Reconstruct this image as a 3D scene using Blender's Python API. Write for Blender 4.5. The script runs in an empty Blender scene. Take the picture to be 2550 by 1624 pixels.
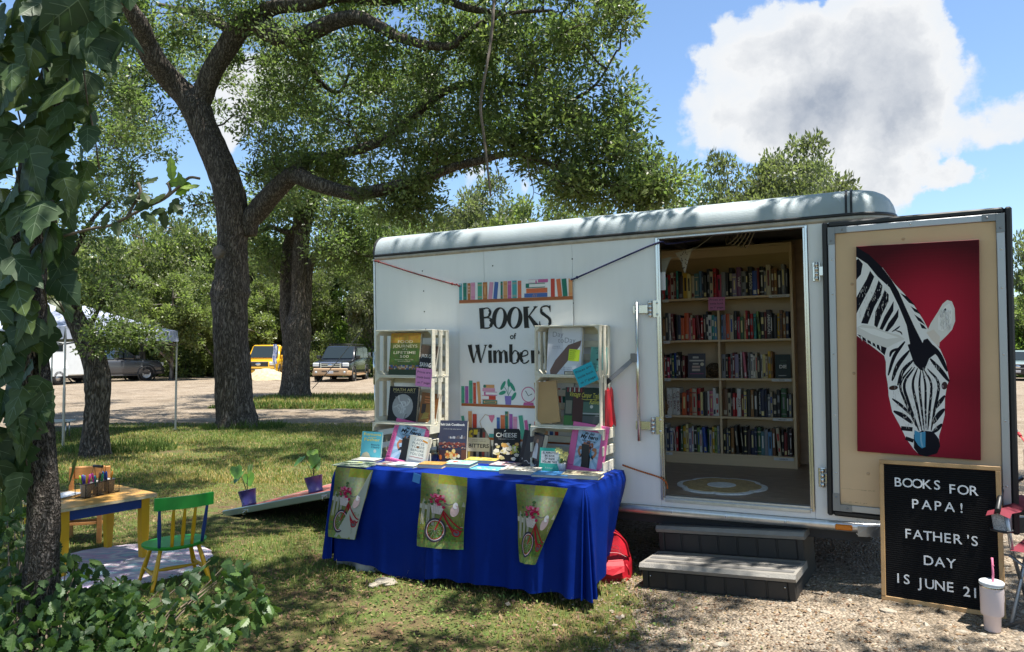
import bpy, math, random
import numpy as np
from mathutils import Vector, Matrix, Euler
from mathutils.geometry import tessellate_polygon

random.seed(7); rng = np.random.default_rng(7)
sc = bpy.context.scene
R = math.radians
# ------------------------------------------------------------------ camera
F, CH, HOR = 1836.0, 1.6, 875.0           # focal length and horizon in pixels of the photo, eye height in metres
PITCH = math.atan((HOR - 812) / F)
cam_d = bpy.data.cameras.new('camera'); cam = bpy.data.objects.new('camera', cam_d)
sc.collection.objects.link(cam); sc.camera = cam
cam_d.sensor_width = 36; cam_d.lens = 36 * F / 2550; cam_d.clip_end = 3000; cam_d.clip_start = 0.05
cam.location = (0, 0, CH); cam.rotation_euler = (R(90) + PITCH, 0, 0)
# ------------------------------------------------------------------ exposure and sampling
vs = sc.view_settings; vs.view_transform = 'Standard'; vs.look = 'None'; vs.gamma = 1; vs.exposure = 1.25
vs.use_curve_mapping = False
sc.render.engine = 'CYCLES'
sc.cycles.use_denoising = True
try: sc.cycles.denoiser = 'OPENIMAGEDENOISE'
except Exception: pass
sc.cycles.max_bounces = 7; sc.cycles.diffuse_bounces = 4; sc.cycles.glossy_bounces = 3
sc.cycles.transmission_bounces = 4; sc.cycles.transparent_max_bounces = 6
sc.cycles.sample_clamp_indirect = 6
sc.cycles.caustics_reflective = False; sc.cycles.caustics_refractive = False
# ------------------------------------------------------------------ sun (near noon, from the right, grazing along the trailer wall)
SUN_EL, SUN_AZ = R(76), R(112)            # azimuth measured from +Y clockwise
sun_d = bpy.data.lights.new('sun', 'SUN'); sun = bpy.data.objects.new('sun', sun_d); sc.collection.objects.link(sun)
sun_d.energy = 5.0; sun_d.angle = R(0.53); sun_d.color = (1.0, 0.955, 0.88)
sdir = Vector((math.sin(SUN_AZ) * math.cos(SUN_EL), math.cos(SUN_AZ) * math.cos(SUN_EL), math.sin(SUN_EL)))
sun.rotation_euler = sdir.to_track_quat('Z', 'Y').to_euler(); sun.location = (0, 0, 30)
sun['kind'] = 'helper'

def ray(px, py):
    x = (px - 1275) / F; z = -(py - 812) / F; c, s = math.cos(PITCH), math.sin(PITCH)
    return Vector((x, c - s * z, s + c * z))
def Vp(px, py, Y):                        # point seen at photo pixel (px,py) at Y metres ahead
    d = ray(px, py); return Vector((0, 0, CH)) + d * (Y / d.y)
def Dp(dx, dy, Y): return Vp(dx * 1.059, dy * 1.059, Y)
def G(px, py, z=0.0):                     # point at height z under a pixel
    d = ray(px, py); return Vector((0, 0, CH)) + d * ((z - CH) / d.z)
def gz(x, y):                             # the gravel pad on the right stands a little higher than the lawn
    a = np.clip((np.asarray(x, float) - .55) / 1.9, 0, 1); b = np.clip((13 - np.asarray(y, float)) / 5, 0, 1); return .13 * a * a * (3 - 2 * a) * b * b * (3 - 2 * b)
def Gg(px, py):
    z = 0.0
    for _ in range(25): p = G(px, py, z); z = .5 * z + .5 * float(gz(p.x, p.y))
    return G(px, py, z)

# ------------------------------------------------------------------ world: sky with cumulus
w = bpy.data.worlds.new('World'); sc.world = w; w.use_nodes = True
nt = w.node_tree; nt.nodes.clear()
def N(tree, kind, **kw):
    n = tree.nodes.new(kind)
    for k, v in kw.items():
        if k == 'inp':
            for a, b in v.items(): n.inputs[a].default_value = b
        else: setattr(n, k, v)
    return n
out = N(nt, 'ShaderNodeOutputWorld'); bg = N(nt, 'ShaderNodeBackground', inp={'Strength': 0.105})
sky = N(nt, 'ShaderNodeTexSky'); sky.sky_type = 'NISHITA'; sky.sun_disc = False
sky.sun_elevation = SUN_EL; sky.sun_rotation = SUN_AZ; sky.air_density = 1.0; sky.dust_density = 0.6; sky.ozone_density = 2.5
tc = N(nt, 'ShaderNodeTexCoord')
L = nt.links.new
nrm = N(nt, 'ShaderNodeVectorMath', operation='NORMALIZE'); L(tc.outputs['Generated'], nrm.inputs[0])
n1 = N(nt, 'ShaderNodeTexNoise', inp={'Scale': 5.0, 'Detail': 9.0, 'Roughness': 0.6}); L(nrm.outputs[0], n1.inputs['Vector'])
# warp the direction a little so that cloud edges are billowy
sub = N(nt, 'ShaderNodeVectorMath', operation='SUBTRACT', inp={1: (0.5, 0.5, 0.5)}); L(n1.outputs['Color'], sub.inputs[0])
sc1 = N(nt, 'ShaderNodeVectorMath', operation='SCALE', inp={'Scale': 0.17}); L(sub.outputs[0], sc1.inputs[0])
wd = N(nt, 'ShaderNodeVectorMath', operation='ADD'); L(nrm.outputs[0], wd.inputs[0]); L(sc1.outputs[0], wd.inputs[1])
CLOUDS = [(1760, 100, 120), (1900, 110, 180), (2060, 110, 180), (1800, 240, 165), (1960, 290, 190), (2110, 200, 170), (1660, 290, 120),
          (2190, 300, 110), (1620, 390, 90), (1860, 380, 130), (2080, 390, 90), (2450, 60, 105), (2470, 250, 115), (2390, 480, 85),
          (420, 330, 120), (560, 260, 130), (700, 150, 170), (900, 120, 150), (330, 480, 80), (1100, 420, 70), (1250, 440, 60), (1050, 250, 120),
          (2250, 420, 50)]
acc = None
for dx, dy, r in CLOUDS:
    c = ray(dx * 1.059, dy * 1.059).normalized(); ra = r * 1.059 / F
    dn = N(nt, 'ShaderNodeVectorMath', operation='DISTANCE', inp={1: c}); L(wd.outputs[0], dn.inputs[0])
    mr = N(nt, 'ShaderNodeMapRange', interpolation_type='SMOOTHSTEP', inp={'From Min': ra * 1.43, 'From Max': 0.0, 'To Min': 0.0, 'To Max': 1.0})
    L(dn.outputs['Value'], mr.inputs['Value'])
    if acc is None: acc = mr.outputs[0]
    else:
        a = N(nt, 'ShaderNodeMath', operation='ADD'); L(acc, a.inputs[0]); L(mr.outputs[0], a.inputs[1]); acc = a.outputs[0]
# other cumulus over the unseen rest of the sky, coverage raised for whiter ambient light
n2 = N(nt, 'ShaderNodeTexNoise', inp={'Scale': 2.1, 'Detail': 10.0, 'Roughness': 0.55}); L(nrm.outputs[0], n2.inputs['Vector'])
mo = N(nt, 'ShaderNodeMapRange', inp={'From Min': 0.44, 'From Max': 0.64, 'To Min': 0.0, 'To Max': 1.0}); L(n2.outputs['Fac'], mo.inputs['Value'])
sepd = N(nt, 'ShaderNodeSeparateXYZ'); L(nrm.outputs[0], sepd.inputs[0])
bk = N(nt, 'ShaderNodeMapRange', inp={'From Min': 0.55, 'From Max': 0.2, 'To Min': 0.0, 'To Max': 1.0}); L(sepd.outputs['Y'], bk.inputs['Value'])
mo2 = N(nt, 'ShaderNodeMath', operation='MULTIPLY'); L(mo.outputs[0], mo2.inputs[0]); L(bk.outputs[0], mo2.inputs[1])
a = N(nt, 'ShaderNodeMath', operation='ADD'); L(acc, a.inputs[0]); L(mo2.outputs[0], a.inputs[1]); acc = a.outputs[0]
n3 = N(nt, 'ShaderNodeTexNoise', inp={'Scale': 14.0, 'Detail': 8.0, 'Roughness': 0.62}); L(nrm.outputs[0], n3.inputs['Vector'])
n3m = N(nt, 'ShaderNodeMath', operation='MULTIPLY_ADD', inp={1: 1.1, 2: -0.55}); L(n3.outputs['Fac'], n3m.inputs[0])
vop = N(nt, 'ShaderNodeTexVoronoi', feature='F1', inp={'Scale': 8.0, 'Detail': 2.0, 'Roughness': 0.5}); L(wd.outputs[0], vop.inputs['Vector'])
vpm = N(nt, 'ShaderNodeMath', operation='MULTIPLY_ADD', inp={1: -1.3, 2: 0.60}); L(vop.outputs['Distance'], vpm.inputs[0])
ac2 = N(nt, 'ShaderNodeMath', operation='ADD'); L(acc, ac2.inputs[0]); L(vpm.outputs[0], ac2.inputs[1]); acc = ac2.outputs[0]
fld = N(nt, 'ShaderNodeMath', operation='ADD'); L(acc, fld.inputs[0]); L(n3m.outputs[0], fld.inputs[1])
msk = N(nt, 'ShaderNodeMapRange', interpolation_type='SMOOTHSTEP', inp={'From Min': 0.30, 'From Max': 0.66, 'To Min': 0.0, 'To Max': 1.0}); L(fld.outputs[0], msk.inputs['Value'])
n4 = N(nt, 'ShaderNodeTexNoise', inp={'Scale': 7.0, 'Detail': 6.0, 'Roughness': 0.6}); L(wd.outputs[0], n4.inputs['Vector'])
n4m = N(nt, 'ShaderNodeMath', operation='MULTIPLY_ADD', inp={1: 3.6, 2: -1.75}); L(n4.outputs['Fac'], n4m.inputs[0])
fld2 = N(nt, 'ShaderNodeMath', operation='ADD'); L(fld.outputs[0], fld2.inputs[0]); L(n4m.outputs[0], fld2.inputs[1])
ramp = N(nt, 'ShaderNodeValToRGB')
e = ramp.color_ramp.elements; e[0].position = 0.2; e[0].color = (3.4, 3.6, 3.85, 1); e[1].position = 1.0; e[1].color = (1.6, 1.82, 2.2, 1)
ramp.color_ramp.elements.new(0.42).color = (3.65, 3.72, 3.8, 1)
dv = N(nt, 'ShaderNodeMath', operation='MULTIPLY', inp={1: 0.33}); L(fld2.outputs[0], dv.inputs[0]); L(dv.outputs[0], ramp.inputs[0])
mx = N(nt, 'ShaderNodeMix', data_type='RGBA'); L(msk.outputs[0], mx.inputs['Factor'])
tint = N(nt, 'ShaderNodeMix', data_type='RGBA', blend_type='MULTIPLY', inp={'Factor': 1.0}); L(sky.outputs[0], tint.inputs[6]); tint.inputs[7].default_value = (0.80, 0.86, 0.90, 1)
L(tint.outputs[2], mx.inputs[6]); L(ramp.outputs[0], mx.inputs[7]); L(mx.outputs[2], bg.inputs['Color']); L(bg.outputs[0], out.inputs[0])

# ------------------------------------------------------------------ helpers
COL = sc.collection
def lin(h):
    h = h.lstrip('#'); o = []
    for i in (0, 2, 4):
        c = int(h[i:i + 2], 16) / 255; o.append(c / 12.92 if c <= 0.04045 else ((c + 0.055) / 1.055) ** 2.4)
    return tuple(o)
def hexc(c): return lin(c) if isinstance(c, str) else tuple(c)
def tag(o, label=None, cat=None, group=None, kind=None):
    if label: o['label'] = label
    if cat: o['category'] = cat
    if group: o['group'] = group
    if kind: o['kind'] = kind
    return o
def E(name, M=None, label=None, cat=None, group=None, parent=None):
    o = bpy.data.objects.new(name, None); COL.objects.link(o); o.empty_display_size = 0.1
    if parent: o.parent = parent
    if M is not None:
        if isinstance(M, Matrix): o.matrix_basis = M
        else: o.location = M
    return tag(o, label, cat, group)
def TM(loc, rz=0.0, rx=0.0, ry=0.0):
    return Matrix.Translation(Vector(loc)) @ Matrix.Rotation(rz, 4, 'Z') @ Matrix.Rotation(ry, 4, 'Y') @ Matrix.Rotation(rx, 4, 'X')
def link(name, me, parent=None, M=None):
    o = bpy.data.objects.new(name, me); COL.objects.link(o)
    if parent: o.parent = parent
    if M is not None:
        if isinstance(M, Matrix): o.matrix_basis = M
        else: o.location = M
    return o

class MB:
    """collects shapes and links them as one mesh object"""
    def __init__(s): s.v = []; s.f = []; s.m = []; s.s = []
    def add(s, vs, fs, mi=0, sm=False):
        o = len(s.v); s.v.extend([tuple(x) for x in vs])
        for f in fs: s.f.append([i + o for i in f]); s.m.append(mi); s.s.append(sm)
        return s
    def box(s, x0, x1, y0, y1, z0, z1, b=0.0, mi=0, M=None):
        if x0 > x1: x0, x1 = x1, x0
        if y0 > y1: y0, y1 = y1, y0
        if z0 > z1: z0, z1 = z1, z0
        b = min(b, (x1 - x0) * .45, (y1 - y0) * .45, (z1 - z0) * .45)
        if b <= 0:
            vs = [Vector((x, y, z)) for x in (x0, x1) for y in (y0, y1) for z in (z0, z1)]
            fs = [(0, 1, 3, 2), (4, 6, 7, 5), (0, 4, 5, 1), (2, 3, 7, 6), (0, 2, 6, 4), (1, 5, 7, 3)]
        else:
            vs = []; idx = {}
            X = (x0, x1); Y = (y0, y1); Z = (z0, z1)
            for i in (0, 1):
                for j in (0, 1):
                    for k in (0, 1):
                        sx, sy, sz = (1 - 2 * i), (1 - 2 * j), (1 - 2 * k)
                        for a, p in enumerate(((X[i], Y[j] + sy * b, Z[k] + sz * b), (X[i] + sx * b, Y[j], Z[k] + sz * b), (X[i] + sx * b, Y[j] + sy * b, Z[k]))):
                            idx[i, j, k, a] = len(vs); vs.append(Vector(p))
            I = lambda i, j, k, a: idx[i, j, k, a]
            fs = []
            for i in (0, 1): q = [I(i, 0, 0, 0), I(i, 0, 1, 0), I(i, 1, 1, 0), I(i, 1, 0, 0)]; fs.append(q if i == 0 else q[::-1])
            for j in (0, 1): q = [I(0, j, 0, 1), I(1, j, 0, 1), I(1, j, 1, 1), I(0, j, 1, 1)]; fs.append(q if j == 0 else q[::-1])
            for k in (0, 1): q = [I(0, 0, k, 2), I(0, 1, k, 2), I(1, 1, k, 2), I(1, 0, k, 2)]; fs.append(q if k == 0 else q[::-1])
            for i in (0, 1):
                for j in (0, 1):
                    q = [I(i, j, 0, 0), I(i, j, 1, 0), I(i, j, 1, 1), I(i, j, 0, 1)]; fs.append(q if (i + j) % 2 == 1 else q[::-1])
            for i in (0, 1):
                for k in (0, 1):
                    q = [I(i, 0, k, 0), I(i, 1, k, 0), I(i, 1, k, 2), I(i, 0, k, 2)]; fs.append(q if (i + k) % 2 == 0 else q[::-1])
            for j in (0, 1):
                for k in (0, 1):
                    q = [I(0, j, k, 1), I(1, j, k, 1), I(1, j, k, 2), I(0, j, k, 2)]; fs.append(q if (j + k) % 2 == 1 else q[::-1])
            for i in (0, 1):
                for j in (0, 1):
                    for k in (0, 1):
                        q = [I(i, j, k, 0), I(i, j, k, 1), I(i, j, k, 2)]; fs.append(q if (i + j + k) % 2 == 0 else q[::-1])
        if M is not None: vs = [M @ x for x in vs]
        return s.add(vs, fs, mi)
    def bar(s, a, b, wd, th, mi=0, up=(0, 0, 1), ch=0.0):
        a, b = Vector(a), Vector(b); d = b - a; x = d.normalized(); u = Vector(up)
        y = u.cross(x)
        if y.length < 1e-4: y = Vector((0, 1, 0)).cross(x)
        y.normalize(); z = x.cross(y)
        M = Matrix((x, y, z)).transposed().to_4x4(); M.translation = (a + b) / 2
        l = d.length / 2
        return s.box(-l, l, -wd / 2, wd / 2, -th / 2, th / 2, ch, mi, M)
    def tube(s, pts, rad, n=8, mi=0, cap=True, sm=True, jit=0.0, seed=0):
        pts = [Vector(p) for p in pts]
        if not hasattr(rad, '__len__'): rad = [rad] * len(pts)
        rs = random.Random(seed)
        t0 = (pts[1] - pts[0]).normalized(); ref = Vector((0, 0, 1)) if abs(t0.z) < .9 else Vector((1, 0, 0))
        nx = ref.cross(t0).normalized(); vs = []; fs = []
        jit_a = [1 + rs.uniform(-jit, jit) for _ in range(n)] if jit else None
        for i, p in enumerate(pts):
            t = (pts[min(i + 1, len(pts) - 1)] - pts[max(i - 1, 0)]).normalized()
            nx = (nx - t * nx.dot(t)).normalized(); ny = t.cross(nx)
            for k in range(n):
                a = 2 * math.pi * k / n; r = rad[i]
                if jit:
                    jit_a[k] = 1 + (jit_a[k] - 1) * .7 + rs.uniform(-jit, jit) * .5; r *= jit_a[k]
                vs.append(p + (nx * math.cos(a) + ny * math.sin(a)) * r)
        for i in range(len(pts) - 1):
            for k in range(n):
                k2 = (k + 1) % n; fs.append((i * n + k, i * n + k2, (i + 1) * n + k2, (i + 1) * n + k))
        s.add(vs, fs, mi, sm)
        if cap:
            o = len(s.v) - len(vs); m = (len(pts) - 1) * n
            s.f.append([o + k for k in range(n)][::-1]); s.m.append(mi); s.s.append(False)
            s.f.append([o + m + k for k in range(n)]); s.m.append(mi); s.s.append(False)
        return s
    def lathe(s, prof, n=24, c=(0, 0, 0), mi=0, sm=True, M=None):
        vs = []; fs = []; c = Vector(c)
        for r, z in prof:
            for k in range(n):
                a = 2 * math.pi * k / n; vs.append(c + Vector((r * math.cos(a), r * math.sin(a), z)))
        for i in range(len(prof) - 1):
            for k in range(n):
                k2 = (k + 1) % n; fs.append((i * n + k, i * n + k2, (i + 1) * n + k2, (i + 1) * n + k))
        if M is not None: vs = [M @ x for x in vs]
        return s.add(vs, fs, mi, sm)
    def prism(s, poly, y0, y1, mi=0, M=None):          # poly in (x,z), extruded along y
        n = len(poly); vs = [Vector((p[0], y0, p[1])) for p in poly] + [Vector((p[0], y1, p[1])) for p in poly]
        fs = [tuple(range(n)), tuple(range(2 * n - 1, n - 1, -1))]
        for i in range(n): j = (i + 1) % n; fs.append((i, i + n, j + n, j))
        if M is not None: vs = [M @ x for x in vs]
        return s.add(vs, fs, mi)
    def grid(s, f, nu, nv, mi=0, sm=True):
        vs = [f(i / nu, j / nv) for j in range(nv + 1) for i in range(nu + 1)]
        fs = [(j * (nu + 1) + i, j * (nu + 1) + i + 1, (j + 1) * (nu + 1) + i + 1, (j + 1) * (nu + 1) + i) for j in range(nv) for i in range(nu)]
        return s.add(vs, fs, mi, sm)
    def mesh(s, name, mats):
        me = bpy.data.meshes.new(name); me.from_pydata(s.v, [], s.f)
        if not isinstance(mats, (list, tuple)): mats = [mats]
        for m in mats: me.materials.append(m)
        me.polygons.foreach_set('material_index', s.m); me.polygons.foreach_set('use_smooth', s.s); me.update()
        return me
    def build(s, name, mats, parent=None, M=None): return link(name, s.mesh(name, mats), parent, M)

def copy_tree(o, parent=None):
    c = o.copy(); COL.objects.link(c); c.parent = parent
    for ch in o.children: copy_tree(ch, c)
    return c
def cr(pts, k=4):                                     # Catmull-Rom resample of tuples of numbers
    P = [np.array(p, float) for p in pts]; P = [2 * P[0] - P[1]] + P + [2 * P[-1] - P[-2]]; o = []
    for i in range(1, len(P) - 2):
        for j in range(k):
            t = j / k; a, b, c, d = P[i - 1:i + 3]
            o.append(.5 * ((2 * b) + (c - a) * t + (2 * a - 5 * b + 4 * c - d) * t * t + (3 * b - 3 * c + d - a) * t ** 3))
    o.append(P[-2]); return o

# ------------------------------------------------------------------ materials
MATS = {}
def pm(name, col, rough=0.6, metal=0.0, var=0.0, scale=6.0, bump=0.0, bscale=40.0, spec=0.5, stretch=None, col2=None, coat=0.0, trans=0.0, alpha=None, sheen=0.0):
    if name in MATS: return MATS[name]
    m = bpy.data.materials.new(name); m.use_nodes = True; t = m.node_tree; b = t.nodes['Principled BSDF']
    col = hexc(col); b.inputs['Base Color'].default_value = (*col, 1); b.inputs['Roughness'].default_value = rough; b.inputs['Metallic'].default_value = metal
    b.inputs['Specular IOR Level'].default_value = spec
    if coat: b.inputs['Coat Weight'].default_value = coat; b.inputs['Coat Roughness'].default_value = 0.08
    if trans: b.inputs['Transmission Weight'].default_value = trans
    if sheen: b.inputs['Sheen Weight'].default_value = sheen
    if var or bump or col2:
        tcn = N(t, 'ShaderNodeTexCoord'); vec = tcn.outputs['Object']
        if stretch:
            mp = N(t, 'ShaderNodeMapping'); mp.inputs['Scale'].default_value = stretch; t.links.new(vec, mp.inputs[0]); vec = mp.outputs[0]
        if var or col2:
            ns = N(t, 'ShaderNodeTexNoise', inp={'Scale': scale, 'Detail': 6.0, 'Roughness': 0.6}); t.links.new(vec, ns.inputs['Vector'])
            rp = N(t, 'ShaderNodeValToRGB'); t.links.new(ns.outputs['Fac'], rp.inputs[0])
            c2 = hexc(col2) if col2 else tuple(min(1, c * (1 + var)) for c in col); c1 = col if col2 else tuple(c * (1 - var) for c in col)
            el = rp.color_ramp.elements; el[0].position = .35; el[0].color = (*c1, 1); el[1].position = .65; el[1].color = (*c2, 1)
            t.links.new(rp.outputs[0], b.inputs['Base Color'])
        if bump:
            nb = N(t, 'ShaderNodeTexNoise', inp={'Scale': bscale, 'Detail': 5.0}); t.links.new(vec, nb.inputs['Vector'])
            bn = N(t, 'ShaderNodeBump', inp={'Strength': bump, 'Distance': 0.01}); t.links.new(nb.outputs['Fac'], bn.inputs['Height']); t.links.new(bn.outputs[0], b.inputs['Normal'])
    MATS[name] = m; return m
def attr_mat(name, rough=0.5, spec=0.4, transl=0.0, bump=0.0, bscale=60.0, var=0.0):
    if name in MATS: return MATS[name]
    m = bpy.data.materials.new(name); m.use_nodes = True; t = m.node_tree; b = t.nodes['Principled BSDF']
    at = N(t, 'ShaderNodeAttribute', attribute_name='Col'); t.links.new(at.outputs['Color'], b.inputs['Base Color'])
    b.inputs['Roughness'].default_value = rough; b.inputs['Specular IOR Level'].default_value = spec
    if transl:
        tr = N(t, 'ShaderNodeBsdfTranslucent'); mxs = N(t, 'ShaderNodeMixShader', inp={0: transl}); o = t.nodes['Material Output']
        hs = N(t, 'ShaderNodeMix', data_type='RGBA', blend_type='MULTIPLY', inp={'Factor': 1.0}); t.links.new(at.outputs['Color'], hs.inputs[6]); hs.inputs[7].default_value = (1.02, 1.22, 0.62, 1)
        t.links.new(hs.outputs[2], tr.inputs['Color']); t.links.new(b.outputs[0], mxs.inputs[1]); t.links.new(tr.outputs[0], mxs.inputs[2]); t.links.new(mxs.outputs[0], o.inputs[0])
    if bump:
        tcn = N(t, 'ShaderNodeTexCoord'); nb = N(t, 'ShaderNodeTexNoise', inp={'Scale': bscale, 'Detail': 4.0}); t.links.new(tcn.outputs['Object'], nb.inputs['Vector'])
        bn = N(t, 'ShaderNodeBump', inp={'Strength': bump, 'Distance': 0.004}); t.links.new(nb.outputs['Fac'], bn.inputs['Height']); t.links.new(bn.outputs[0], b.inputs['Normal'])
    MATS[name] = m; return m
def glass(name, col=(1, 1, 1), rough=0.02):
    m = pm(name, col, rough, trans=1.0); return m

M_print = attr_mat('printed_paper', 0.42, 0.4)
M_gloss = attr_mat('glossy_cover', 0.4, 0.25)
M_cloth_print = attr_mat('printed_cloth', 0.85, 0.15)
M_leaf = attr_mat('oak_leaf', 0.38, 0.45, transl=0.56)
M_ivy = attr_mat('ivy_leaf', 0.45, 0.35, transl=0.3)
M_grass = attr_mat('grass_blade', 0.6, 0.2, transl=0.35)
M_litter = attr_mat('leaf_litter', 0.85, 0.15)
M_stone = attr_mat('pebble', 0.85, 0.2)

def np_mesh(name, V, k, C, mat, sm=False):
    """V (n*k,3): n polygons of k own vertices each, C (n,3) colour per polygon"""
    n = len(V) // k; me = bpy.data.meshes.new(name)
    me.vertices.add(n * k); me.vertices.foreach_set('co', np.ascontiguousarray(V, np.float32).ravel())
    me.loops.add(n * k); me.loops.foreach_set('vertex_index', np.arange(n * k, dtype=np.int32))
    me.polygons.add(n); me.polygons.foreach_set('loop_start', np.arange(0, n * k, k, dtype=np.int32)); me.polygons.foreach_set('loop_total', np.full(n, k, np.int32))
    if sm: me.polygons.foreach_set('use_smooth', np.ones(n, bool))
    at = me.color_attributes.new('Col', 'FLOAT_COLOR', 'POINT')
    cc = np.ones((n * k, 4), np.float32); cc[:, :3] = np.repeat(C, k, axis=0); at.data.foreach_set('color', cc.ravel())
    me.materials.append(mat); me.update(calc_edges=True); return me

# ------------------------------------------------------------------ flat printed artwork
_tx = {}
def text_mesh(s, bold=0.0, shear=0.0, space=1.0):
    key = (s, round(bold, 4), round(shear, 3), space)
    if key in _tx: return _tx[key]
    cu = bpy.data.curves.new('t', 'FONT'); cu.body = s; cu.size = 1; cu.offset = bold; cu.shear = shear; cu.space_character = space; cu.resolution_u = 3
    o = bpy.data.objects.new('t', cu); COL.objects.link(o)
    dg = bpy.context.evaluated_depsgraph_get(); ev = o.evaluated_get(dg); me = ev.to_mesh()
    vsx = [(v.co.x, v.co.y) for v in me.vertices]; fs = [tuple(p.vertices) for p in me.polygons]
    ev.to_mesh_clear(); bpy.data.objects.remove(o); bpy.data.curves.remove(cu)
    if vsx:
        xs = [v[0] for v in vsx]; ys = [v[1] for v in vsx]; bb = (min(xs), max(xs), min(ys), max(ys))
    else: bb = (0, 1, 0, 1)
    _tx[key] = (vsx, fs, bb); return _tx[key]
class Art:
    """flat print: coloured shapes in a plane (x right, y up), each a hair above the one before"""
    def __init__(s, mp=None, dz=0.00006): s.v = []; s.f = []; s.c = []; s.k = 1; s.mp = mp; s.dz = dz
    def T(s, p): return s.mp(*p) if s.mp else p
    def _put(s, vs, fs, col, raw=False):
        o = len(s.v); z = s.k * s.dz; s.k += 1; col = hexc(col)
        for p in vs:
            q = p if raw else s.T(p); s.v.append((q[0], q[1], z))
        for f in fs: s.f.append([i + o for i in f]); s.c.append(col)
    def poly(s, pts, col):
        tri = tessellate_polygon([[Vector((p[0], p[1], 0)) for p in pts]]); s._put(pts, tri, col); return s
    def rect(s, x0, y0, x1, y1, col, ang=0.0):
        cx, cy = (x0 + x1) / 2, (y0 + y1) / 2; a = R(ang); p = []
        for x, y in ((x0, y0), (x1, y0), (x1, y1), (x0, y1)):
            dx, dy = x - cx, y - cy; p.append((cx + dx * math.cos(a) - dy * math.sin(a), cy + dx * math.sin(a) + dy * math.cos(a)))
        s._put(p, [(0, 1, 2, 3)], col); return s
    def ell(s, cx, cy, rx, ry, col, ang=0.0, n=22):
        a = R(ang); p = []
        for i in range(n):
            t = 2 * math.pi * i / n; x, y = rx * math.cos(t), ry * math.sin(t); p.append((cx + x * math.cos(a) - y * math.sin(a), cy + x * math.sin(a) + y * math.cos(a)))
        s._put(p, [tuple(range(n))], col); return s
    def ring(s, cx, cy, r0, r1, col, n=36, ry=1.0):
        p = []
        for i in range(n):
            t = 2 * math.pi * i / n; p += [(cx + r0 * math.cos(t), cy + r0 * ry * math.sin(t)), (cx + r1 * math.cos(t), cy + r1 * ry * math.sin(t))]
        s._put(p, [(2 * i, 2 * i + 1, (2 * i + 3) % (2 * n), (2 * i + 2) % (2 * n)) for i in range(n)], col); return s
    def line(s, pts, wd, col, smooth=True, taper=None):
        if smooth and len(pts) > 2: pts = [tuple(p) for p in cr(pts, 5)]
        n = len(pts); p = []
        for i in range(n):
            a = pts[max(i - 1, 0)]; b = pts[min(i + 1, n - 1)]; dx, dy = b[0] - a[0], b[1] - a[1]; l = math.hypot(dx, dy) or 1
            ww = (wd[0] + (wd[1] - wd[0]) * i / (n - 1)) if isinstance(wd, tuple) else wd
            if taper: ww *= max(.12, math.sin(math.pi * (i + .4) / (n - .2)) ** taper)
            p += [(pts[i][0] - dy / l * ww / 2, pts[i][1] + dx / l * ww / 2), (pts[i][0] + dy / l * ww / 2, pts[i][1] - dx / l * ww / 2)]
        s._put(p, [(2 * i, 2 * i + 1, 2 * i + 3, 2 * i + 2) for i in range(n - 1)], col); return s
    def text(s, t, x, y, h, col, al='c', bold=0.0, shear=0.0, width=None, ang=0.0, space=1.0):
        """t drawn with cap height h about (x, y baseline); width squeezes it to that width (final units, y up)"""
        vs_, fs, bb = text_mesh(t, bold, shear, space); k = h / 0.69; kx = k
        if width: kx = width / max(bb[1] - bb[0], 1e-3)
        ox = {'c': (bb[0] + bb[1]) / 2, 'l': bb[0], 'r': bb[1]}[al]; a = R(ang); p = []
        for vx, vy in vs_:
            dx, dy = (vx - ox) * kx, vy * k; p.append((x + dx * math.cos(a) - dy * math.sin(a), y + dx * math.sin(a) + dy * math.cos(a)))
        s._put(p, fs, col, raw=True); return s
    def blot(s, x0, y0, x1, y1, nx, ny, fn):           # pigment laid down as a grid of cells
        z = s.k * s.dz; s.k += 1
        for j in range(ny):
            for i in range(nx):
                o = len(s.v)
                for a, b in ((i, j), (i + 1, j), (i + 1, j + 1), (i, j + 1)):
                    q = s.T((x0 + (x1 - x0) * a / nx, y0 + (y1 - y0) * b / ny)); s.v.append((q[0], q[1], z))
                s.f.append([o, o + 1, o + 2, o + 3]); s.c.append(hexc(fn((i + .5) / nx, (j + .5) / ny)))
        return s
    def build(s, name, mat, parent=None, M=None, fn=None):
        me = bpy.data.meshes.new(name); vv = [fn(*v) for v in s.v] if fn else s.v
        me.from_pydata(vv, [], s.f)
        at = me.color_attributes.new('Col', 'FLOAT_COLOR', 'CORNER'); cc = []
        for f, c in zip(s.f, s.c): cc += [(*c, 1.0)] * len(f)
        at.data.foreach_set('color', np.array(cc, np.float32).ravel()); me.materials.append(mat); me.update()
        return link(name, me, parent, M)
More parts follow.
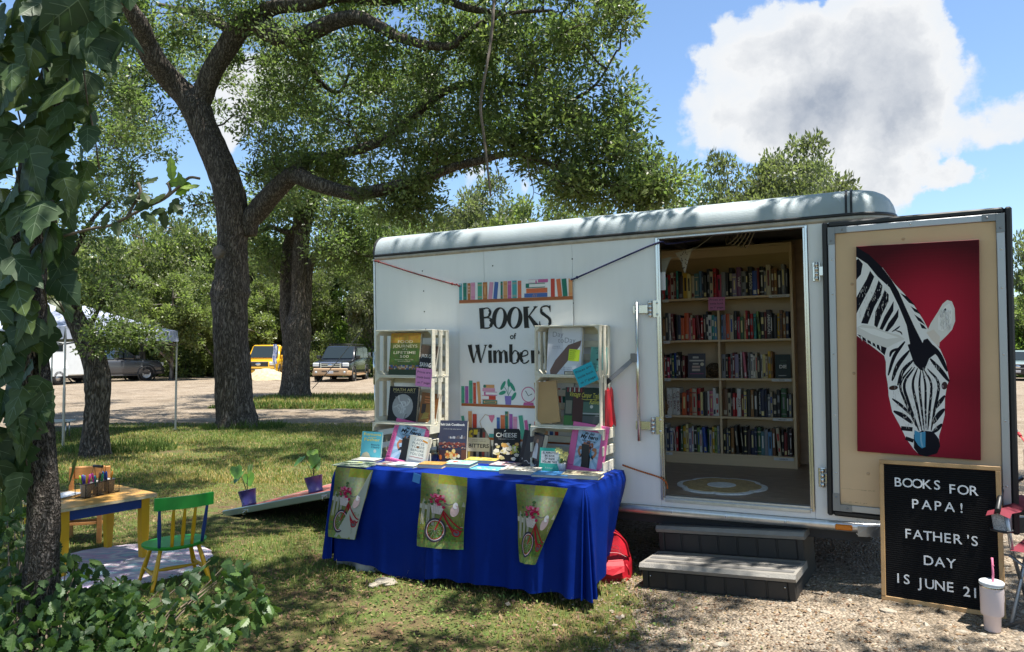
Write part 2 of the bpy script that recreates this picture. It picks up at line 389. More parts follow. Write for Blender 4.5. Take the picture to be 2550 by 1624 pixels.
# ================================================================== ground
def vnoise(x, y, s=1.0, seed=0):
    r = np.random.default_rng(seed); o = np.zeros_like(x)
    for k in range(7):
        a, b = r.uniform(0, 6.28, 2); f = s * r.uniform(.6, 1.9); th = r.uniform(0, 6.28)
        o = o + np.sin((x * math.cos(th) + y * math.sin(th)) * f + a + 1.3 * np.sin((x * math.sin(th) - y * math.cos(th)) * f * .7 + b))
    return o / 7
def ground_mat(name, cols, scales, pebble=0.0, bump=0.5):
    m = bpy.data.materials.new(name); m.use_nodes = True; t = m.node_tree; b = t.nodes['Principled BSDF']; LK = t.links.new
    tcn = N(t, 'ShaderNodeTexCoord'); v = tcn.outputs['Object']
    prev = None
    for i, (c, sc_) in enumerate(zip(cols, scales)):
        if prev is None:
            rgb = N(t, 'ShaderNodeRGB'); rgb.outputs[0].default_value = (*c, 1); prev = rgb.outputs[0]; continue
        ns = N(t, 'ShaderNodeTexNoise', inp={'Scale': sc_, 'Detail': 8.0, 'Roughness': .65}); LK(v, ns.inputs['Vector'])
        mr = N(t, 'ShaderNodeMapRange', inp={'From Min': .44, 'From Max': .6}); LK(ns.outputs['Fac'], mr.inputs['Value'])
        mxx = N(t, 'ShaderNodeMix', data_type='RGBA'); LK(mr.outputs[0], mxx.inputs['Factor']); LK(prev, mxx.inputs[6]); mxx.inputs[7].default_value = (*c, 1); prev = mxx.outputs[2]
    h = None
    nb = N(t, 'ShaderNodeTexNoise', inp={'Scale': 60.0, 'Detail': 6.0}); LK(v, nb.inputs['Vector']); h = nb.outputs['Fac']
    if pebble:
        vo = N(t, 'ShaderNodeTexVoronoi', inp={'Scale': pebble, 'Randomness': 1.0}); LK(v, vo.inputs['Vector'])
        cr_ = N(t, 'ShaderNodeValToRGB'); sepc = N(t, 'ShaderNodeSeparateColor'); LK(vo.outputs['Color'], sepc.inputs[0]); LK(sepc.outputs[0], cr_.inputs[0])
        cr_.color_ramp.elements[0].color = (.55, .53, .5, 1); cr_.color_ramp.elements[1].color = (1.35, 1.3, 1.25, 1)
        mul = N(t, 'ShaderNodeMix', data_type='RGBA', blend_type='MULTIPLY', inp={'Factor': 1.0}); LK(prev, mul.inputs[6]); LK(cr_.outputs[0], mul.inputs[7]); prev = mul.outputs[2]
        inv = N(t, 'ShaderNodeMath', operation='MULTIPLY_ADD', inp={1: -1.6, 2: 1.0}); LK(vo.outputs['Distance'], inv.inputs[0]); h = inv.outputs[0]
    bn = N(t, 'ShaderNodeBump', inp={'Strength': bump, 'Distance': .02}); LK(h, bn.inputs['Height']); LK(bn.outputs[0], b.inputs['Normal'])
    LK(prev, b.inputs['Base Color']); b.inputs['Roughness'].default_value = .95; b.inputs['Specular IOR Level'].default_value = .15
    return m
M_ground = ground_mat('lawn_soil', [(.088, .095, .030), (.125, .108, .048), (.105, .072, .040), (.080, .105, .028)], [0, .9, 2.3, 5.0], bump=.8)
M_gravel = ground_mat('gravel', [(.29, .24, .182), (.22, .18, .135), (.34, .29, .23)], [0, .35, 1.3], pebble=55, bump=.9)
M_verge = ground_mat('verge_grass', [(.085, .12, .022), (.12, .14, .035), (.10, .085, .04)], [0, .8, 2.0], bump=.6)
g = MB(); g.add([(-600, -300, 0), (600, -300, 0), (600, 900, 0), (-600, 900, 0)], [(0, 1, 2, 3)])
tag(g.build('ground', M_ground), 'patchy dry lawn with leaf litter under the oaks', kind='structure')
def wobble(pts, amp, step=.35, seed=1):
    rs = random.Random(seed); o = []
    for i, a in enumerate(pts):
        b = pts[(i + 1) % len(pts)]; l = math.dist(a, b); n = max(1, min(60, int(l / step)))
        for k in range(n):
            t = k / n; o.append((a[0] + (b[0] - a[0]) * t + rs.uniform(-amp, amp), a[1] + (b[1] - a[1]) * t + rs.uniform(-amp, amp)))
    return o
def sheet(name, pts, z, mat, label):
    tri = tessellate_polygon([[Vector((p[0], p[1], 0)) for p in pts]]); b = MB(); b.add([(p[0], p[1], z) for p in pts], [tuple(x) for x in tri]); o = b.build(name, mat)
    me = o.data
    for p in me.polygons:
        if p.normal.z < 0: p.flip()
    return tag(o, label, kind='structure')
lot = [(.30, 2.0), (.60, 3.6), (.80, 4.5), (.95, 5.2), (.7, 7), (.2, 10), (-.4, 13.0), (-2.5, 15.4), (-5.0, 16.4), (-8, 15.8), (-12, 15.2), (-60, 14.5), (-70, 49), (-20, 49.5), (0, 47), (25, 46), (80, 50), (80, -6), (.3, -6)]
sheet('gravel_lot', wobble(lot, .12, .3), .004, M_gravel, 'pale gravel parking lot wrapping round the lawn')
gb_x = lambda y: np.interp(y, [-6, 2, 3.6, 4.5, 5.2, 7, 10, 13, 15.4], [.3, .3, .6, .8, .95, .7, .2, -.4, -2.5])
b = MB(); nx_, ny_ = 110, 130
gx_ = np.concatenate([np.linspace(-1.2, 3.2, 90), np.linspace(3.4, 14, 21)]); gy_ = np.concatenate([np.linspace(-5, 1.5, 10), np.linspace(1.7, 9, 100), np.linspace(9.4, 15.5, 21)]); nx_, ny_ = len(gx_) - 1, len(gy_) - 1
def padf(u, v_):
    x = gx_[int(round(u * nx_))]; y = gy_[int(round(v_ * ny_))]; xx, yy = np.array([x]), np.array([y]); e_ = x - float(gb_x(y)) + .30 * float(vnoise(xx, yy, 5.5, 77)[0]) + .12 * float(vnoise(xx, yy, 17, 78)[0]); ed = min(e_, (14.6 - y) * .3)
    return Vector((x, y, float(gz(x, y)) + max(-.02, min(.012, ed * .09))))
b.grid(padf, nx_, ny_); tag(b.build('gravel_pad', M_gravel), 'slightly raised gravel pad under the trailer and steps', kind='structure')
isl = [(-8.5, 21.0), (-5, 20.2), (-1.5, 20.6), (3, 21.5), (4, 26), (-1, 27.6), (-6, 27.3), (-9, 24.5)]
sheet('grass_verge', wobble(isl, .55, .4, 3), .008, M_verge, 'green grass verge round the forked oak in the lot')
sheet('grass_strip', wobble([(-60, 48.5), (-30, 47.8), (-10, 47.2), (4, 46.0), (30, 45.2), (80, 48), (80, 120), (-60, 120)], .4, 1.5, 4), .008, M_verge, 'strip of grass along the far edge of the lot')

# ---- grass, litter and pebbles (nobody could count them)
def in_gravel_front(x, y):
    bx = np.interp(y, [-6, 2, 3.6, 4.5, 5.2, 7, 10, 13, 15.4], [.3, .3, .6, .8, .95, .7, .2, -.4, -2.5]); return x > bx
def blades(n, x0, x1, y0, y1, l0, l1, wd, seed, maskfn=None, thr=-.2, flat=.6):
    r = np.random.default_rng(seed); x = r.uniform(x0, x1, n); y = y0 + (y1 - y0) * r.uniform(0, 1, n) ** 1.25
    d = vnoise(x, y, 1.4, 3) + .6 * vnoise(x, y, 4.2, 5) + r.normal(0, .18, n)
    k = d > thr
    if maskfn is not None: k &= ~maskfn(x + r.normal(0, .30, n), y)
    k &= np.hypot(x + 2.92, y - 5.6) > .63
    x, y, d = x[k], y[k], d[k]; n = len(x); a = r.uniform(0, 6.28, n); l = r.uniform(l0, l1, n) * (.7 + .5 * np.clip(d, 0, 1)); tl = r.uniform(.1, 1.0, n) ** .7 * flat
    dirx, diry = np.cos(a), np.sin(a)
    b0 = np.stack([x - diry * wd, y + dirx * wd, np.full(n, .002)], 1); b1 = np.stack([x + diry * wd, y - dirx * wd, np.full(n, .002)], 1)
    t = np.stack([x + dirx * l * np.sin(tl * 1.5), y + diry * l * np.sin(tl * 1.5), .004 + l * np.cos(tl * 1.4)], 1)
    for q in (b0, b1, t): q[:, 2] += gz(x, y)
    V = np.stack([b0, b1, t], 1).reshape(-1, 3)
    dry = (vnoise(x, y, .8, 9) + r.normal(0, .45, n)) > .12
    C = np.where(dry[:, None], np.array([.33, .27, .115]), np.array([.115, .175, .042])) * r.uniform(.65, 1.35, (n, 1)) * np.stack([r.uniform(.85, 1.2, n), np.ones(n), r.uniform(.7, 1.1, n)], 1)
    return V, C
V1, C1 = blades(150000, -5.5, 1.6, 2.9, 9.5, .018, .050, .0026, 1, in_gravel_front, -.16)
V2, C2 = blades(90000, -9, 1.0, 9.0, 16.4, .03, .075, .006, 2, in_gravel_front, -.6)
V3, C3 = blades(26000, -8.5, 3.5, 20.6, 27.2, .08, .22, .016, 3, None, -.9)
V4, C4 = blades(1800, -4.5, 1.2, 3.0, 7.0, .07, .17, .0022, 4, in_gravel_front, .35)
V3 = np.concatenate([V3, V4]); C3 = np.concatenate([C3, C4 * 1.15])
tag(link('lawn_grass', np_mesh('lawn_grass', np.concatenate([V1, V2, V3]), 3, np.concatenate([C1, C2, C3]), M_grass)), 'short green and straw coloured grass blades of the lawn', 'grass', kind='stuff')
# broad clover-like weeds hugging the ground
def scatter_quads(n, x0, x1, y0, y1, s0, s1, seed, cols, tilt, maskfn=None, inv=False, thr=None, zlift=.004):
    r = np.random.default_rng(seed); x = r.uniform(x0, x1, n); y = y0 + (y1 - y0) * r.uniform(0, 1, n) ** 1.2
    k = np.ones(n, bool)
    if maskfn is not None:
        mm = maskfn(x + r.normal(0, .25, n), y); k &= (mm if inv else ~mm)
    if thr is not None: k &= (vnoise(x, y, 2.2, seed) + r.normal(0, .2, n)) > thr
    k &= np.hypot(x + 2.92, y - 5.6) > .63
    x, y = x[k], y[k]; n = len(x); a = r.uniform(0, 6.28, n); s = r.uniform(s0, s1, n); ty = r.normal(0, tilt, n); tx = r.normal(0, tilt, n)
    A = np.stack([np.cos(a), np.sin(a), tx], 1); B = np.stack([-np.sin(a), np.cos(a), ty], 1); P = np.stack([x, y, gz(x, y) + np.full(n, zlift) + np.abs(s * (np.abs(tx) + np.abs(ty))) * .5 + r.uniform(0, .012, n)], 1)
    V = np.stack([P - A * s[:, None], P - B * s[:, None] * .5, P + A * s[:, None], P + B * s[:, None] * .5], 1).reshape(-1, 3)
    cols = np.array(cols); C = cols[r.integers(0, len(cols), n)] * r.uniform(.7, 1.3, (n, 1)); return V, C
V1, C1 = scatter_quads(46000, -5.5, 1.4, 2.9, 9.0, .006, .013, 11, [(.14, .21, .05), (.18, .24, .06), (.11, .18, .05)], .55, in_gravel_front, thr=.1, zlift=.012)
tag(link('ground_weeds', np_mesh('ground_weeds', V1, 4, C1, M_grass)), 'low clover-like weeds in the lawn', 'weeds', kind='stuff')
V1, C1 = scatter_quads(15000, -5.5, 3.6, 2.9, 8.5, .006, .017, 12, [(.13, .08, .045), (.18, .12, .065), (.10, .06, .035), (.22, .16, .09), (.16, .10, .055)], .3, None)
V2, C2 = scatter_quads(7000, -2.0, 2.0, 2.9, 5.4, .007, .018, 13, [(.17, .10, .06), (.20, .14, .08), (.12, .075, .05)], .3, None)
tag(link('leaf_litter', np_mesh('leaf_litter', np.concatenate([V1, V2]), 4, np.concatenate([C1, C2]), M_litter)), 'dry brown oak leaves scattered over lawn and gravel', 'leaves', kind='stuff')
def pebbles(n, x0, x1, y0, y1, s0, s1, seed, maskfn=None, soft=.25, pw=1.3):
    r = np.random.default_rng(seed); x = r.uniform(x0, x1, n); y = y0 + (y1 - y0) * r.uniform(0, 1, n) ** pw
    if maskfn is not None: k = maskfn(x + r.normal(0, soft, n), y); x, y = x[k], y[k]; n = len(x)
    s = s0 + (s1 - s0) * r.uniform(0, 1, n) ** 3; a = r.uniform(0, 6.28, n)
    base = np.array([(1, 0, 0), (0, 1, 0), (-1, 0, 0), (0, -1, 0), (0, 0, .75), (0, 0, -.5)], float)
    P = base[None] * r.uniform(.6, 1.25, (n, 6, 1)) + r.normal(0, .16, (n, 6, 3)); P *= np.stack([np.ones(n), r.uniform(.55, 1, n), r.uniform(.5, .9, n)], 1)[:, None]
    c, s_ = np.cos(a), np.sin(a); X = P[..., 0] * c[:, None] - P[..., 1] * s_[:, None]; Y = P[..., 0] * s_[:, None] + P[..., 1] * c[:, None]
    P = np.stack([X, Y, P[..., 2]], -1) * s[:, None, None] + np.stack([x, y, .010 + gz(x, y) + s * .18], 1)[:, None]
    fi = np.array([(0, 1, 4), (1, 2, 4), (2, 3, 4), (3, 0, 4), (1, 0, 5), (2, 1, 5), (3, 2, 5), (0, 3, 5)])[:6]
    fi = np.array([(0, 1, 4), (1, 2, 4), (2, 3, 4), (3, 0, 4)])
    V = P[:, fi].reshape(-1, 3); cols = np.array([(.26, .21, .16), (.21, .172, .13), (.36, .315, .255), (.16, .14, .115), (.24, .18, .13), (.30, .25, .195)])
    C = cols[r.integers(0, len(cols), n)] * r.uniform(.75, 1.2, (n, 1)); return V, np.repeat(C, 4, axis=0)
V1, C1 = pebbles(52000, .2, 4.4, 3.0, 7.6, .003, .013, 21, in_gravel_front)
V2, C2 = pebbles(2200, -1.5, 4.0, 3.0, 6.5, .008, .030, 22, in_gravel_front, .6)
tag(link('gravel_stones', np_mesh('gravel_stones', np.concatenate([V1, V2]), 3, np.concatenate([C1, C2]), M_stone)), 'loose pale gravel stones in front of the trailer', 'gravel', kind='stuff')
def rock_mesh(name, seed):
    rs = random.Random(seed); b = MB(); prof = []
    n = 9; rings = [(.55, 0), (1.0, .25), (.85, .6), (.4, .85)]; vs_ = []; fs = []
    for i, (rr, z) in enumerate(rings):
        for k in range(n): a = 6.283 * k / n; q = rr * rs.uniform(.8, 1.15); vs_.append((q * math.cos(a), q * math.sin(a) * .75, z * rs.uniform(.85, 1.1)))
    for i in range(3):
        for k in range(n): k2 = (k + 1) % n; fs.append((i * n + k, i * n + k2, (i + 1) * n + k2, (i + 1) * n + k))
    fs.append(tuple(range(3 * n, 4 * n))); b.add(vs_, fs); return b.mesh(name, pm('limestone', (.30, .265, .21), .9, var=.2, scale=4, bump=.6, bscale=9))
rk = [rock_mesh('rock', i) for i in range(3)]
ROCKS = [(957, 1455, .085, 'pale flat rock in the lawn in front of the blue tablecloth'), (930, 1462, .05, 'small pale stone beside the flat rock before the blue tablecloth'),
         (2212, 1528, .050, 'dark pebbly rock just below the letter board frame'), (2232, 1492, .032, 'tan stone tucked under the letter board bottom edge'),
         (2055, 1530, .035, 'white stone with rusty edge on gravel below the dark steps'), (1797, 1612, .045, 'white stone at the bottom edge of the picture, below the steps'),
         (1703, 1598, .030, 'small white stone near the bottom edge, left of the larger white one'), (2396, 1578, .03, 'small cream stone on gravel left of the tumbler'), (2448, 1585, .028, 'little grey stone beside the tumbler base')]
for i, (px, py, s, lb) in enumerate(ROCKS):
    o = link('rock', rk[i % 3], None, TM(Gg(px, py) + Vector((0, 0, .006 - s * .12)), i * 1.3)); o.scale = (s, s, s * .62); tag(o, lb, 'rock', 'stones lying about the yard')

# ================================================================== trees
def bark_mat(name, c1, c2, sx=20, sz=4.5):
    m = bpy.data.materials.new(name); m.use_nodes = True; t = m.node_tree; b = t.nodes['Principled BSDF']; LK = t.links.new
    tcn = N(t, 'ShaderNodeTexCoord'); mp = N(t, 'ShaderNodeMapping'); mp.inputs['Scale'].default_value = (sx, sx, sz); LK(tcn.outputs['Object'], mp.inputs[0])
    ns = N(t, 'ShaderNodeTexNoise', inp={'Scale': 1.0, 'Detail': 3.0, 'Roughness': .55, 'Distortion': .9}); LK(mp.outputs[0], ns.inputs['Vector'])
    n2_ = N(t, 'ShaderNodeTexNoise', inp={'Scale': 2.6, 'Detail': 4.0}); LK(mp.outputs[0], n2_.inputs['Vector'])
    ab = N(t, 'ShaderNodeMath', operation='SUBTRACT', inp={1: .5}); LK(ns.outputs['Fac'], ab.inputs[0]); ab2 = N(t, 'ShaderNodeMath', operation='ABSOLUTE'); LK(ab.outputs[0], ab2.inputs[0])
    mr = N(t, 'ShaderNodeMapRange', inp={'From Min': .0, 'From Max': .13}); LK(ab2.outputs[0], mr.inputs['Value'])
    mm = N(t, 'ShaderNodeMath', operation='MULTIPLY'); LK(mr.outputs[0], mm.inputs[0]); LK(n2_.outputs['Fac'], mm.inputs[1])
    rp = N(t, 'ShaderNodeValToRGB'); LK(mm.outputs[0], rp.inputs[0]); rp.color_ramp.elements[0].color = (*c1, 1); rp.color_ramp.elements[1].color = (*c2, 1); rp.color_ramp.elements[1].position = .6
    LK(rp.outputs[0], b.inputs['Base Color']); b.inputs['Roughness'].default_value = .95; b.inputs['Specular IOR Level'].default_value = .15
    bn = N(t, 'ShaderNodeBump', inp={'Strength': 1.0, 'Distance': .05}); LK(mm.outputs[0], bn.inputs['Height']); LK(bn.outputs[0], b.inputs['Normal']); return m
M_bark = bark_mat('oak_bark', (.038, .031, .026), (.25, .213, .18), 22, 5)
M_bark_far = bark_mat('far_bark', (.05, .043, .037), (.26, .23, .2), 12, 3)
M_bark_near = bark_mat('flaky_bark', (.035, .028, .024), (.30, .26, .23), 60, 24)
M_vine = pm('vine_stem', (.13, .10, .07), .9, var=.3, scale=30)

def unit(v): return v / np.maximum(np.linalg.norm(v, axis=-1, keepdims=True), 1e-9)
def leaf_quads(P, A, size, asp, r, up=.5):
    n = len(P); A = unit(A); Nn = unit(r.normal(0, 1, (n, 3)) + np.array([0, 0, up * 2.2])); S = unit(np.cross(A, Nn)); Nn = np.cross(S, A)
    l = (size * r.uniform(.65, 1.3, n))[:, None]; wv = l * asp * .5
    return np.stack([P, P + A * l * .45 + S * wv + Nn * l * .06, P + A * l, P + A * l * .45 - S * wv + Nn * l * .06], 1).reshape(-1, 3)
def clump_leaves(cen, rad, per, size, asp, r, cols, up=.45, droop=0.0):
    k = len(cen); n = k * per; ci = np.repeat(np.arange(k), per); d = unit(r.normal(0, 1, (n, 3))); rr = r.uniform(0, 1, n) ** .45
    P = cen[ci] + d * rr[:, None] * rad[ci]; A = d * .9 + r.normal(0, .55, (n, 3)) + np.array([0, 0, .15 - droop])
    V = leaf_quads(P, A, size, asp, r, up); cols = np.array(cols); tone = r.uniform(.75, 1.3, k)[ci][:, None]
    mixc = r.integers(0, len(cols), k)[ci]; own = r.integers(0, len(cols), n); pick = np.where(r.uniform(0, 1, n) < .6, mixc, own)
    return V, cols[pick] * tone * r.uniform(.75, 1.25, (n, 1))
OAK = [(.140, .185, .075), (.160, .205, .082), (.125, .165, .07), (.195, .225, .10), (.145, .172, .092)]
def limb(mb, nodes, seed=0, n=12, jit=.1):            # nodes: (Dx, Dy, Y, width in D px)
    q = [(*Dp(a, b, Y), w_ * .45 * 1.059 * Y / F) for a, b, Y, w_ in nodes]; s = cr(q, 4)
    mb.tube([Vector(p[:3]) for p in s], [max(float(p[3]), .006) for p in s], n, jit=jit, seed=seed); return s
def grown_tree(name, label, base, limbs, ells, per, size, rc, cols, seed, bark, group=None, twig=(.035, .008), n=12, droop=0.0, asp=.42, extra=None):
    """limbs in the photo's view with their own distances; ells = (Dx,Dy,Y, rx,ry in D px, rY in m, clumps)"""
    r = np.random.default_rng(seed); root = E(name, base, label, 'tree', group); mb = MB(); sk = []
    for i, lm in enumerate(limbs): sk += [p[:3] for p in limb(mb, lm, seed + i, n)]
    sk = np.array(sk); cen = []; 
    for dx, dy, Y, rx, ry, rY, k in ells:
        c = np.array(Dp(dx, dy, Y)); s = 1.059 * Y / F; d = unit(r.normal(0, 1, (k, 3))) * (r.uniform(0, 1, (k, 1)) ** .4)
        cen.append(c + d * np.array([rx * s, rY, ry * s]))
    cen = np.concatenate(cen); rad = rc * r.uniform(.55, 1.35, (len(cen), 1)) * np.array([1, 1, .72])
    d0 = np.array([np.linalg.norm(sk - c, axis=1).min() for c in cen]); pool = sk.copy(); thick = np.full(len(sk), 1.0)
    for ci in np.argsort(d0):                          # twigs branch from the nearest limb or twig already grown
        c = cen[ci]; dd = np.linalg.norm(pool - c, axis=1) + .5 * np.maximum(0, pool[:, 2] - c[2]); j = int(dd.argmin()); a = pool[j]; l = np.linalg.norm(c - a); pool = np.vstack([pool, c]); thick = np.append(thick, max(.25, thick[j] * .72))
        if l < .12: continue
        pts = [a, a + (c - a) * .35 + r.normal(0, .10 * l, 3), a + (c - a) * .7 + r.normal(0, .10 * l, 3) + np.array([0, 0, .05 * l]), c]
        t0 = min(twig[0] * (.5 + .25 * l), .08) * thick[j]; mb.tube([Vector(p) for p in cr(pts, 2)], list(np.linspace(max(t0, twig[1] * 1.3), twig[1], 7)), 5)
    b = Vector(base); mb.v = [(x - b.x, y - b.y, z - b.z) for x, y, z in mb.v]
    mb.build('trunk', bark, root)
    V, C = clump_leaves(cen, rad, per, size, asp, r, cols, droop=droop); V -= np.array(base)
    crown = link('crown', np_mesh('crown', V, 4, C, M_leaf), root); crown['kind'] = 'stuff'
    return root, cen

# ---- the big forked oak left of the trailer
Y0 = 15.7; base = (Dp(556, 1003, Y0).x, Y0, 0.0)
limbs = [
 [(557, 1012, Y0, 128), (556, 985, Y0, 104), (550, 930, Y0, 92), (546, 860, Y0, 88), (543, 780, Y0, 86), (541, 715, Y0, 90), (541, 685, Y0, 98), (545, 650, Y0, 84), (546, 580, Y0, 77), (547, 520, Y0, 78), (540, 460, Y0, 80), (522, 400, Y0, 76), (500, 350, Y0, 73), (478, 300, Y0, 72), (460, 255, Y0, 76), (432, 222, Y0, 66), (398, 185, 15.5, 60), (365, 145, 15.2, 58), (345, 105, 15, 54), (330, 60, 14.7, 48), (300, 10, 14.4, 40), (270, -60, 14, 30)],
 [(462, 262, Y0, 62), (480, 215, Y0, 56), (500, 165, 15.6, 54), (535, 110, 15.5, 56), (566, 62, 15.4, 62), (600, 52, 15.3, 60), (640, 78, 15.1, 56), (690, 92, 15, 50), (740, 72, 14.8, 46), (790, 50, 14.6, 42), (845, 42, 14.4, 36), (890, 62, 14.2, 32), (940, 88, 14, 27), (1000, 106, 13.8, 23), (1062, 108, 13.6, 19), (1090, 85, 13.4, 16), (1140, 50, 13.2, 13), (1210, 30, 13, 10), (1300, 25, 12.9, 7)],
 [(572, 66, 15.4, 50), (600, 40, 15.2, 46), (650, 15, 15, 40), (720, 10, 14.8, 40), (800, -10, 14.6, 34), (900, 0, 14.4, 30), (1000, -15, 14, 24), (1100, 20, 13.7, 18), (1180, 30, 13.4, 12)],
 [(562, 90, 15.6, 26), (535, 68, 15.9, 26), (500, 45, 16.3, 25), (465, 30, 16.8, 22), (420, 22, 17.3, 16), (370, 10, 17.8, 10)],
 [(590, 555, Y0, 30), (588, 520, Y0, 50), (612, 488, Y0, 56), (650, 445, 15.5, 52), (690, 412, 15.4, 48), (725, 425, 15.2, 42), (775, 442, 15, 38), (835, 456, 14.9, 36), (890, 448, 14.7, 33), (950, 432, 14.5, 30), (1010, 416, 14.3, 27), (1070, 392, 14.1, 23), (1130, 378, 13.9, 20), (1200, 362, 13.6, 16), (1280, 380, 13.3, 13), (1370, 420, 13, 10), (1440, 440, 12.8, 7)],
 [(690, 412, 15.4, 34), (715, 385, 15.7, 30), (770, 368, 15.9, 28), (840, 352, 15.8, 26), (900, 330, 15.5, 25), (960, 285, 15.2, 24), (1010, 240, 15, 21), (1070, 205, 14.7, 17), (1140, 195, 14.3, 13), (1230, 200, 14, 9), (1330, 240, 13.6, 6)],
 [(1010, 240, 15, 14), (1020, 180, 15.2, 12), (1040, 140, 15.2, 9), (1070, 90, 15, 6)],
 [(640, 78, 15.1, 24), (690, 110, 15.6, 18), (730, 160, 16, 16), (760, 200, 16.3, 13), (800, 215, 16.4, 9), (830, 150, 16.5, 6)],
 [(1200, 362, 13.6, 12), (1240, 300, 13.5, 11), (1320, 250, 13.3, 9), (1400, 200, 13.1, 7), (1450, 120, 13, 5)],
]
ells = [(250, 10, 15, 90, 90, 2, 10), (360, 30, 16.5, 100, 80, 2, 11), (480, 50, 17, 120, 80, 2.2, 13), (650, 0, 16, 150, 80, 2.4, 16), (820, 0, 15.5, 150, 80, 2.4, 17), (990, 20, 14.8, 150, 85, 2.4, 18),
 (1130, 30, 14.2, 140, 90, 2.4, 18), (1270, 30, 13.6, 130, 100, 2.2, 20), (1390, 60, 13.2, 90, 80, 1.8, 14), (1440, 40, 12.9, 50, 50, .8, 6), (1200, -120, 13.5, 260, 90, 2.6, 16), (800, -140, 15, 330, 90, 2.6, 18), (420, -120, 15, 200, 80, 2.4, 10),
 (280, 210, 17.5, 80, 100, 1.6, 14), (320, 320, 18, 70, 80, 1.5, 12), (300, 420, 18.5, 60, 50, 1.2, 7), (410, 150, 18.5, 60, 60, 1.2, 6), (560, 200, 20, 110, 110, 1.5, 10), (750, 260, 20.5, 160, 110, 1.5, 16), (950, 220, 19.5, 160, 120, 1.5, 16), (1130, 220, 18.5, 140, 120, 1.5, 12), (640, 190, 17.3, 110, 90, 1.6, 13), (760, 190, 17, 140, 90, 1.8, 16), (900, 180, 16.4, 140, 80, 1.8, 16), (1060, 170, 15.4, 140, 80, 1.8, 17), (1210, 180, 14.4, 130, 90, 1.8, 18), (1330, 170, 13.7, 90, 70, 1.4, 11), (1330, 270, 13.6, 120, 70, 1.6, 14), (1420, 250, 13.1, 60, 45, .8, 7),
 (630, 330, 17, 60, 90, 1.2, 9), (720, 310, 16.8, 130, 70, 1.6, 15), (880, 290, 16.2, 140, 65, 1.7, 16), (1040, 300, 15.2, 130, 65, 1.7, 15), (1180, 290, 14.2, 120, 65, 1.6, 14), (1320, 350, 13.5, 110, 55, 1.5, 14), (1440, 340, 13, 90, 70, 1.3, 14), (1515, 400, 12.6, 50, 60, .9, 9), (1420, 430, 13, 120, 40, 1.2, 13),
 (640, 440, 16.6, 50, 40, .9, 4), (820, 400, 16, 100, 45, 1.2, 9), (950, 400, 15.4, 100, 45, 1.2, 10), (1060, 360, 14.6, 80, 40, 1.2, 8), (900, 480, 15, 70, 40, .9, 7), (980, 490, 15, 70, 45, .8, 7), (470, 470, 16.5, 26, 60, .6, 3), (780, 385, 15.8, 90, 40, 1.0, 8), (1010, 455, 14.6, 90, 40, .8, 9), (1090, 330, 14.2, 90, 50, 1, 9), (1250, 335, 13.6, 90, 50, 1, 10), (1350, 455, 12.9, 90, 35, .8, 10), (1500, 455, 12.6, 70, 40, .7, 10), (1560, 430, 12.4, 35, 45, .5, 5), (330, 120, 16.5, 60, 80, 1, 8), (300, 250, 16.5, 60, 60, 1, 8), (360, 210, 17, 45, 70, .8, 6), (400, 70, 17, 80, 60, 1, 8), (260, 420, 18, 50, 50, .8, 6), (450, 120, 22, 120, 80, 2, 8), (800, 150, 23, 150, 80, 2, 12), (1050, 180, 23, 140, 80, 2, 10), (640, 60, 22, 120, 60, 2, 8), (1150, 120, 13.6, 110, 60, 1, 10), (700, 110, 15.0, 110, 45, .8, 8), (560, 20, 15, 110, 50, .8, 8), (890, 120, 14.5, 90, 50, .8, 8), (660, 380, 15.6, 50, 35, .6, 4)]
oak, oak_c = grown_tree('oak_tree', 'large live oak with thick forked trunk leaning left beside the trailer', base, limbs, [(*e_[:6], int(e_[6] * 1.25)) for e_ in ells], 150, .108, .40, OAK, 31, M_bark, n=18)
mb = MB()
for pts in ([(1163, -60, 12.3, 9), (1160, 30, 12.2, 8.5), (1152, 110, 12.1, 8), (1138, 190, 12, 7.5), (1130, 250, 12, 7.5), (1138, 320, 12, 7), (1146, 390, 12, 6.5), (1154, 462, 12, 5)],
            [(1240, 372, 13, 4), (1245, 410, 13, 3), (1255, 450, 13, 2), (1245, 480, 13, 1.2)], [(1165, 378, 13.6, 3), (1172, 410, 13.6, 2.4), (1180, 440, 13.6, 1.2)], [(1256, 452, 13, 2), (1290, 470, 13, 1.5), (1300, 500, 13, 1)]):
    limb(mb, pts, 3, 7, .08)
bb = Vector(base); mb.v = [(x - bb.x, y - bb.y, z - bb.z) for x, y, z in mb.v]
tag(mb.build('dead_branch', pm('dead_wood', (.16, .13, .11), .9, var=.3, scale=12), oak), 'bare grey dead branches dangling from the crown')
# pruning scar and burl on the trunk
mb = MB(); p = Dp(514, 592, Y0 - .30) - bb
mb.lathe([(.0, .06), (.10, .07), (.125, .05), (.15, .0), (.16, -.12)], 14, M=Matrix.Translation(p) @ Matrix.Rotation(R(86), 4, 'X') @ Matrix.Rotation(R(-14), 4, 'Y'))
mb.build('branch_scar', pm('cut_wood', (.12, .10, .085), .9, var=.3, scale=14, bump=.5), oak)

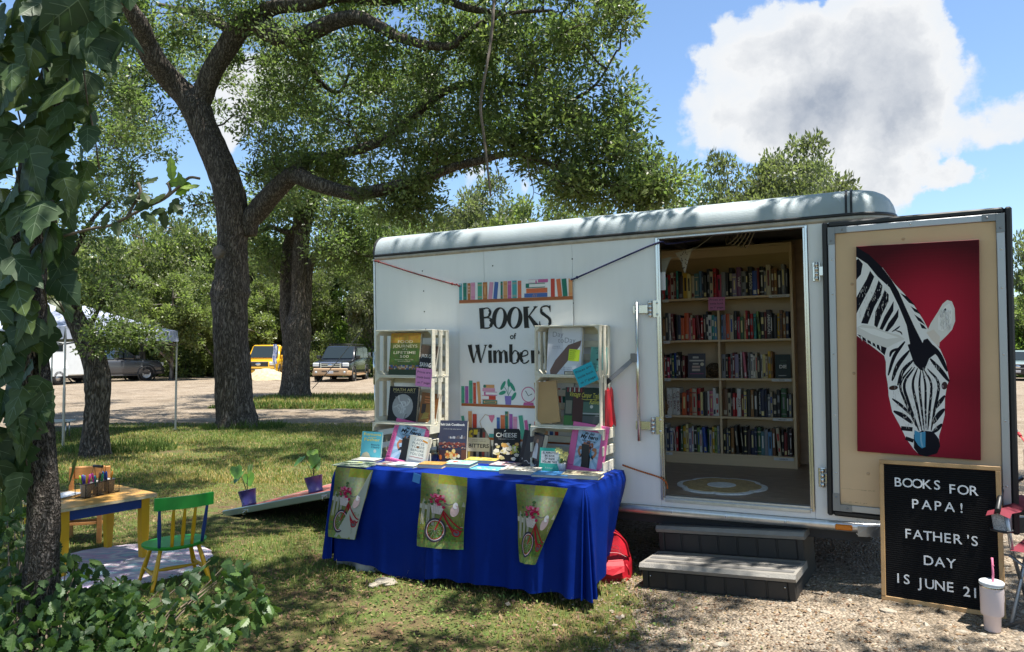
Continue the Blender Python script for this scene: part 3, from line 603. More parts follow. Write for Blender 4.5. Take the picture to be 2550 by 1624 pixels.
# ---- the second oak, forked low, farther off
Y0 = 25.5; base = (Dp(694, 938, Y0).x, Y0, 0.0)
limbs = [[(696, 945, Y0, 88), (695, 915, Y0, 78), (697, 860, Y0, 70), (700, 800, Y0, 66), (702, 765, Y0, 64), (704, 730, Y0, 48), (706, 690, Y0, 44), (707, 640, Y0, 44), (708, 590, Y0, 42), (712, 545, Y0, 40), (722, 505, Y0, 36), (738, 470, Y0, 28), (752, 430, 25.2, 18), (762, 390, 25, 10)],
 [(688, 880, Y0 + .3, 44), (682, 800, Y0 + .4, 40), (674, 740, Y0 + .4, 34), (672, 680, Y0 + .4, 30), (673, 620, Y0 + .4, 30), (680, 570, Y0 + .4, 30), (700, 530, Y0, 26), (705, 490, Y0, 20), (690, 460, 25.3, 12)],
 [(712, 770, Y0, 30), (722, 720, Y0, 24), (724, 670, Y0, 22), (728, 630, Y0, 22), (745, 595, Y0, 20), (775, 585, 25.2, 16), (820, 590, 24.8, 11), (880, 605, 24.4, 7)],
 [(700, 545, Y0, 16), (670, 545, Y0, 14), (635, 535, 25.6, 13), (605, 550, 25.7, 11), (590, 565, 25.8, 8)]]
ells = [(610, 580, 26, 60, 45, 1.6, 9), (650, 500, 26, 80, 45, 2, 12), (760, 470, 25.5, 100, 50, 2.2, 15), (850, 510, 24.8, 100, 50, 2, 15), (800, 570, 24.8, 90, 40, 1.8, 11), (920, 560, 24.4, 80, 50, 1.6, 11), (960, 610, 24.4, 60, 40, 1.5, 7), (860, 640, 25, 60, 30, 1.2, 5), (640, 640, 26.2, 40, 50, 1.2, 5), (700, 420, 25.8, 100, 40, 2, 10)]
grown_tree('oak_tree', 'dark twin-stemmed oak on the grass verge left of the black SUV', base, limbs, ells, 260, .15, .8, OAK, 41, M_bark, n=14)

# ---- small leaning oak beside the play table
Y0 = 11.4; base = (Dp(222, 1072, Y0).x, Y0, 0.0)
limbs = [[(222, 1080, Y0, 92), (223, 1055, Y0, 74), (226, 1000, Y0, 60), (230, 950, Y0, 60), (230, 905, Y0, 64), (226, 865, Y0, 62), (214, 825, Y0, 58), (196, 785, Y0, 54), (176, 745, Y0, 50), (158, 705, 11.3, 46), (142, 660, 11.2, 42), (128, 600, 11, 38), (118, 520, 10.8, 32), (110, 430, 10.5, 24)],
 [(222, 850, Y0, 30), (238, 815, 11.3, 20), (262, 790, 11.2, 12), (290, 770, 11.1, 8), (330, 768, 11, 5), (365, 772, 10.9, 2.5)], [(200, 790, Y0, 18), (225, 740, 11.3, 11), (245, 700, 11.2, 7), (270, 660, 11.1, 4)], [(140, 640, 11.2, 22), (180, 580, 11.2, 15), (215, 520, 11.2, 10), (260, 470, 11.2, 6)]]
ells = [(290, 775, 11, 45, 35, .5, 12), (340, 785, 10.9, 40, 25, .4, 8), (250, 800, 11.1, 30, 28, .4, 6), (250, 700, 11.2, 50, 35, .6, 9), (210, 640, 11.2, 60, 45, .8, 9), (240, 560, 11.3, 60, 50, .8, 8), (270, 480, 11.4, 50, 50, .8, 7), (120, 480, 11, 90, 90, 1.2, 12), (120, 620, 11, 60, 50, .8, 6), (300, 300, 12.5, 70, 70, 1.2, 13), (250, 180, 12.5, 80, 70, 1.2, 12), (190, 330, 12.5, 80, 60, 1.2, 10)]
grown_tree('oak_tree', 'small crooked oak with a bent trunk beside the white tent', base, limbs, ells, 95, .075, .26, OAK, 51, M_bark, n=16, twig=(.02, .004))

# ---- background trees: a few grown once, then copied
def proto(seed, per, nclump, cols, trunk_h=.25, spread=1.0, size=.030):
    """unit tree: height 1, crown radius about .42"""
    r = np.random.default_rng(seed); mb = MB(); lean = r.normal(0, .03, 2)
    tp = [(0, 0, -.01), (lean[0] * .5, lean[1] * .5, trunk_h * .6), (lean[0], lean[1], trunk_h * 1.25), (lean[0] * 1.5, lean[1] * 1.5, .62), (lean[0] * 2, lean[1] * 2, .85)]
    s = cr(tp, 3); mb.tube([Vector(p) for p in s], list(np.linspace(.036, .006, len(s))), 8, jit=.12, seed=seed); sk = [np.array(p) for p in s[3:]]
    for k in range(8):
        a = r.uniform(0, 6.28); z0 = r.uniform(trunk_h * .8, .55); L_ = r.uniform(.25, .42) * spread
        q = [(lean[0], lean[1], z0), (lean[0] + math.cos(a) * L_ * .5, lean[1] + math.sin(a) * L_ * .5, z0 + r.uniform(.08, .16)), (lean[0] + math.cos(a) * L_, lean[1] + math.sin(a) * L_, z0 + r.uniform(.12, .3))]
        s = cr(q, 3); mb.tube([Vector(p) for p in s], list(np.linspace(.017, .004, len(s))), 6, jit=.1, seed=k); sk += [np.array(p) for p in s]
    d = unit(r.normal(0, 1, (nclump, 3))); rr = r.uniform(.25, 1, (nclump, 1)) ** .5
    cen = d * rr * np.array([.42 * spread, .42 * spread, .33]) * (1 + .25 * np.sin(d[:, :1] * 5 + seed)) + np.array([0, 0, .62]); cen[:, 2] = np.clip(cen[:, 2], trunk_h * .75, 1.02)
    skn = np.array(sk)
    for c in cen[:60]:
        j = int(np.linalg.norm(skn - c, axis=1).argmin()); mb.tube([Vector(skn[j]), Vector((skn[j] + c) / 2 + r.normal(0, .01, 3)), Vector(c)], [.005, .003, .0015], 4)
    rad = .085 * r.uniform(.6, 1.3, (nclump, 1)) * np.array([1, 1, .75])
    V, C = clump_leaves(cen, rad, per, size, .5, r, cols)
    return mb.mesh('trunk', M_bark_far), np_mesh('crown', V, 4, C, M_leaf)
FAR = [(.18, .215, .08), (.20, .235, .085), (.16, .195, .075), (.21, .23, .11)]
OLIVE = [(.17, .185, .095), (.19, .205, .105), (.155, .17, .09)]
LIME = [(.18, .25, .06), (.20, .27, .065), (.16, .225, .055)]
PR = [proto(61, 150, 105, FAR, .22), proto(62, 150, 105, [tuple(q * .72 for q in c_) for c_ in FAR], .18, 1.1), proto(63, 230, 150, OLIVE, .3, 1.0, .024), proto(64, 190, 115, LIME, .10, 1.05), proto(65, 200, 130, FAR, .06, 1.15), proto(66, 110, 110, OLIVE, .25, .95, .034)]
TREES = [  # Dx, Y, top Dy, width D px, kind, label
 (70, 40, 470, 260, 0, 'leafy tree far left, half hidden behind the ivy covered trunk'), (215, 47, 540, 240, 1, 'tree rising just right of the white tent peak, far across the lot'), (335, 45, 500, 230, 0, 'round crowned tree behind the right half of the white tent'),
 (440, 50, 480, 220, 1, 'tall tree across the lot, just left of the thick oak trunk'), (405, 41, 640, 200, 4, 'low dense tree with dark trunk right of the grey pickup'), (590, 51, 500, 220, 0, 'far tree seen just right of the thick oak trunk'),
 (640, 48, 660, 170, 4, 'bushy low tree right behind the yellow truck'), (745, 53, 560, 180, 1, 'far tree filling the gap right of the twin-stemmed oak'), (800, 50, 690, 150, 3, 'bright lime green tree behind the roof of the black SUV'),
 (872, 46, 620, 150, 5, 'tall thin tree at the rear corner of the trailer'), (905, 52, 480, 280, 0, 'far tree above the left end of the trailer roof'), (1000, 47, 480, 280, 1, 'rounded tree behind the trailer roof, under the long oak limb'),
 (1110, 44, 435, 290, 2, 'sunlit tree behind the trailer roof, below the hanging dead branch'), (1235, 42, 450, 280, 0, 'round tree peeking over the middle of the trailer roof'), (1350, 40, 460, 270, 1, 'tree behind the roof under the drooping oak leaves'),
 (1475, 38, 465, 260, 0, 'tree behind the trailer roof at the edge of the big oak crown'), (1650, 34, 430, 240, 3, 'light green tree low behind the roof, left of the olive tree'), (1740, 31, 385, 300, 2, 'left half of the airy olive green tree above the doorway'),
 (1835, 30, 345, 340, 2, 'tallest airy olive tree above the trailer doorway'), (1945, 32, 380, 290, 2, 'airy olive tree nearest the rounded roof corner'), (2470, 50, 500, 170, 5, 'feathery dark tree at the right edge of the picture'), (2440, 46, 690, 150, 4, 'dense shrub-like tree behind the grey car at the right edge'),
 (130, 50, 600, 200, 4, 'dark bushy tree seen under the white tent roof'), (530, 46, 690, 200, 4, 'wide low tree behind the thick oak trunk'), (2560, 44, 560, 200, 0, 'tree cut off by the right edge above the grey car'), (700, 48, 620, 160, 1, 'far tree between the two stems of the forked oak')]
for i, (dx, Y, ty, wd, kd, lb) in enumerate(TREES):
    x = (dx * 1.059 - 1275) / F * Y; h = CH + (875 - ty * 1.059) / F * Y; wm = wd * 1.059 * Y / F
    root = E('oak_tree' if kd != 4 else 'bushy_tree', TM((x, Y, 0), i * 2.1), lb, 'tree', 'trees on the far side of the lot')
    for nm, me in zip(('trunk', 'crown'), PR[kd]):
        o = link(nm, me, root); k = wm / .88; o.scale = (k, k, h)
        if nm == 'crown': o['kind'] = 'stuff'
# low shrubs closing the gaps under the far crowns
def shrub_proto(seed, cols):
    r = np.random.default_rng(seed); d = unit(r.normal(0, 1, (60, 3))); d[:, 2] = np.abs(d[:, 2]); cen = d * r.uniform(.3, 1, (60, 1)) ** .5 * np.array([.5, .4, .8]) + np.array([0, 0, .08])
    V, C = clump_leaves(cen, .16 * r.uniform(.6, 1.3, (60, 1)) * np.ones(3), 110, .055, .5, r, cols); mb = MB()
    for c in cen[:14]: mb.tube([Vector((0, 0, -.02)), Vector(c * .6), Vector(c)], [.02, .012, .004], 5)
    return mb.mesh('stem', M_bark_far), np_mesh('foliage', V, 4, C, M_leaf)
SP = [shrub_proto(71, FAR), shrub_proto(72, LIME)]
SHR = [(255, 44, 800, 110, 0, 'shrub behind the cab of the grey pickup'), (320, 47, 790, 120, 0, 'shrub between the grey pickup and the right tent leg'), (380, 49, 770, 130, 0, 'dark shrub right of the white parked vehicle'), (440, 46, 800, 120, 0, 'shrub by the lot edge, right of the tent leg'),
       (490, 48, 780, 110, 0, 'shrub touching the left side of the thick trunk'), (620, 50, 790, 110, 0, 'shrub left of the yellow truck'), (670, 50, 770, 90, 0, 'shrub over the yellow truck bed'), (760, 47, 770, 90, 0, 'shrub left of the black SUV roof rack'), (855, 46, 790, 110, 1, 'bright green shrub between the SUV and the trailer'), (820, 48, 740, 120, 1, 'lime green shrub behind the black SUV'),
       (190, 50, 800, 120, 0, 'shrub behind the white horse trailer'), (2400, 46, 760, 130, 1, 'yellow green shrub behind the grey car on the right'), (560, 47, 800, 130, 0, 'shrub hidden behind the base of the thick oak')]
for i, (dx, Y, ty, wd, kd, lb) in enumerate(SHR):
    x = (dx * 1.059 - 1275) / F * Y; h = CH + (875 - ty * 1.059) / F * Y; wm = wd * 1.059 * Y / F
    root = E('shrub', TM((x, Y, 0), i * 1.7), lb, 'shrub', 'shrubs along the far edge of the lot')
    for nm, me in zip(('stem', 'foliage'), SP[kd]):
        o = link(nm, me, root); o.scale = (wm, wm, h / .95)
        if nm == 'foliage': o['kind'] = 'stuff'
# distant wood that reads as one mass
r = np.random.default_rng(81); n = 260; cen = np.stack([r.uniform(-75, 75, n), r.uniform(58, 68, n), r.uniform(.5, 5.5, n)], 1)
V, C = clump_leaves(cen, 2.2 * r.uniform(.7, 1.3, (n, 1)) * np.array([1, 1, .9]), 150, .55, .55, r, FAR)
tag(link('distant_wood', np_mesh('distant_wood', V, 4, C, M_leaf)), 'continuous wood far behind the parked vehicles', 'wood', kind='stuff')
# ================================================================== ivy covered tree at the left edge
YI = 3.35
ivy_base = Vector((Dp(95, 1400, YI).x, YI, 0))
ivy = E('ivy_tree', ivy_base, 'rough tree trunk at the left edge thickly hung with ivy', 'tree')
mb = MB()
tr = [(92, 1700, YI, 92), (93, 1500, YI, 84), (97, 1380, YI, 80), (103, 1250, YI, 76), (98, 1120, YI, 74), (84, 1000, YI, 78), (72, 880, YI, 84), (62, 750, YI, 90), (66, 600, YI, 92), (84, 450, YI, 90), (112, 300, YI, 88), (150, 150, YI, 88), (196, 10, YI, 86), (250, -140, YI, 80), (330, -330, YI + .3, 74), (420, -560, YI + .6, 66), (520, -900, YI + .9, 50)]
limb(mb, tr, 5, 20, .16)
for lm in ([(420, -560, YI + .6, 50), (700, -700, 4.2, 40), (1000, -850, 5.0, 28)], [(420, -560, YI + .6, 50), (150, -800, 3.9, 36), (-150, -1000, 4.6, 26)], [(520, -900, YI + .9, 40), (900, -1100, 4.5, 30), (1500, -1300, 5, 20)]): limb(mb, lm, 6, 10, .1)
mb.v = [(x - ivy_base.x, y - ivy_base.y, z) for x, y, z in mb.v]; mb.build('trunk', M_bark_near, ivy)
# shading crown overhead (above the frame) that dapples lawn, table and trailer
r = np.random.default_rng(91); cen = []
for _ in range(4000):
    x, y = r.uniform(-9, 8.4), r.uniform(-3, 12); zmin = 1.6 + .50 * max(y, 0) + 1.3
    nv_ = float(vnoise(np.array([x]), np.array([y]), 1.9, 17)[0]); dens = 1.0 if nv_ > ((-.30 if x > 2.4 else -.18) if y < 5.6 and x > -1.2 else -.03) else .04
    if r.uniform() < dens * .25: cen.append((x, y, max(zmin + r.uniform(.2, 2.0), r.uniform(5.0, 8.0))))
cen = np.array(cen)
V, C = clump_leaves(cen, .46 * r.uniform(.6, 1.3, (len(cen), 1)) * np.array([1, 1, .6]), 230, .115, .45, r, OAK); V -= np.array(ivy_base)
o = link('crown', np_mesh('crown', V, 4, C, M_leaf), ivy); o['kind'] = 'stuff'

def leaf_shape(outline, veins, vcol, base, seed, cup=.22):
    """one broad leaf with its veins, length 1 along -y (hanging), facing +z"""
    rs = random.Random(seed); b = MB(); n = len(outline); half = outline
    pts = [(0, 0)] + half
    def zz(x, y): return -cup * abs(x) ** 1.3 * 1.2 - .10 * y * y + .05 * math.sin(5 * y + seed) * x
    V = []; Fc = []; Cc = []
    L_ = [(x, y) for x, y in half]; Rr = [(-x, y) for x, y in half]; ys = [i / 8 for i in range(9)]
    for side in (L_, Rr):
        for i in range(len(side) - 1):
            a, c = side[i], side[i + 1]; m0, m1 = (0, a[1]), (0, c[1])
            if a == c: continue
            o = len(V); q = [m0, a, c, m1]
            for x, y in q: V.append((x, y, zz(x, y)))
            Fc.append([o, o + 1, o + 2, o + 3] if side is Rr else [o + 3, o + 2, o + 1, o]); k = rs.uniform(.88, 1.1); Cc.append([v * k for v in base])
    for v in veins:
        for i in range(len(v) - 1):
            (x0, y0), (x1, y1) = v[i], v[i + 1]; dx, dy = x1 - x0, y1 - y0; l = math.hypot(dx, dy); wv = .011 * (1 - i / len(v) * .6); o = len(V)
            for x, y in ((x0 - dy / l * wv, y0 + dx / l * wv), (x0 + dy / l * wv, y0 - dx / l * wv), (x1 + dy / l * wv * .6, y1 - dx / l * wv * .6), (x1 - dy / l * wv * .6, y1 + dx / l * wv * .6)): V.append((x, y, zz(x, y) + .006))
            Fc.append([o, o + 1, o + 2, o + 3]); Cc.append(vcol)
    me = bpy.data.meshes.new('leaf'); me.from_pydata(V, [], Fc); at = me.color_attributes.new('Col', 'FLOAT_COLOR', 'CORNER'); cc = []
    for f, c in zip(Fc, Cc): cc += [(*c, 1.0)] * len(f)
    at.data.foreach_set('color', np.array(cc, np.float32).ravel()); me.materials.append(M_ivy); me.update(); return me
lob = [[(0, .04), (.20, .10), (.36, -.02), (.50, -.16), (.40, -.27), (.44, -.36), (.30, -.44), (.31, -.56), (.20, -.64), (.17, -.78), (.07, -.88), (0, -1)],
       [(0, .0), (.14, .02), (.27, -.10), (.42, -.20), (.30, -.33), (.38, -.42), (.22, -.50), (.24, -.66), (.15, -.78), (.08, -.9), (0, -1)],
       [(0, .03), (.26, .10), (.42, -.06), (.46, -.22), (.34, -.34), (.38, -.50), (.26, -.62), (.16, -.80), (0, -1)],
       [(0, .02), (.22, .02), (.40, -.10), (.34, -.22), (.22, -.34), (.30, -.50), (.18, -.66), (.12, -.84), (0, -1)]]
vein = lambda k: [[(0, 0), (0, -.5), (0, -.95)], [(0, -.02), (.2 * k, -.08), (.38 * k, -.16)], [(0, -.02), (-.2 * k, -.08), (-.38 * k, -.16)], [(0, -.25), (.14 * k, -.36), (.25 * k, -.46)], [(0, -.25), (-.14 * k, -.36), (-.25 * k, -.46)], [(0, -.5), (.1 * k, -.6), (.16 * k, -.68)], [(0, -.5), (-.1 * k, -.6), (-.16 * k, -.68)]]
IV = [leaf_shape(o, vein(1.0 if i in (0, 2) else .7), (.17, .23, .14), [(.055, .095, .040), (.068, .112, .040), (.048, .084, .038), (.085, .125, .038)][i], i) for i, o in enumerate(lob)]
bx = lambda y: np.interp(y, [-60, 0, 60, 120, 160, 200, 260, 330, 400, 470, 540, 600, 660, 720, 800, 900, 960, 1040, 1100], [345, 330, 325, 322, 305, 265, 240, 242, 240, 215, 195, 190, 180, 165, 135, 118, 130, 112, 60])
rs = random.Random(5); placed = []
for _ in range(6000):
    y = rs.uniform(-70, 1090); x = rs.uniform(-60, float(bx(y)) - 20)
    md = 36 if rs.random() < .6 else 48
    if all((x - a) ** 2 + (y - b) ** 2 > md * md for a, b in placed): placed.append((x, y))
    if len(placed) >= 270: break
placed += [(185, 1090), (55, 1000), (100, 955)] + [(rs.uniform(-40, float(bx(y_)) - 70), y_) for y_ in range(0, 900, 30)] + [(rs.uniform(-40, 55), y_) for y_ in range(1010, 1180, 14)]
for i, (x, y) in enumerate(placed):
    edge = max(0, 1 - (bx(y) - x) / 90); Y = YI - rs.uniform(.12, .42) + (.10 if edge > .3 else 0)
    s = rs.uniform(62, 122) * 1.059 * Y / F * (.85 if edge > .4 else 1)
    o = link('ivy_leaf', IV[rs.randrange(4)], ivy)
    # hang tip down, face the camera more or less; leaves at the rim turn edge on
    o.rotation_euler = Euler((R(90) + rs.uniform(-.55, .35), rs.uniform(-.6, .6), rs.uniform(-.7, .7) + edge * rs.choice((-.9, .9))), 'YXZ')
    o.rotation_euler = (Matrix.Rotation(rs.uniform(-.8, .8) + edge * rs.choice((-1.0, .8)), 4, 'Z') @ Matrix.Rotation(R(90) + rs.uniform(-.7, .3), 4, 'X') @ Matrix.Rotation(rs.uniform(-.75, .75), 4, 'Z')).to_euler()
    o.location = Dp(x, y - 30, Y) - ivy_base; o.scale = (s * rs.uniform(.85, 1.1), s, s)
mb = MB()
for k in range(16):
    y0 = rs.uniform(-40, 900); x0 = rs.uniform(20, float(bx(y0)) - 60); pts = [Dp(x0 + rs.uniform(-15, 15) * j, y0 + j * rs.uniform(50, 90), YI - .12) - ivy_base for j in range(4)]; mb.tube(pts, .0035, 5)
for k in range(0): mb.tube([Dp(110 + 10 * k - (y_ - 900) * .02 + 6 * math.sin(y_ * .02 + k), y_, YI - .16) - ivy_base for y_ in range(880, 1420, 60)], .004, 5)
mb.build('vine_stem', M_vine, ivy)
# sprig reaching into the sky
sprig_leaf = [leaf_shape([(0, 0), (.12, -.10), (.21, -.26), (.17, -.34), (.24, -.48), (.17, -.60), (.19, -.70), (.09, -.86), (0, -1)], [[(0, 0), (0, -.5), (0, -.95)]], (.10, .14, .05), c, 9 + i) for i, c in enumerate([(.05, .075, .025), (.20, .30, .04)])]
sb = MB(); YS = 3.0
for lm in ([(150, 555, YS, 7), (215, 538, YS, 6), (260, 530, YS, 5.5), (310, 505, YS, 5), (345, 487, YS, 4.5), (385, 468, YS, 4), (420, 440, YS, 3.4), (445, 418, YS, 2.6), (470, 420, YS, 2)], [(300, 510, YS, 4), (315, 480, YS, 3.4), (330, 455, YS, 2.6), (325, 430, YS, 1.8)], [(385, 468, YS, 3), (400, 450, YS, 2.2), (395, 430, YS, 1.6)]): limb(sb, lm, 2, 6, .05)
sb.v = [(x - ivy_base.x, y - ivy_base.y, z) for x, y, z in sb.v]; sprig = sb.build('leafy_sprig', M_vine, ivy)
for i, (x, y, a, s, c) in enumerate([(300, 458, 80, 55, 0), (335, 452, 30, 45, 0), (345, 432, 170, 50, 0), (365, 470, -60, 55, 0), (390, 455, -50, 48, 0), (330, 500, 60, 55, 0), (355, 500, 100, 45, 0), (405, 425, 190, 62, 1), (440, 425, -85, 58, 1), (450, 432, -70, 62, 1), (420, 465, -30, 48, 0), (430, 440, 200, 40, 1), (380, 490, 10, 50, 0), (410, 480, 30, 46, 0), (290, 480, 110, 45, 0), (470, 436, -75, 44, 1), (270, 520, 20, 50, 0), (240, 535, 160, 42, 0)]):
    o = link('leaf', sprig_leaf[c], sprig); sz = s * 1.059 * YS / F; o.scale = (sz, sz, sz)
    o.rotation_euler = (Matrix.Rotation(rs.uniform(-.6, .6), 4, 'Z') @ Matrix.Rotation(R(90) + rs.uniform(-.9, .2), 4, 'X') @ Matrix.Rotation(R(a), 4, 'Z')).to_euler(); o.location = Dp(x, y, YS - .01) - ivy_base

# ================================================================== holly-like bush in the lower left corner
HB = Vector((-2.3, 3.1, 0)); bush = E('holly_bush', HB, 'spiny leaved evergreen bush in the lower left corner', 'bush')
spk = [(0, 0), (.12, -.04), (.20, -.16), (.33, -.22), (.25, -.32), (.36, -.44), (.26, -.52), (.34, -.64), (.20, -.72), (.20, -.84), (.08, -.86), (0, -1)]
HL = [leaf_shape(spk, [[(0, 0), (0, -.5), (0, -.95)]], (.11, .16, .06), c, 20 + i, .2) for i, c in enumerate([(.050, .10, .030), (.068, .125, .032), (.042, .085, .030), (.09, .15, .035)])]
top = lambda x: np.interp(x, [-40, 0, 60, 100, 150, 200, 260, 330, 400, 460, 520, 580, 640], [1050, 1060, 1120, 1240, 1290, 1300, 1345, 1365, 1355, 1335, 1300, 1300, 1420])
bot = lambda x: np.interp(x, [-40, 250, 350, 450, 560, 640], [1650, 1620, 1590, 1560, 1500, 1440])
pos = []
for _ in range(2500):
    x = rs.uniform(-40, 640) if rs.random() < .6 else rs.uniform(-40, 330); t, b_ = float(top(x)), float(bot(x)); y = t + (b_ - t) * rs.random() ** .8
    if x > 330 and rs.random() < .35: continue
    pos.append((x, y, 3.0 + (1624 - min(y, 1624)) / 400 * .9 + rs.uniform(-.35, .25)))
pos.sort(key=lambda p: p[2]); big = pos[:300]; rest = pos[300:]
def rl():
    return Matrix.Rotation(rs.uniform(-3.1, 3.1), 4, 'Z') @ Matrix.Rotation(rs.uniform(.1, 1.25), 4, 'X') @ Matrix.Rotation(rs.uniform(-1.2, 1.2), 4, 'Y')
for x, y, Y in big:
    o = link('bush_leaf', HL[rs.randrange(4)], bush); s = rs.uniform(25, 40) * 1.059 * Y / F; o.rotation_euler = rl().to_euler(); o.scale = (s, s, s); o.location = Dp(x, y, Y) - HB
VV = []; FF = []; CC = []
for x, y, Y in rest:
    me = HL[rs.randrange(4)]; s = rs.uniform(22, 36) * 1.059 * Y / F; Mx = Matrix.Translation(Dp(x, y, Y) - HB) @ rl() @ Matrix.Scale(s, 4); o0 = len(VV)
    VV += [tuple(Mx @ v.co) for v in me.vertices]; cd = me.color_attributes['Col'].data
    for p in me.polygons: FF.append([o0 + v for v in p.vertices]); CC += [tuple(cd[li].color) for li in p.loop_indices]
me = bpy.data.meshes.new('small_leaves'); me.from_pydata(VV, [], FF); at = me.color_attributes.new('Col', 'FLOAT_COLOR', 'CORNER'); at.data.foreach_set('color', np.array(CC, np.float32).ravel()); me.materials.append(M_ivy)
o = link('small_leaves', me, bush); o['kind'] = 'stuff'
mb = MB()
for k in range(26):
    x1 = rs.uniform(0, 600); y1 = float(top(x1)) + rs.uniform(0, 60); Yk = 3.0 + (1624 - y1) / 400 * .9; x0 = 60 + (x1 - 60) * rs.uniform(.2, .6)
    a, c = Dp(x0, 1640, 3.0) - HB, Dp(x1, y1, Yk) - HB; mb.tube([a, (a + c) / 2 + Vector((rs.uniform(-.05, .05), 0, rs.uniform(0, .08))), c], [.006, .004, .0015], 5)
mb.build('stem', M_vine, bush)
# ================================================================== the book trailer
TO = Vector((1.0859, 5.2542, 0.5690))
TX = Matrix(((0.89389, 0.44788, -0.01906, TO.x), (-0.44809, 0.89395, -0.00863, TO.y), (0.01318, 0.01625, 0.99978, TO.z), (0, 0, 0, 1)))
TI = TX.inverted()
UX = R(90)
FACE = Matrix.Rotation(UX, 4, 'X')                     # print plane stood up, facing -y
def tp(px, py, y=0.0):                                 # local trailer (x,z) where the pixel meets the plane y
    d = ray(px, py); c = Vector((0, 0, CH)); n = Vector((TX[0][1], TX[1][1], TX[2][1])); t = ((TO - c).dot(n) + y) / d.dot(n); q = TI @ (c + d * t); return q.x, q.z
trailer = E('book_trailer', TX, 'white enclosed trailer turned into a bookshop, side door and rear ramp open', 'trailer')
M_white = pm('white_trailer_skin', (.80, .80, .795), .36, var=.028, scale=1.6, stretch=(5, 5, .7), bump=.05, bscale=3.0, coat=.3)
M_alu = pm('brushed_aluminium', (.62, .63, .64), .38, .9, var=.08, scale=20)
M_galv = pm('roof_aluminium', (.36, .41, .43), .6, .3, var=.10, scale=3, bump=.12, bscale=90)
M_chrome = pm('polished_steel', (.66, .66, .64), .2, 1.0)
M_rubber = pm('black_rubber', (.012, .012, .013), .45)
M_trimtan = pm('aged_trim', (.42, .37, .31), .5, .4, var=.15, scale=14)
M_beige = pm('beige_panel', (.66, .46, .27), .6, var=.04, scale=3)
M_int = pm('interior_ply', (.52, .38, .27), .7, var=.12, scale=3, stretch=(1, 1, 6))
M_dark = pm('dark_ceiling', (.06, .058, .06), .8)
M_floorv = pm('vinyl_plank', (.30, .22, .16), .42, var=.35, scale=5, stretch=(1.5, 16, 1), bump=.1, bscale=12)
W2 = 1.83; ZR = -.067; ZT = 1.855
def part(name, mb, mat, parent=None, label=None): 
    o = mb.build(name, mat, parent or trailer); 
    if label: o['label'] = label
    return o
for a, c in ((-2.5, -1.43), (-1.428, -.672), (-.67, -.03)):
    part('wall_panel', MB().box(a, c, 0, .03, ZR, ZT, .002), M_white)
part('wall_panel', MB().box(.984, 1.23, 0, .03, ZR, ZT, .002), M_white)
part('door_header', MB().box(-.03, .984, 0, .03, 1.842, ZT, .001), M_white)
part('door_sill', MB().box(-.029, .983, 0, .05, ZR, -.006, .002), M_white)
# path round the outside: rear left corner -> side -> rounded nose -> far side
RC = .27; XE = 1.23
def path(nc=10):
    P = [(-2.5, 0, 0, 1), (XE, 0, 0, 1)]
    P = []
    for x in np.linspace(-2.5, XE, 9): P.append((x, 0, 0, 1))
    for k in range(1, nc + 1):
        a = math.pi / 2 * k / nc; P.append((XE + RC * math.sin(a), RC - RC * math.cos(a), -math.sin(a), math.cos(a)))
    for y in np.linspace(RC, W2 - RC, 6)[1:]: P.append((XE + RC, y, -1, 0))
    for k in range(1, nc + 1):
        a = math.pi / 2 * k / nc; P.append((XE + RC * math.cos(a), W2 - RC + RC * math.sin(a), -math.cos(a), -math.sin(a)))
    for x in np.linspace(XE, -2.5, 9)[1:]: P.append((x, W2, 0, -1))
    return P
PATH = path()
def sweep(prof, pts, closed=False):                    # prof (inward distance, z)
    b = MB(); n = len(prof); vs_ = []; fs = []
    for x, y, ix, iy in pts:
        for d, z in prof: vs_.append((x + ix * d, y + iy * d, z))
    for i in range(len(pts) - 1):
        for k in range(n - 1 + (1 if closed else 0)):
            k2 = (k + 1) % n; fs.append((i * n + k, (i + 1) * n + k, (i + 1) * n + k2, i * n + k2))
    return b.add(vs_, fs, 0, True)
nose = [p for p in PATH if p[0] >= XE - 1e-6 or (p[3] == -1)]
part('nose_skin', sweep([(0, ZR), (0, ZT)], [p for p in PATH[8:]]), M_white)
cove = [(-.006, 1.893), (-.004, 1.925), (.006, 1.962), (.026, 2.000), (.056, 2.032), (.10, 2.056), (.16, 2.071), (.26, 2.080)]
iJ = 8
b = sweep(cove, PATH[:iJ + 1]); part('roof_edge', b, M_galv)
b = sweep(cove, PATH[iJ:iJ + 11]); part('corner_cap', b, M_galv)
b = sweep(cove, PATH[iJ + 10:]); part('roof_edge', b, M_galv)
inner = [(x + ix * .26, y + iy * .26, 2.080) for x, y, ix, iy in PATH]; b = MB(); c0 = (-.5, W2 / 2, 2.105); m = len(inner)
b.add(inner + [c0], [(i, i + 1, m) for i in range(m - 1)] + [(m - 1, 0, m)], 0, True); part('roof_sheet', b, M_galv)
seal = [(-.012, 1.878), (-.016, 1.884), (-.014, 1.897), (-.004, 1.900)]
part('roof_seal', sweep(seal, PATH), M_rubber)
part('roof_trim', sweep([(-.004, 1.848), (-.010, 1.852), (-.011, 1.876), (-.008, 1.879)], PATH), M_trimtan)
jb = MB()
for dx in (-.018, .012):
    vs_ = []; 
    for d, z in cove: vs_ += [(XE + dx, d - .006, z + .006), (XE + dx + .014, d - .006, z + .006)]
    jb.add(vs_, [(2 * i, 2 * i + 1, 2 * i + 3, 2 * i + 2) for i in range(len(cove) - 1)])
part('cap_joint', jb, M_rubber)
rb = MB(); prof = [(-.006, 1.90)] + cove
vs_ = []
for d, z in cove: vs_ += [(-2.5, d, z), (-2.52, d - .004, z + .004)]
rb.add(vs_, [(2 * i, 2 * i + 1, 2 * i + 3, 2 * i + 2) for i in range(len(cove) - 1)]); 
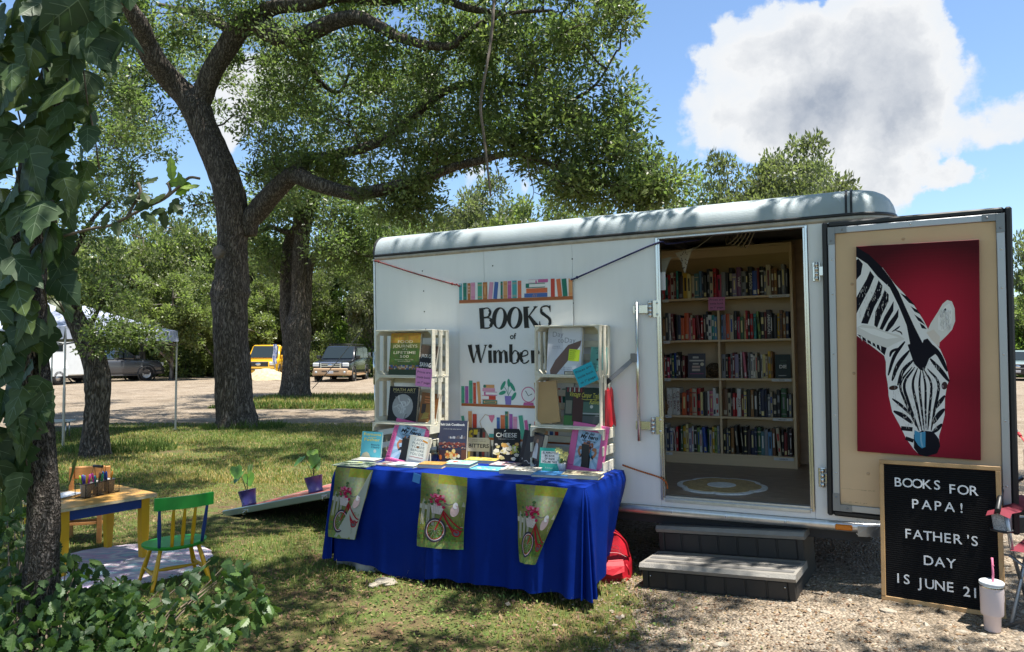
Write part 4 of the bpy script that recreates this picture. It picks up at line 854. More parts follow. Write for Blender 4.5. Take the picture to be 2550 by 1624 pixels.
rb.box(-2.52, -2.49, .0, W2, 1.86, 1.9); part('rear_header', rb, M_rubber)
part('rub_rail', sweep([(.0, -.128), (-.014, -.127), (-.016, -.098), (-.016, -.072), (0, -.068)], PATH), M_alu)
sb_ = MB()
for u in (-2.2, -1.6, -1.0, -.45, .05, .42, .8, 1.15): sb_.lathe([(0, .004), (.006, .004), (.0075, 0)], 8, M=Matrix.Translation((u, -.016, -.10)) @ FACE)
part('rail_bolt', sb_, M_chrome)
sb_ = MB()
for px, py in ((1052, 675), (1055, 725), (1057, 776), (1227, 662), (1425, 645), (1427, 700), (1427, 755), (1433, 975), (1060, 820), (1063, 905), (1067, 977)):
    u, z = tp(px, py); sb_.lathe([(0, .002), (.0055, .002), (.006, 0)], 8, M=Matrix.Translation((u, -.0005, z)) @ FACE)
part('wall_screw', sb_, pm('dull_screw', (.1, .1, .1), .5, .6))
# corner posts at the rear
part('rear_post', MB().box(-2.52, -2.502, -.006, .07, ZR, 1.86, .003), M_alu); part('rear_post', MB().box(-2.52, -2.502, W2 - .07, W2 + .004, ZR, 1.86, .003), M_alu)
b = MB().tube([(-2.512, -.016, .78), (-2.512, -.016, 1.06)], .012, 8).tube([(-2.512, -.014, .2), (-2.512, -.014, 1.02)], .007, 8)
part('rear_cam_bar', b, M_chrome)
# frame, floor and interior
part('chassis', MB().box(-2.5, 1.3, .10, .16, -.21, -.07).box(-2.5, 1.3, W2 - .16, W2 - .10, -.21, -.07).box(-2.49, -2.43, .16, W2 - .16, -.2, -.08).box(-.9, -.84, .16, W2 - .16, -.2, -.08).box(.5, .56, .16, W2 - .16, -.2, -.08), pm('chassis_steel', (.03, .03, .032), .6))
part('subfloor', MB().box(-2.49, 1.24, .031, W2 - .031, -.066, -.006), M_int)
for k in range(9):
    y0 = .052 + k * .193; part('floor_plank', MB().box(-2.48, 1.2, y0, y0 + .1915, -.005, .001 + .0004 * (k % 2)), M_floorv)
part('inner_wall', MB().box(-2.49, 1.22, 1.785, 1.815, .002, 1.98), M_int)
for k in range(4):
    y0 = .05 + k * .433; part('inner_panel', MB().box(1.205, 1.225, y0, y0 + .428, .002, 1.98, .002), M_int)
part('inner_panel', MB().box(-2.49, -.045, .034, .045, .002, 1.98), M_int); part('inner_panel', MB().box(1.0, 1.2, .034, .045, .002, 1.98), M_int)
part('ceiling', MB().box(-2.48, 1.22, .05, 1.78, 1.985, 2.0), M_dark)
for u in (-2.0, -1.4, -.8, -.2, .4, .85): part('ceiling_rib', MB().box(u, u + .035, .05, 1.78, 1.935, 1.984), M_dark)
# polished doorway trim
DW, DH = .954, 1.83
part('door_jamb', MB().box(-.028, -.012, -.012, .05, -.02, 1.842, .002).box(-.012, .0, -.005, .05, -.004, 1.83, .002), M_chrome)
part('door_jamb', MB().box(DW + .012, DW + .028, -.012, .05, -.02, 1.842, .002).box(DW, DW + .012, -.005, .05, -.004, 1.83, .002), M_chrome)
part('door_head_trim', MB().box(-.012, DW + .012, -.012, .05, 1.831, 1.843, .002), M_alu)
part('threshold', MB().box(0, DW, .002, .06, -.005, .010, .002).box(0, DW, -.012, .0, -.03, -.008, .002), M_alu)
# trim pieces on the left of the doorway: locking bar, two strap hinges, hold-back arm
b = MB().tube([(-.168, -.045, .395), (-.166, -.045, 1.385)], .0125, 10); part('locking_bar', b, M_chrome)
def strap(u0, z, sgn, parent, plate=.055):
    b = MB(); b.box(u0 + .018, u0 + .018 + sgn * plate, -.008, -.001, z - .062, z + .062, .002)
    for k in (-.045, -.015, .015, .045): b.tube([(u0, -.018, z + k - .013), (u0, -.018, z + k + .013)], .014, 10)
    for zz in (-.04, .04): b.lathe([(0, .006), (.009, .006), (.011, 0)], 8, M=Matrix.Translation((u0 + .018 + sgn * plate * .6, -.008, z + zz)) @ FACE)
    b.box(u0 - sgn * .12, u0 - sgn * .014, -.036, -.03, z - .03, z + .03, .002); return part('hinge', b, M_chrome, parent)
strap(-.075, 1.335, 1, None); strap(-.073, .505, 1, None)
b = MB().bar((-.19, -.05, .985), (-.36, -.09, .835), .03, .006, up=(0, 1, 0)).box(-.215, -.165, -.06, -.04, .955, 1.02, .003); part('hold_back_arm', b, pm('dull_steel', (.20, .20, .21), .45, .5))
part('hold_back_grip', MB().bar((-.36, -.09, .835), (-.43, -.105, .77), .03, .012, up=(0, 1, 0)), M_rubber)
strap(1.035, 1.535, -1, None, .045); strap(1.035, .205, -1, None, .045)
part('marker_light', MB().box(1.10, 1.20, -.032, -.017, -.118, -.082, .006), pm('amber_lens', (.75, .22, .02), .25))
M_diam = pm('tread_plate', (.42, .43, .44), .35, .8)
b = sweep([(-.020, -.150), (-.020, -.085)], PATH[8:20]); 
for k in range(9):
    for j in range(2):
        p = PATH[8 + k]; q = PATH[9 + k]; t = .5 * j; x, y = p[0] + (q[0] - p[0]) * t, p[1] + (q[1] - p[1]) * t; ix, iy = p[2], p[3]; z = -.138 + .02 * ((k * 2 + j) % 3)
        tx, ty = iy, -ix; s_ = 1 if (k + j) % 2 else -1
        b.bar((x - ix * .022 - tx * .01, y - iy * .022 - ty * .01, z - .008 * s_), (x - ix * .022 + tx * .01, y - iy * .022 + ty * .01, z + .008 * s_), .005, .004, up=(ix, iy, 0))
part('gravel_guard', b, M_diam)
b = MB().bar((1.5, .25, -.13), (2.75, W2 / 2, -.13), .05, .10).bar((1.5, W2 - .25, -.13), (2.75, W2 / 2, -.13), .05, .10).box(2.6, 2.9, W2 / 2 - .04, W2 / 2 + .04, -.17, -.07, .01).tube([(2.55, W2 / 2 + .1, -.55), (2.55, W2 / 2 + .1, .15)], .035, 12)
part('tongue', b, pm('tongue_steel', (.03, .03, .032), .45, .3))
for yy in (.10, W2 - .30):
    wh = E('wheel', Matrix.Translation((-.9, yy, -.255)), parent=trailer)
    Mw = Matrix.Rotation(R(-90), 4, 'X')
    MB().lathe([(.17, .0), (.29, .0), (.312, .03), (.315, .10), (.312, .17), (.29, .2), (.17, .2)], 28, M=Mw).build('tyre', M_rubber, wh)
    MB().lathe([(0, .03), (.06, .02), (.10, .05), (.16, .04), (.175, .01), (.175, .19), (0, .19)], 20, M=Mw).build('rim', M_white, wh)
# rear ramp lying on the lawn
A0, A1 = Vector((-2.5, .04, -.09)), None
tip = TI @ Vector((-2.84, 7.28, .02)); L0 = Vector((-2.52, .03, -.08)); dirr = (Vector((tip.x, .03, tip.z)) - L0); LEN = dirr.length; dirr.normalize()
rx = dirr; ry = Vector((0, 1, 0)); rz = rx.cross(ry).normalized() * -1
if rz.z < 0: rz = -rz
Mr = Matrix((rx, ry, rz)).transposed().to_4x4(); Mr.translation = L0
ramp_o = E('ramp', Mr, parent=trailer)
M_ramp = bpy.data.materials.new('streaked_ramp'); M_ramp.use_nodes = True; t = M_ramp.node_tree; bs = t.nodes['Principled BSDF']
tcn = N(t, 'ShaderNodeTexCoord'); mpn = N(t, 'ShaderNodeMapping'); mpn.inputs['Scale'].default_value = (.5, 9, 1); t.links.new(tcn.outputs['Object'], mpn.inputs[0])
nsn = N(t, 'ShaderNodeTexNoise', inp={'Scale': 1.0, 'Detail': 5.0}); t.links.new(mpn.outputs[0], nsn.inputs['Vector']); rpn = N(t, 'ShaderNodeValToRGB'); t.links.new(nsn.outputs['Fac'], rpn.inputs[0])
el = rpn.color_ramp.elements; el[0].position = .36; el[0].color = (.34, .03, .045, 1); el[1].position = .66; el[1].color = (.34, .42, .35, 1); rpn.color_ramp.elements.new(.50).color = (.50, .16, .14, 1)
t.links.new(rpn.outputs[0], bs.inputs['Base Color']); bs.inputs['Roughness'].default_value = .38
MB().box(.0, LEN - .18, .05, 1.72, -.008, .012, .003).build('ramp_deck', M_ramp, ramp_o)
M_ralu = pm('ramp_edge_aluminium', (.34, .43, .40), .3, .8)
MB().box(0, LEN - .02, -.002, .05, -.045, .018, .006).build('ramp_rail', M_ralu, ramp_o); MB().box(0, LEN - .02, 1.72, 1.772, -.045, .018, .006).build('ramp_rail', M_ralu, ramp_o)
MB().prism([(LEN - .18, -.04), (LEN - .18, .014), (LEN + .08, -.03), (LEN + .08, -.045)], .05, 1.72).build('ramp_flap', M_ralu, ramp_o)
MB().box(0, LEN - .2, .05, 1.72, -.04, -.01).build('ramp_underside', pm('ramp_underside', (.02, .02, .02), .7), ramp_o)
for xx in (LEN - .35, LEN - 1.35): MB().tube([(xx, -.012, -.02), (xx + .02, -.03, -.03), (xx + .03, -.03, -.05), (xx + .02, -.012, -.055)], .004, 6).box(xx - .02, xx + .05, -.01, -.003, -.035, -.008, .002).build('ramp_latch', M_chrome, ramp_o)

# ---- the open side door, swung right round beyond the nose
DA = R(5)
Md = Matrix.Translation((1.06, -.045, 0)) @ Matrix.Rotation(-DA, 4, 'Z') @ Matrix.Rotation(R(.55), 4, 'Y')
door = E('side_door', Md, parent=trailer)
M_grey_br = pm('grey_bracket', (.25, .26, .27), .45, .6)
DWd, Z0, Z1 = 1.01, -.022, 1.842
sub = lambda n, b, m: b.build(n, m, door)
sub('door_skin', MB().box(.012, DWd - .012, .0, .035, Z0 + .012, Z1 - .012, .002), M_white)
ru = MB().box(0, .036, -.022, .03, Z0, Z1, .01).box(DWd - .036, DWd, -.022, .03, Z0, Z1, .01).box(.036, DWd - .036, -.022, .03, Z0, Z0 + .036, .01).box(.036, DWd - .036, -.022, .03, Z1 - .036, Z1, .01)
sub('door_gasket', ru, M_rubber)
MA2 = pm('door_frame_aluminium', (.46, .47, .49), .42, .75)
fr = MB().box(.037, .077, -.028, -.001, Z0 + .037, Z1 - .037, .003).box(DWd - .077, DWd - .037, -.028, -.001, Z0 + .037, Z1 - .037, .003)
sub('door_frame', fr, MA2); [sub('door_frame', MB().box(.078, DWd - .078, -.028, -.001, z, z + .04, .003), MA2) for z in (Z0 + .037, Z1 - .077)]
for (cx, sx) in ((.036, 1), (DWd - .036, -1)):
    for (cz, sz) in ((Z0 + .036, 1), (Z1 - .036, -1)):
        b = MB().box(cx, cx + sx * .042, -.033, -.029, cz, cz + sz * .11, .001).box(cx + sx * .042, cx + sx * .11, -.033, -.029, cz, cz + sz * .042, .001)
        for q in ((.02, .085), (.085, .02)): b.lathe([(0, .004), (.006, .004), (.007, 0)], 8, M=Matrix.Translation((cx + sx * q[0], -.033, cz + sz * q[1])) @ FACE)
        sub('corner_bracket', b, M_grey_br)
b = MB()
for zz in (.25, .62, 1.0, 1.38, 1.6):
    for cx in (.057, DWd - .057): b.lathe([(0, .003), (.005, .003), (.006, 0)], 8, M=Matrix.Translation((cx, -.028, zz)) @ FACE)
b.lathe([(0, .003), (.005, .003), (.006, 0)], 8, M=Matrix.Translation((.5, -.028, Z1 - .057)) @ FACE); sub('frame_rivet', b, M_chrome)
pan = MB().box(.078, DWd - .078, -.018, -.002, Z0 + .078, Z1 - .078, .001)
pn = pan.build('door_lining', M_beige, door)
for x, z in ((.17, 1.44), (.17, .88), (.24, .26), (.34, .26), (.46, 1.70)): MB().lathe([(0, .003), (.004, .003), (.009, .001), (.010, 0)], 10, M=Matrix.Translation((x, -.018, z)) @ FACE).build('lining_screw', pm('painted_screw', (.5, .34, .2), .5), pn)
a = Art(); rs2 = random.Random(3)
for k in range(24): x = .09 + rs2.random() * .19; z = .155 + .035 * (x - .09) * 0 + rs2.uniform(-.002, .002); a.ell(x, z, rs2.uniform(.001, .004), .0012, (.13, .08, .04), n=6)
for k in range(16): x = .10 + rs2.random() * .13; a.ell(x, .075 + rs2.uniform(-.002, .002), rs2.uniform(.001, .004), .0011, (.13, .08, .04), n=6)
a.build('scuff_marks', M_print, pn, Matrix.Translation((0, -.0182, 0)) @ FACE)
DOORM = TX @ Md
# ================================================================== zebra canvas on the door
CW, CHt = .648, 1.272
CM = DOORM @ Matrix.Translation((.184, -.019, .399)) @ Matrix.Rotation(R(.8), 4, 'Y')
canvas = E('zebra_painting', CM, 'tall canvas painting of a zebra head on crimson, hung on the open door', 'painting')
MB().box(0, CW, -.030, 0, 0, CHt, .003).build('canvas', pm('canvas_edge', (.22, .012, .03), .7), canvas)
def zmap(X, Y):
    t = (X - 222) / 690; tpp = 312 - 54 * t; bo = 1465 + 35 * t; return (t * CW, (bo - Y) / (bo - tpp) * CHt)
a = Art(zmap, .000012); BLK = (.010, .010, .016); WHT = (.78, .77, .75)
b0 = Art()
def red(u, v_):
    d1 = math.exp(-(((u - .62) / .42) ** 2 + ((v_ - .62) / .30) ** 2)); d2 = math.exp(-(((u - .5) / .5) ** 2 + ((v_ - .18) / .28) ** 2)); dk = max(0, (v_ - .80) / .2); k = .30 + 1.0 * max(d1, .75 * d2) - .34 * dk
    k = max(.16, k); return (.33 * k + .02, .008 + .008 * k, .026 * k + .010)
b0.blot(0.0015, 0.0015, CW - .0015, CHt - .0015, 34, 66, red)
b0.build('ground_colour', M_cloth_print, canvas, Matrix.Translation((0, -.0302, 0)) @ FACE)
a.poly([(223, 318), (300, 365), (380, 430), (450, 520), (500, 570), (560, 640), (610, 720), (635, 770), (660, 830), (700, 880), (730, 950), (748, 1050), (735, 1090), (725, 1150), (722, 1250), (705, 1320), (690, 1370), (695, 1420), (680, 1465), (620, 1485), (580, 1475), (550, 1445), (510, 1390), (470, 1310), (430, 1240), (410, 1150), (405, 1085), (395, 1030), (395, 960), (385, 925), (330, 885), (280, 850), (223, 815)], WHT)
a.poly([(223, 314), (300, 357), (370, 420), (430, 495), (470, 560), (510, 650), (560, 760), (605, 850), (600, 885), (560, 930), (535, 860), (515, 750), (470, 640), (420, 540), (350, 480), (290, 410), (223, 370)], BLK)
for p in ([(223, 500), (250, 470), (262, 410), (235, 380), (223, 390)], [(223, 690), (250, 640), (300, 550), (330, 480), (305, 448), (285, 495), (240, 570), (223, 600)], [(250, 745), (290, 748), (330, 650), (370, 580), (378, 530), (355, 500), (330, 570), (285, 655)],
          [(328, 755), (345, 768), (375, 690), (412, 620), (414, 580), (390, 555), (370, 605), (335, 680)], [(358, 775), (375, 783), (405, 730), (440, 670), (442, 615), (425, 645), (388, 705)], [(390, 788), (407, 788), (440, 752), (468, 705), (470, 658), (450, 690), (410, 742)],
          [(478, 568), (522, 590), (566, 640), (528, 622)], [(538, 642), (575, 662), (598, 690), (560, 672)], [(558, 688), (595, 712), (622, 748), (580, 722)], [(588, 735), (612, 750), (628, 770), (600, 765)]): a.poly(p, BLK)
a.line([(430, 790), (460, 770), (478, 755)], 9, BLK, taper=.6); a.line([(450, 780), (480, 790), (490, 805)], 8, BLK, taper=.6)
a.poly([(225, 806), (300, 832), (400, 880), (388, 922), (340, 880), (255, 835)], BLK); 
for x in (245, 275, 305, 330, 355): a.poly([(x, 815 + (x - 245) * .45), (x + 12, 822 + (x - 245) * .45), (x + 12, 848 + (x - 245) * .5)], WHT)
a.poly([(225, 768), (260, 752), (330, 762), (400, 790), (470, 806), (505, 828), (440, 858), (400, 880), (330, 858), (270, 828), (225, 800)], (.66, .64, .60)); a.poly([(235, 768), (330, 775), (420, 805), (470, 820), (400, 830), (310, 805)], (.80, .79, .76))
a.poly([(628, 785), (650, 735), (690, 670), (715, 625), (740, 603), (765, 610), (780, 650), (782, 720), (765, 770), (730, 810), (690, 850), (650, 830)], (.74, .71, .66)); a.poly([(690, 700), (725, 640), (752, 622), (768, 660), (762, 730), (715, 780), (690, 770)], (.84, .82, .78)); a.ell(727, 663, 6, 14, (.05, .05, .06), 20); a.poly([(625, 790), (665, 770), (700, 810), (695, 870), (660, 835)], (.70, .62, .54))
a.poly([(610, 830), (632, 822), (690, 895), (640, 935), (612, 1005), (590, 1000), (555, 965), (520, 860), (545, 850), (590, 890)], BLK)
for p, wv in (([(505, 842), (445, 925), (408, 1035)], 20), ([(530, 892), (465, 975), (430, 1065)], 24), ([(552, 945), (495, 1005), (462, 1090)], 22), ([(470, 880), (430, 900), (418, 930)], 16),
              ([(560, 985), (500, 1080), (525, 1190), (582, 1345)], 17), ([(575, 990), (548, 1080), (572, 1210), (598, 1345)], 15), ([(593, 1000), (585, 1090), (597, 1220), (610, 1340)], 13), ([(602, 1000), (618, 1090), (618, 1220), (620, 1335)], 13), ([(612, 1000), (650, 1080), (640, 1220), (630, 1335)], 14), ([(630, 992), (690, 1075), (668, 1220), (648, 1340)], 16), ([(545, 985), (478, 1080), (505, 1180), (566, 1320)], 14),
              ([(430, 1165), (485, 1205), (545, 1262)], 17), ([(438, 1235), (495, 1262), (545, 1302)], 26), ([(480, 1330), (545, 1335)], 30), ([(505, 1385), (550, 1400)], 26), ([(622, 835), (690, 905), (738, 1005)], 26), ([(645, 935), (705, 1005), (748, 1062)], 24), ([(650, 880), (700, 930), (735, 985)], 10),
              ([(724, 1140), (695, 1180), (660, 1225)], 22), ([(722, 1215), (690, 1250), (660, 1300)], 26), ([(708, 1300), (680, 1330), (655, 1350)], 24)): a.line(p, wv, BLK, taper=.5)
a.ell(438, 1104, 26, 13, (.05, .025, .02), -8); a.ell(722, 1085, 16, 22, (.05, .03, .03), 10); a.ell(712, 1090, 6, 8, (.25, .2, .22))
a.poly([(552, 1365), (600, 1340), (660, 1345), (690, 1385), (697, 1425), (680, 1466), (620, 1486), (580, 1476), (552, 1440)], BLK)
a.poly([(554, 1338), (585, 1352), (617, 1345), (616, 1432), (596, 1440), (575, 1422), (556, 1392)], (.06, .27, .45)); a.line([(592, 1352), (592, 1395), (600, 1432)], 9, (.22, .42, .55))
rz_ = random.Random(12)
for k in range(420):                                   # brushed hairs
    t_ = rz_.random(); x0, y0, x1, y1 = rz_.choice(((240, 520, 420, 700), (430, 950, 700, 1200), (490, 1200, 680, 1330), (700, 660, 760, 760))); x, y = rz_.uniform(x0, x1), rz_.uniform(y0, y1); g_ = rz_.choice(((.60, .58, .55), (.70, .68, .66), (.48, .46, .45)))
    a.line([(x, y), (x + rz_.uniform(-6, 6), y + rz_.uniform(8, 20))], rz_.uniform(1.2, 2.6), g_, smooth=False)
a.build('zebra', M_cloth_print, canvas, Matrix.Translation((0, -.0303, 0)) @ FACE)

# ================================================================== letter board leaning on the door
bl, br = Gg(2196, 1497), Gg(2506, 1549); wv = (br - bl); BW = wv.length; byaw = math.atan2(wv.y, wv.x)
wv.z = 0; BW = wv.length
BMx = Matrix.Translation((bl.x, bl.y, bl.z + .012)) @ Matrix.Rotation(byaw, 4, 'Z') @ Matrix.Rotation(R(-6.2), 4, 'X') @ Matrix.Rotation(R(-1.0), 4, 'Y')
BH = .815
board = E('letter_board', BMx, 'black felt letter board with white letters in an oak frame, leaning on the door', 'sign')
M_oak = pm('oak_frame', (.50, .30, .13), .5, var=.15, scale=8, stretch=(1, 1, 1))
M_felt = pm('black_felt', (.006, .006, .007), .8, spec=.2)
fw = .024
MB().box(0, BW, -.012, .014, 0, fw, .002).build('frame_rail', M_oak, board); MB().box(0, BW, -.012, .014, BH - fw, BH, .002).build('frame_rail', M_oak, board)
MB().box(0, fw, -.0125, .0135, fw + .0005, BH - fw - .0005, .002).build('frame_stile', M_oak, board); MB().box(BW - fw, BW, -.0125, .0135, fw + .0005, BH - fw - .0005, .002).build('frame_stile', M_oak, board)
b = MB(); nr = 64; h0 = (BH - 2 * fw) / nr
for k in range(nr):
    z = fw + k * h0; b.add([(fw, -.001, z), (BW - fw, -.001, z), (fw, -.0045, z + h0 * .35), (BW - fw, -.0045, z + h0 * .35), (fw, -.0045, z + h0 * .75), (BW - fw, -.0045, z + h0 * .75), (fw, -.001, z + h0), (BW - fw, -.001, z + h0)], [(0, 1, 3, 2), (2, 3, 5, 4), (4, 5, 7, 6)])
b.box(fw, BW - fw, .001, .008, fw, BH - fw); b.build('felt_panel', M_felt, board)
M_letter = pm('white_plastic', (.80, .80, .80), .4)
_lm = {}
def letter_mesh(ch, h):
    if (ch, h) in _lm: return _lm[ch, h]
    vv, ff, bb = text_mesh(ch, .006); k = h / .69; n = len(vv); th = .003; cx = (bb[0] + bb[1]) / 2
    V = [((x - cx) * k, -th, y * k) for x, y in vv] + [((x - cx) * k, 0, y * k) for x, y in vv]; edges = {}
    for f in ff:
        for i in range(len(f)): e_ = (f[i], f[(i + 1) % len(f)]); edges[e_] = edges.get(e_, 0) + 1
    Fs = [tuple(f) for f in ff] + [(a_ + n, b_ + n, b_, a_) for (a_, b_) in edges if (b_, a_) not in edges]
    me = bpy.data.meshes.new('letter'); me.from_pydata(V, [], Fs); me.materials.append(M_letter); me.update(); _lm[ch, h] = (me, (bb[1] - bb[0]) * k); return _lm[ch, h]
def bline(s, zc, x0, step, h=.052):
    x = x0
    for ch in s:
        if ch != ' ':
            hh, dz = (h, 0) if ch.isupper() or ch in "!0123456789'" else (h * .5, h * .52)
            me, lw = letter_mesh(ch.upper(), hh); link('letter', me, board, Matrix.Translation((x, -.0046, zc - h / 2 + dz)))
            x += (step if hh == h else step * .5) * (.62 if ch == "'" else 1)
        else: x += step
def bx_(X): return (X - 573) / (1475 - 573) * BW
bline('BOOKS', BH * .845, bx_(735) - .01, .0505); bline('FOR', BH * .825, bx_(1130), .0525)
bline('PAPA!', BH * .70, bx_(850), .058); bline("FATHER'S", BH * .485, bx_(790), .0500); bline('DAY', BH * .315, bx_(940), .056)
bline('IS', BH * .165, bx_(705), .045); bline('JUNE', BH * .155, bx_(868), .051); bline('21st', BH * .14, bx_(1210), .040)

# ================================================================== banner on the trailer wall
BWD, BHT = .99, 1.30
BAN = TX @ Matrix.Translation((-1.667, -.014, 1.607 - BHT)) @ Matrix.Rotation(R(.7), 4, 'Y')
ban = E('shop_banner', BAN, 'white vinyl banner with painted bookshelves and black lettering tied to the trailer wall', 'banner')
b = MB(); b.grid(lambda u, v_: Vector((u * BWD, -.006 + .0005 * math.sin(u * 9), v_ * BHT)), 24, 12); b.build('vinyl', pm('white_vinyl', (.76, .76, .76), .5), ban)
def bm(X, Y): return ((X - 150) / 1033 * BWD, BHT - (Y - 190 + (X - 150) * 0) / 1033 * BWD)
a = Art(bm, .000012)
TE, DG, GR, PK, MG, OR, BR_, RD, BL, PU, LO = (.06, .33, .35), (.01, .16, .11), (.06, .33, .22), (.62, .28, .40), (.50, .10, .28), (.62, .30, .12), (.40, .14, .03), (.50, .05, .03), (.05, .12, .36), (.30, .09, .33), (.62, .14, .05)
SH = (.34, .10, .03)
def bk(x0, x1, top, bot, col, tilt=0, deco=None):
    a.rect(x0, top, x1, bot, col, tilt)
    if deco and abs(tilt) < 4:
        h = bot - top
        for q in (.12, .18, .82, .88): a.rect(x0 + 2, top + h * q, x1 - 2, top + h * q + 3, deco)
for x0, x1, t_, c, tl, dc in ((151, 180, 196, TE, 0, BL), (190, 225, 192, DG, 0, TE), (232, 262, 196, BR_, 0, None), (266, 306, 192, PK, 0, MG), (330, 372, 194, GR, 0, OR), (380, 422, 194, BR_, 0, OR), (436, 474, 196, PK, 6, RD), (484, 520, 196, BL, 6, OR), (546, 566, 196, DG, 0, RD), (571, 608, 194, OR, 0, BR_), (612, 646, 194, MG, 0, PK), (653, 695, 192, TE, 0, OR), (703, 736, 196, LO, 0, MG), (996, 1030, 192, RD, 0, None), (1050, 1086, 196, LO, -6, OR), (1094, 1134, 196, DG, -4.5, None), (1148, 1182, 196, OR, 0, LO)): bk(x0, x1, t_, 336, c, tl, dc)
for y in (225, 250, 275): a.poly([(247, y - 12), (258, y), (247, y + 12), (236, y)], (.7, .4, .3))
a.ell(401, 265, 9, 42, OR)
for x0, x1, y0, y1, c in ((762, 966, 302, 334, BL), (780, 966, 262, 300, LO), (775, 946, 222, 258, DG), (800, 972, 192, 218, MG)): a.rect(x0, y0, x1, y1, c)
a.rect(806, 228, 946, 252, (.74, .73, .72)); a.rect(800, 194, 885, 216, (.74, .73, .72)); a.rect(862, 200, 874, 226, MG); a.line([(845, 306), (838, 330)], 3, OR); a.line([(860, 306), (853, 330)], 3, OR); a.line([(875, 306), (868, 330)], 3, OR)
a.rect(151, 336, 1183, 362, SH); a.rect(151, 362, 1183, 366, (.68, .5, .36))
# row two and three
for x0, x1, t_, c, tl, dc in ((166, 197, 1060, GR, 0, DG), (203, 235, 1060, PU, 0, MG), (241, 275, 1012, GR, 0, DG), (281, 308, 1030, RD, 0, OR), (322, 350, 1020, OR, -4.5, None), (900, 916, 1080, RD, 0, None), (948, 978, 1066, BL, 0, TE), (1008, 1031, 1060, MG, 0, PK), (1048, 1074, 1060, RD, -3, None), (1088, 1118, 1062, DG, -4, None), (1128, 1150, 1060, MG, -4, None), (1156, 1184, 1062, BL, -3, None)): bk(x0, x1, t_, 1203, c, tl, dc)
for x0, x1, y0, y1, c in ((370, 508, 1170, 1203, DG), (365, 494, 1134, 1168, RD), (384, 508, 1102, 1132, MG), (370, 487, 1072, 1099, PK), (380, 482, 1044, 1070, OR)): a.rect(x0, y0, x1, y1, c)
a.rect(365, 1138, 430, 1164, (.74, .73, .72)); a.rect(400, 1106, 508, 1126, (.74, .73, .72)); a.ell(392, 1057, 14, 13, DG); a.rect(382, 1178, 500, 1196, OR); a.rect(392, 1182, 490, 1192, DG)
a.poly([(577, 1132), (641, 1132), (634, 1203), (584, 1203)], (.20, .16, .45)); a.line([(610, 1132), (608, 1090), (615, 1040)], 4, DG); a.line([(608, 1120), (590, 1080), (575, 1060)], 4, DG); a.line([(610, 1130), (640, 1080)], 4, DG)
for cx, cy, rx_, ry_, an in ((562, 1048, 14, 42, 30), (615, 1026, 13, 34, -4), (648, 1056, 15, 42, -32), (556, 1108, 34, 15, -20), (660, 1134, 15, 38, 32)): a.ell(cx, cy, rx_, ry_, (.03, .28, .18), an)
a.poly([(750, 1180), (832, 1180), (838, 1203), (744, 1203)], MG); a.ring(792, 1117, 56, 64, (.55, .14, .26)); a.ell(792, 1117, 56, 56, (.76, .76, .76)); a.line([(766, 1086), (791, 1127), (824, 1110)], 6, (.02, .02, .02), smooth=False)
a.rect(167, 1204, 1183, 1226, SH)
for x0, x1, t_, c, tl, dc in ((178, 206, 1308, GR, -11, None), (232, 268, 1268, OR, 0, LO), (275, 313, 1290, RD, 0, None), (501, 530, 1310, BL, 0, TE), (537, 577, 1290, LO, 0, OR), (579, 610, 1258, DG, 0, OR), (617, 648, 1278, PU, 0, MG), (652, 690, 1298, PK, 0, MG), (712, 750, 1286, GR, -7, None), (762, 790, 1322, MG, -8, None), (800, 822, 1350, DG, -9, None), (842, 862, 1330, RD, 0, OR), (880, 915, 1300, TE, 0, DG), (925, 960, 1290, OR, 0, RD), (975, 1005, 1310, BL, 0, None), (1020, 1050, 1280, RD, 0, OR)): bk(x0, x1, t_, 1478 if x0 < 440 or x0 > 620 else 1446, c, tl, dc)
a.rect(430, 1447, 614, 1478, TE); a.rect(606, 1258, 611, 1446, OR)
a.line([(382, 1470), (343, 1350), (395, 1290), (430, 1300)], 5, (.45, .30, .18), smooth=False); a.poly([(425, 1296), (480, 1292), (482, 1310), (458, 1358), (438, 1335)], (.62, .17, .28)); a.rect(352, 1466, 418, 1478, (.5, .3, .18))
a.rect(168, 1478, 1183, 1498, SH)
# display lettering built from swelling strokes
INK = (.006, .006, .006)
def G_(o, s, strokes, polys=()):
    for st in strokes:
        pts, wd = st; a.line([(o[0] + x * s, o[1] - y * s) for x, y in pts], tuple(q * s for q in wd) if isinstance(wd, tuple) else wd * s, INK, smooth=len(pts) > 2)
    for p in polys: a.poly([(o[0] + x * s, o[1] - y * s) for x, y in p], INK)
def oval(o, s, cx, cy, rx_, ry_, ix, iy, an=-8):      # thick-thin bowl
    n = 40; P = []
    for i in range(n):
        t = 6.2832 * i / n
        for (r0, r1, ag, ddx) in ((rx_, ry_, 0, 0), (ix, iy, an, 0)):
            x, y = r0 * math.cos(t), r1 * math.sin(t); aa = R(ag); P.append((o[0] + (cx + x * math.cos(aa) - y * math.sin(aa)) * s, o[1] - (cy + x * math.sin(aa) + y * math.cos(aa)) * s))
    a._put(P, [(2 * i, 2 * i + 1, (2 * i + 3) % (2 * n), (2 * i + 2) % (2 * n)) for i in range(n)], INK)
S_ = 172                                               # cap height in banner pixels
def gB(o, s): G_(o, s, [([(.16, 0), (.13, .5), (.10, 1)], .24)], [[(0, 1), (.34, 1), (.30, .93), (.04, .95)], [(.03, 0), (.40, 0), (.36, .05), (.04, .05)]]); G_(o, s, [([(.2, .97), (.45, .99), (.60, .85), (.58, .66), (.42, .55), (.24, .53)], (.05, .09)), ([(.54, .90), (.60, .78), (.53, .62)], .13), ([(.24, .53), (.50, .52), (.68, .40), (.68, .18), (.50, .03), (.22, .03)], .07), ([(.60, .46), (.68, .29), (.60, .10)], .17)])
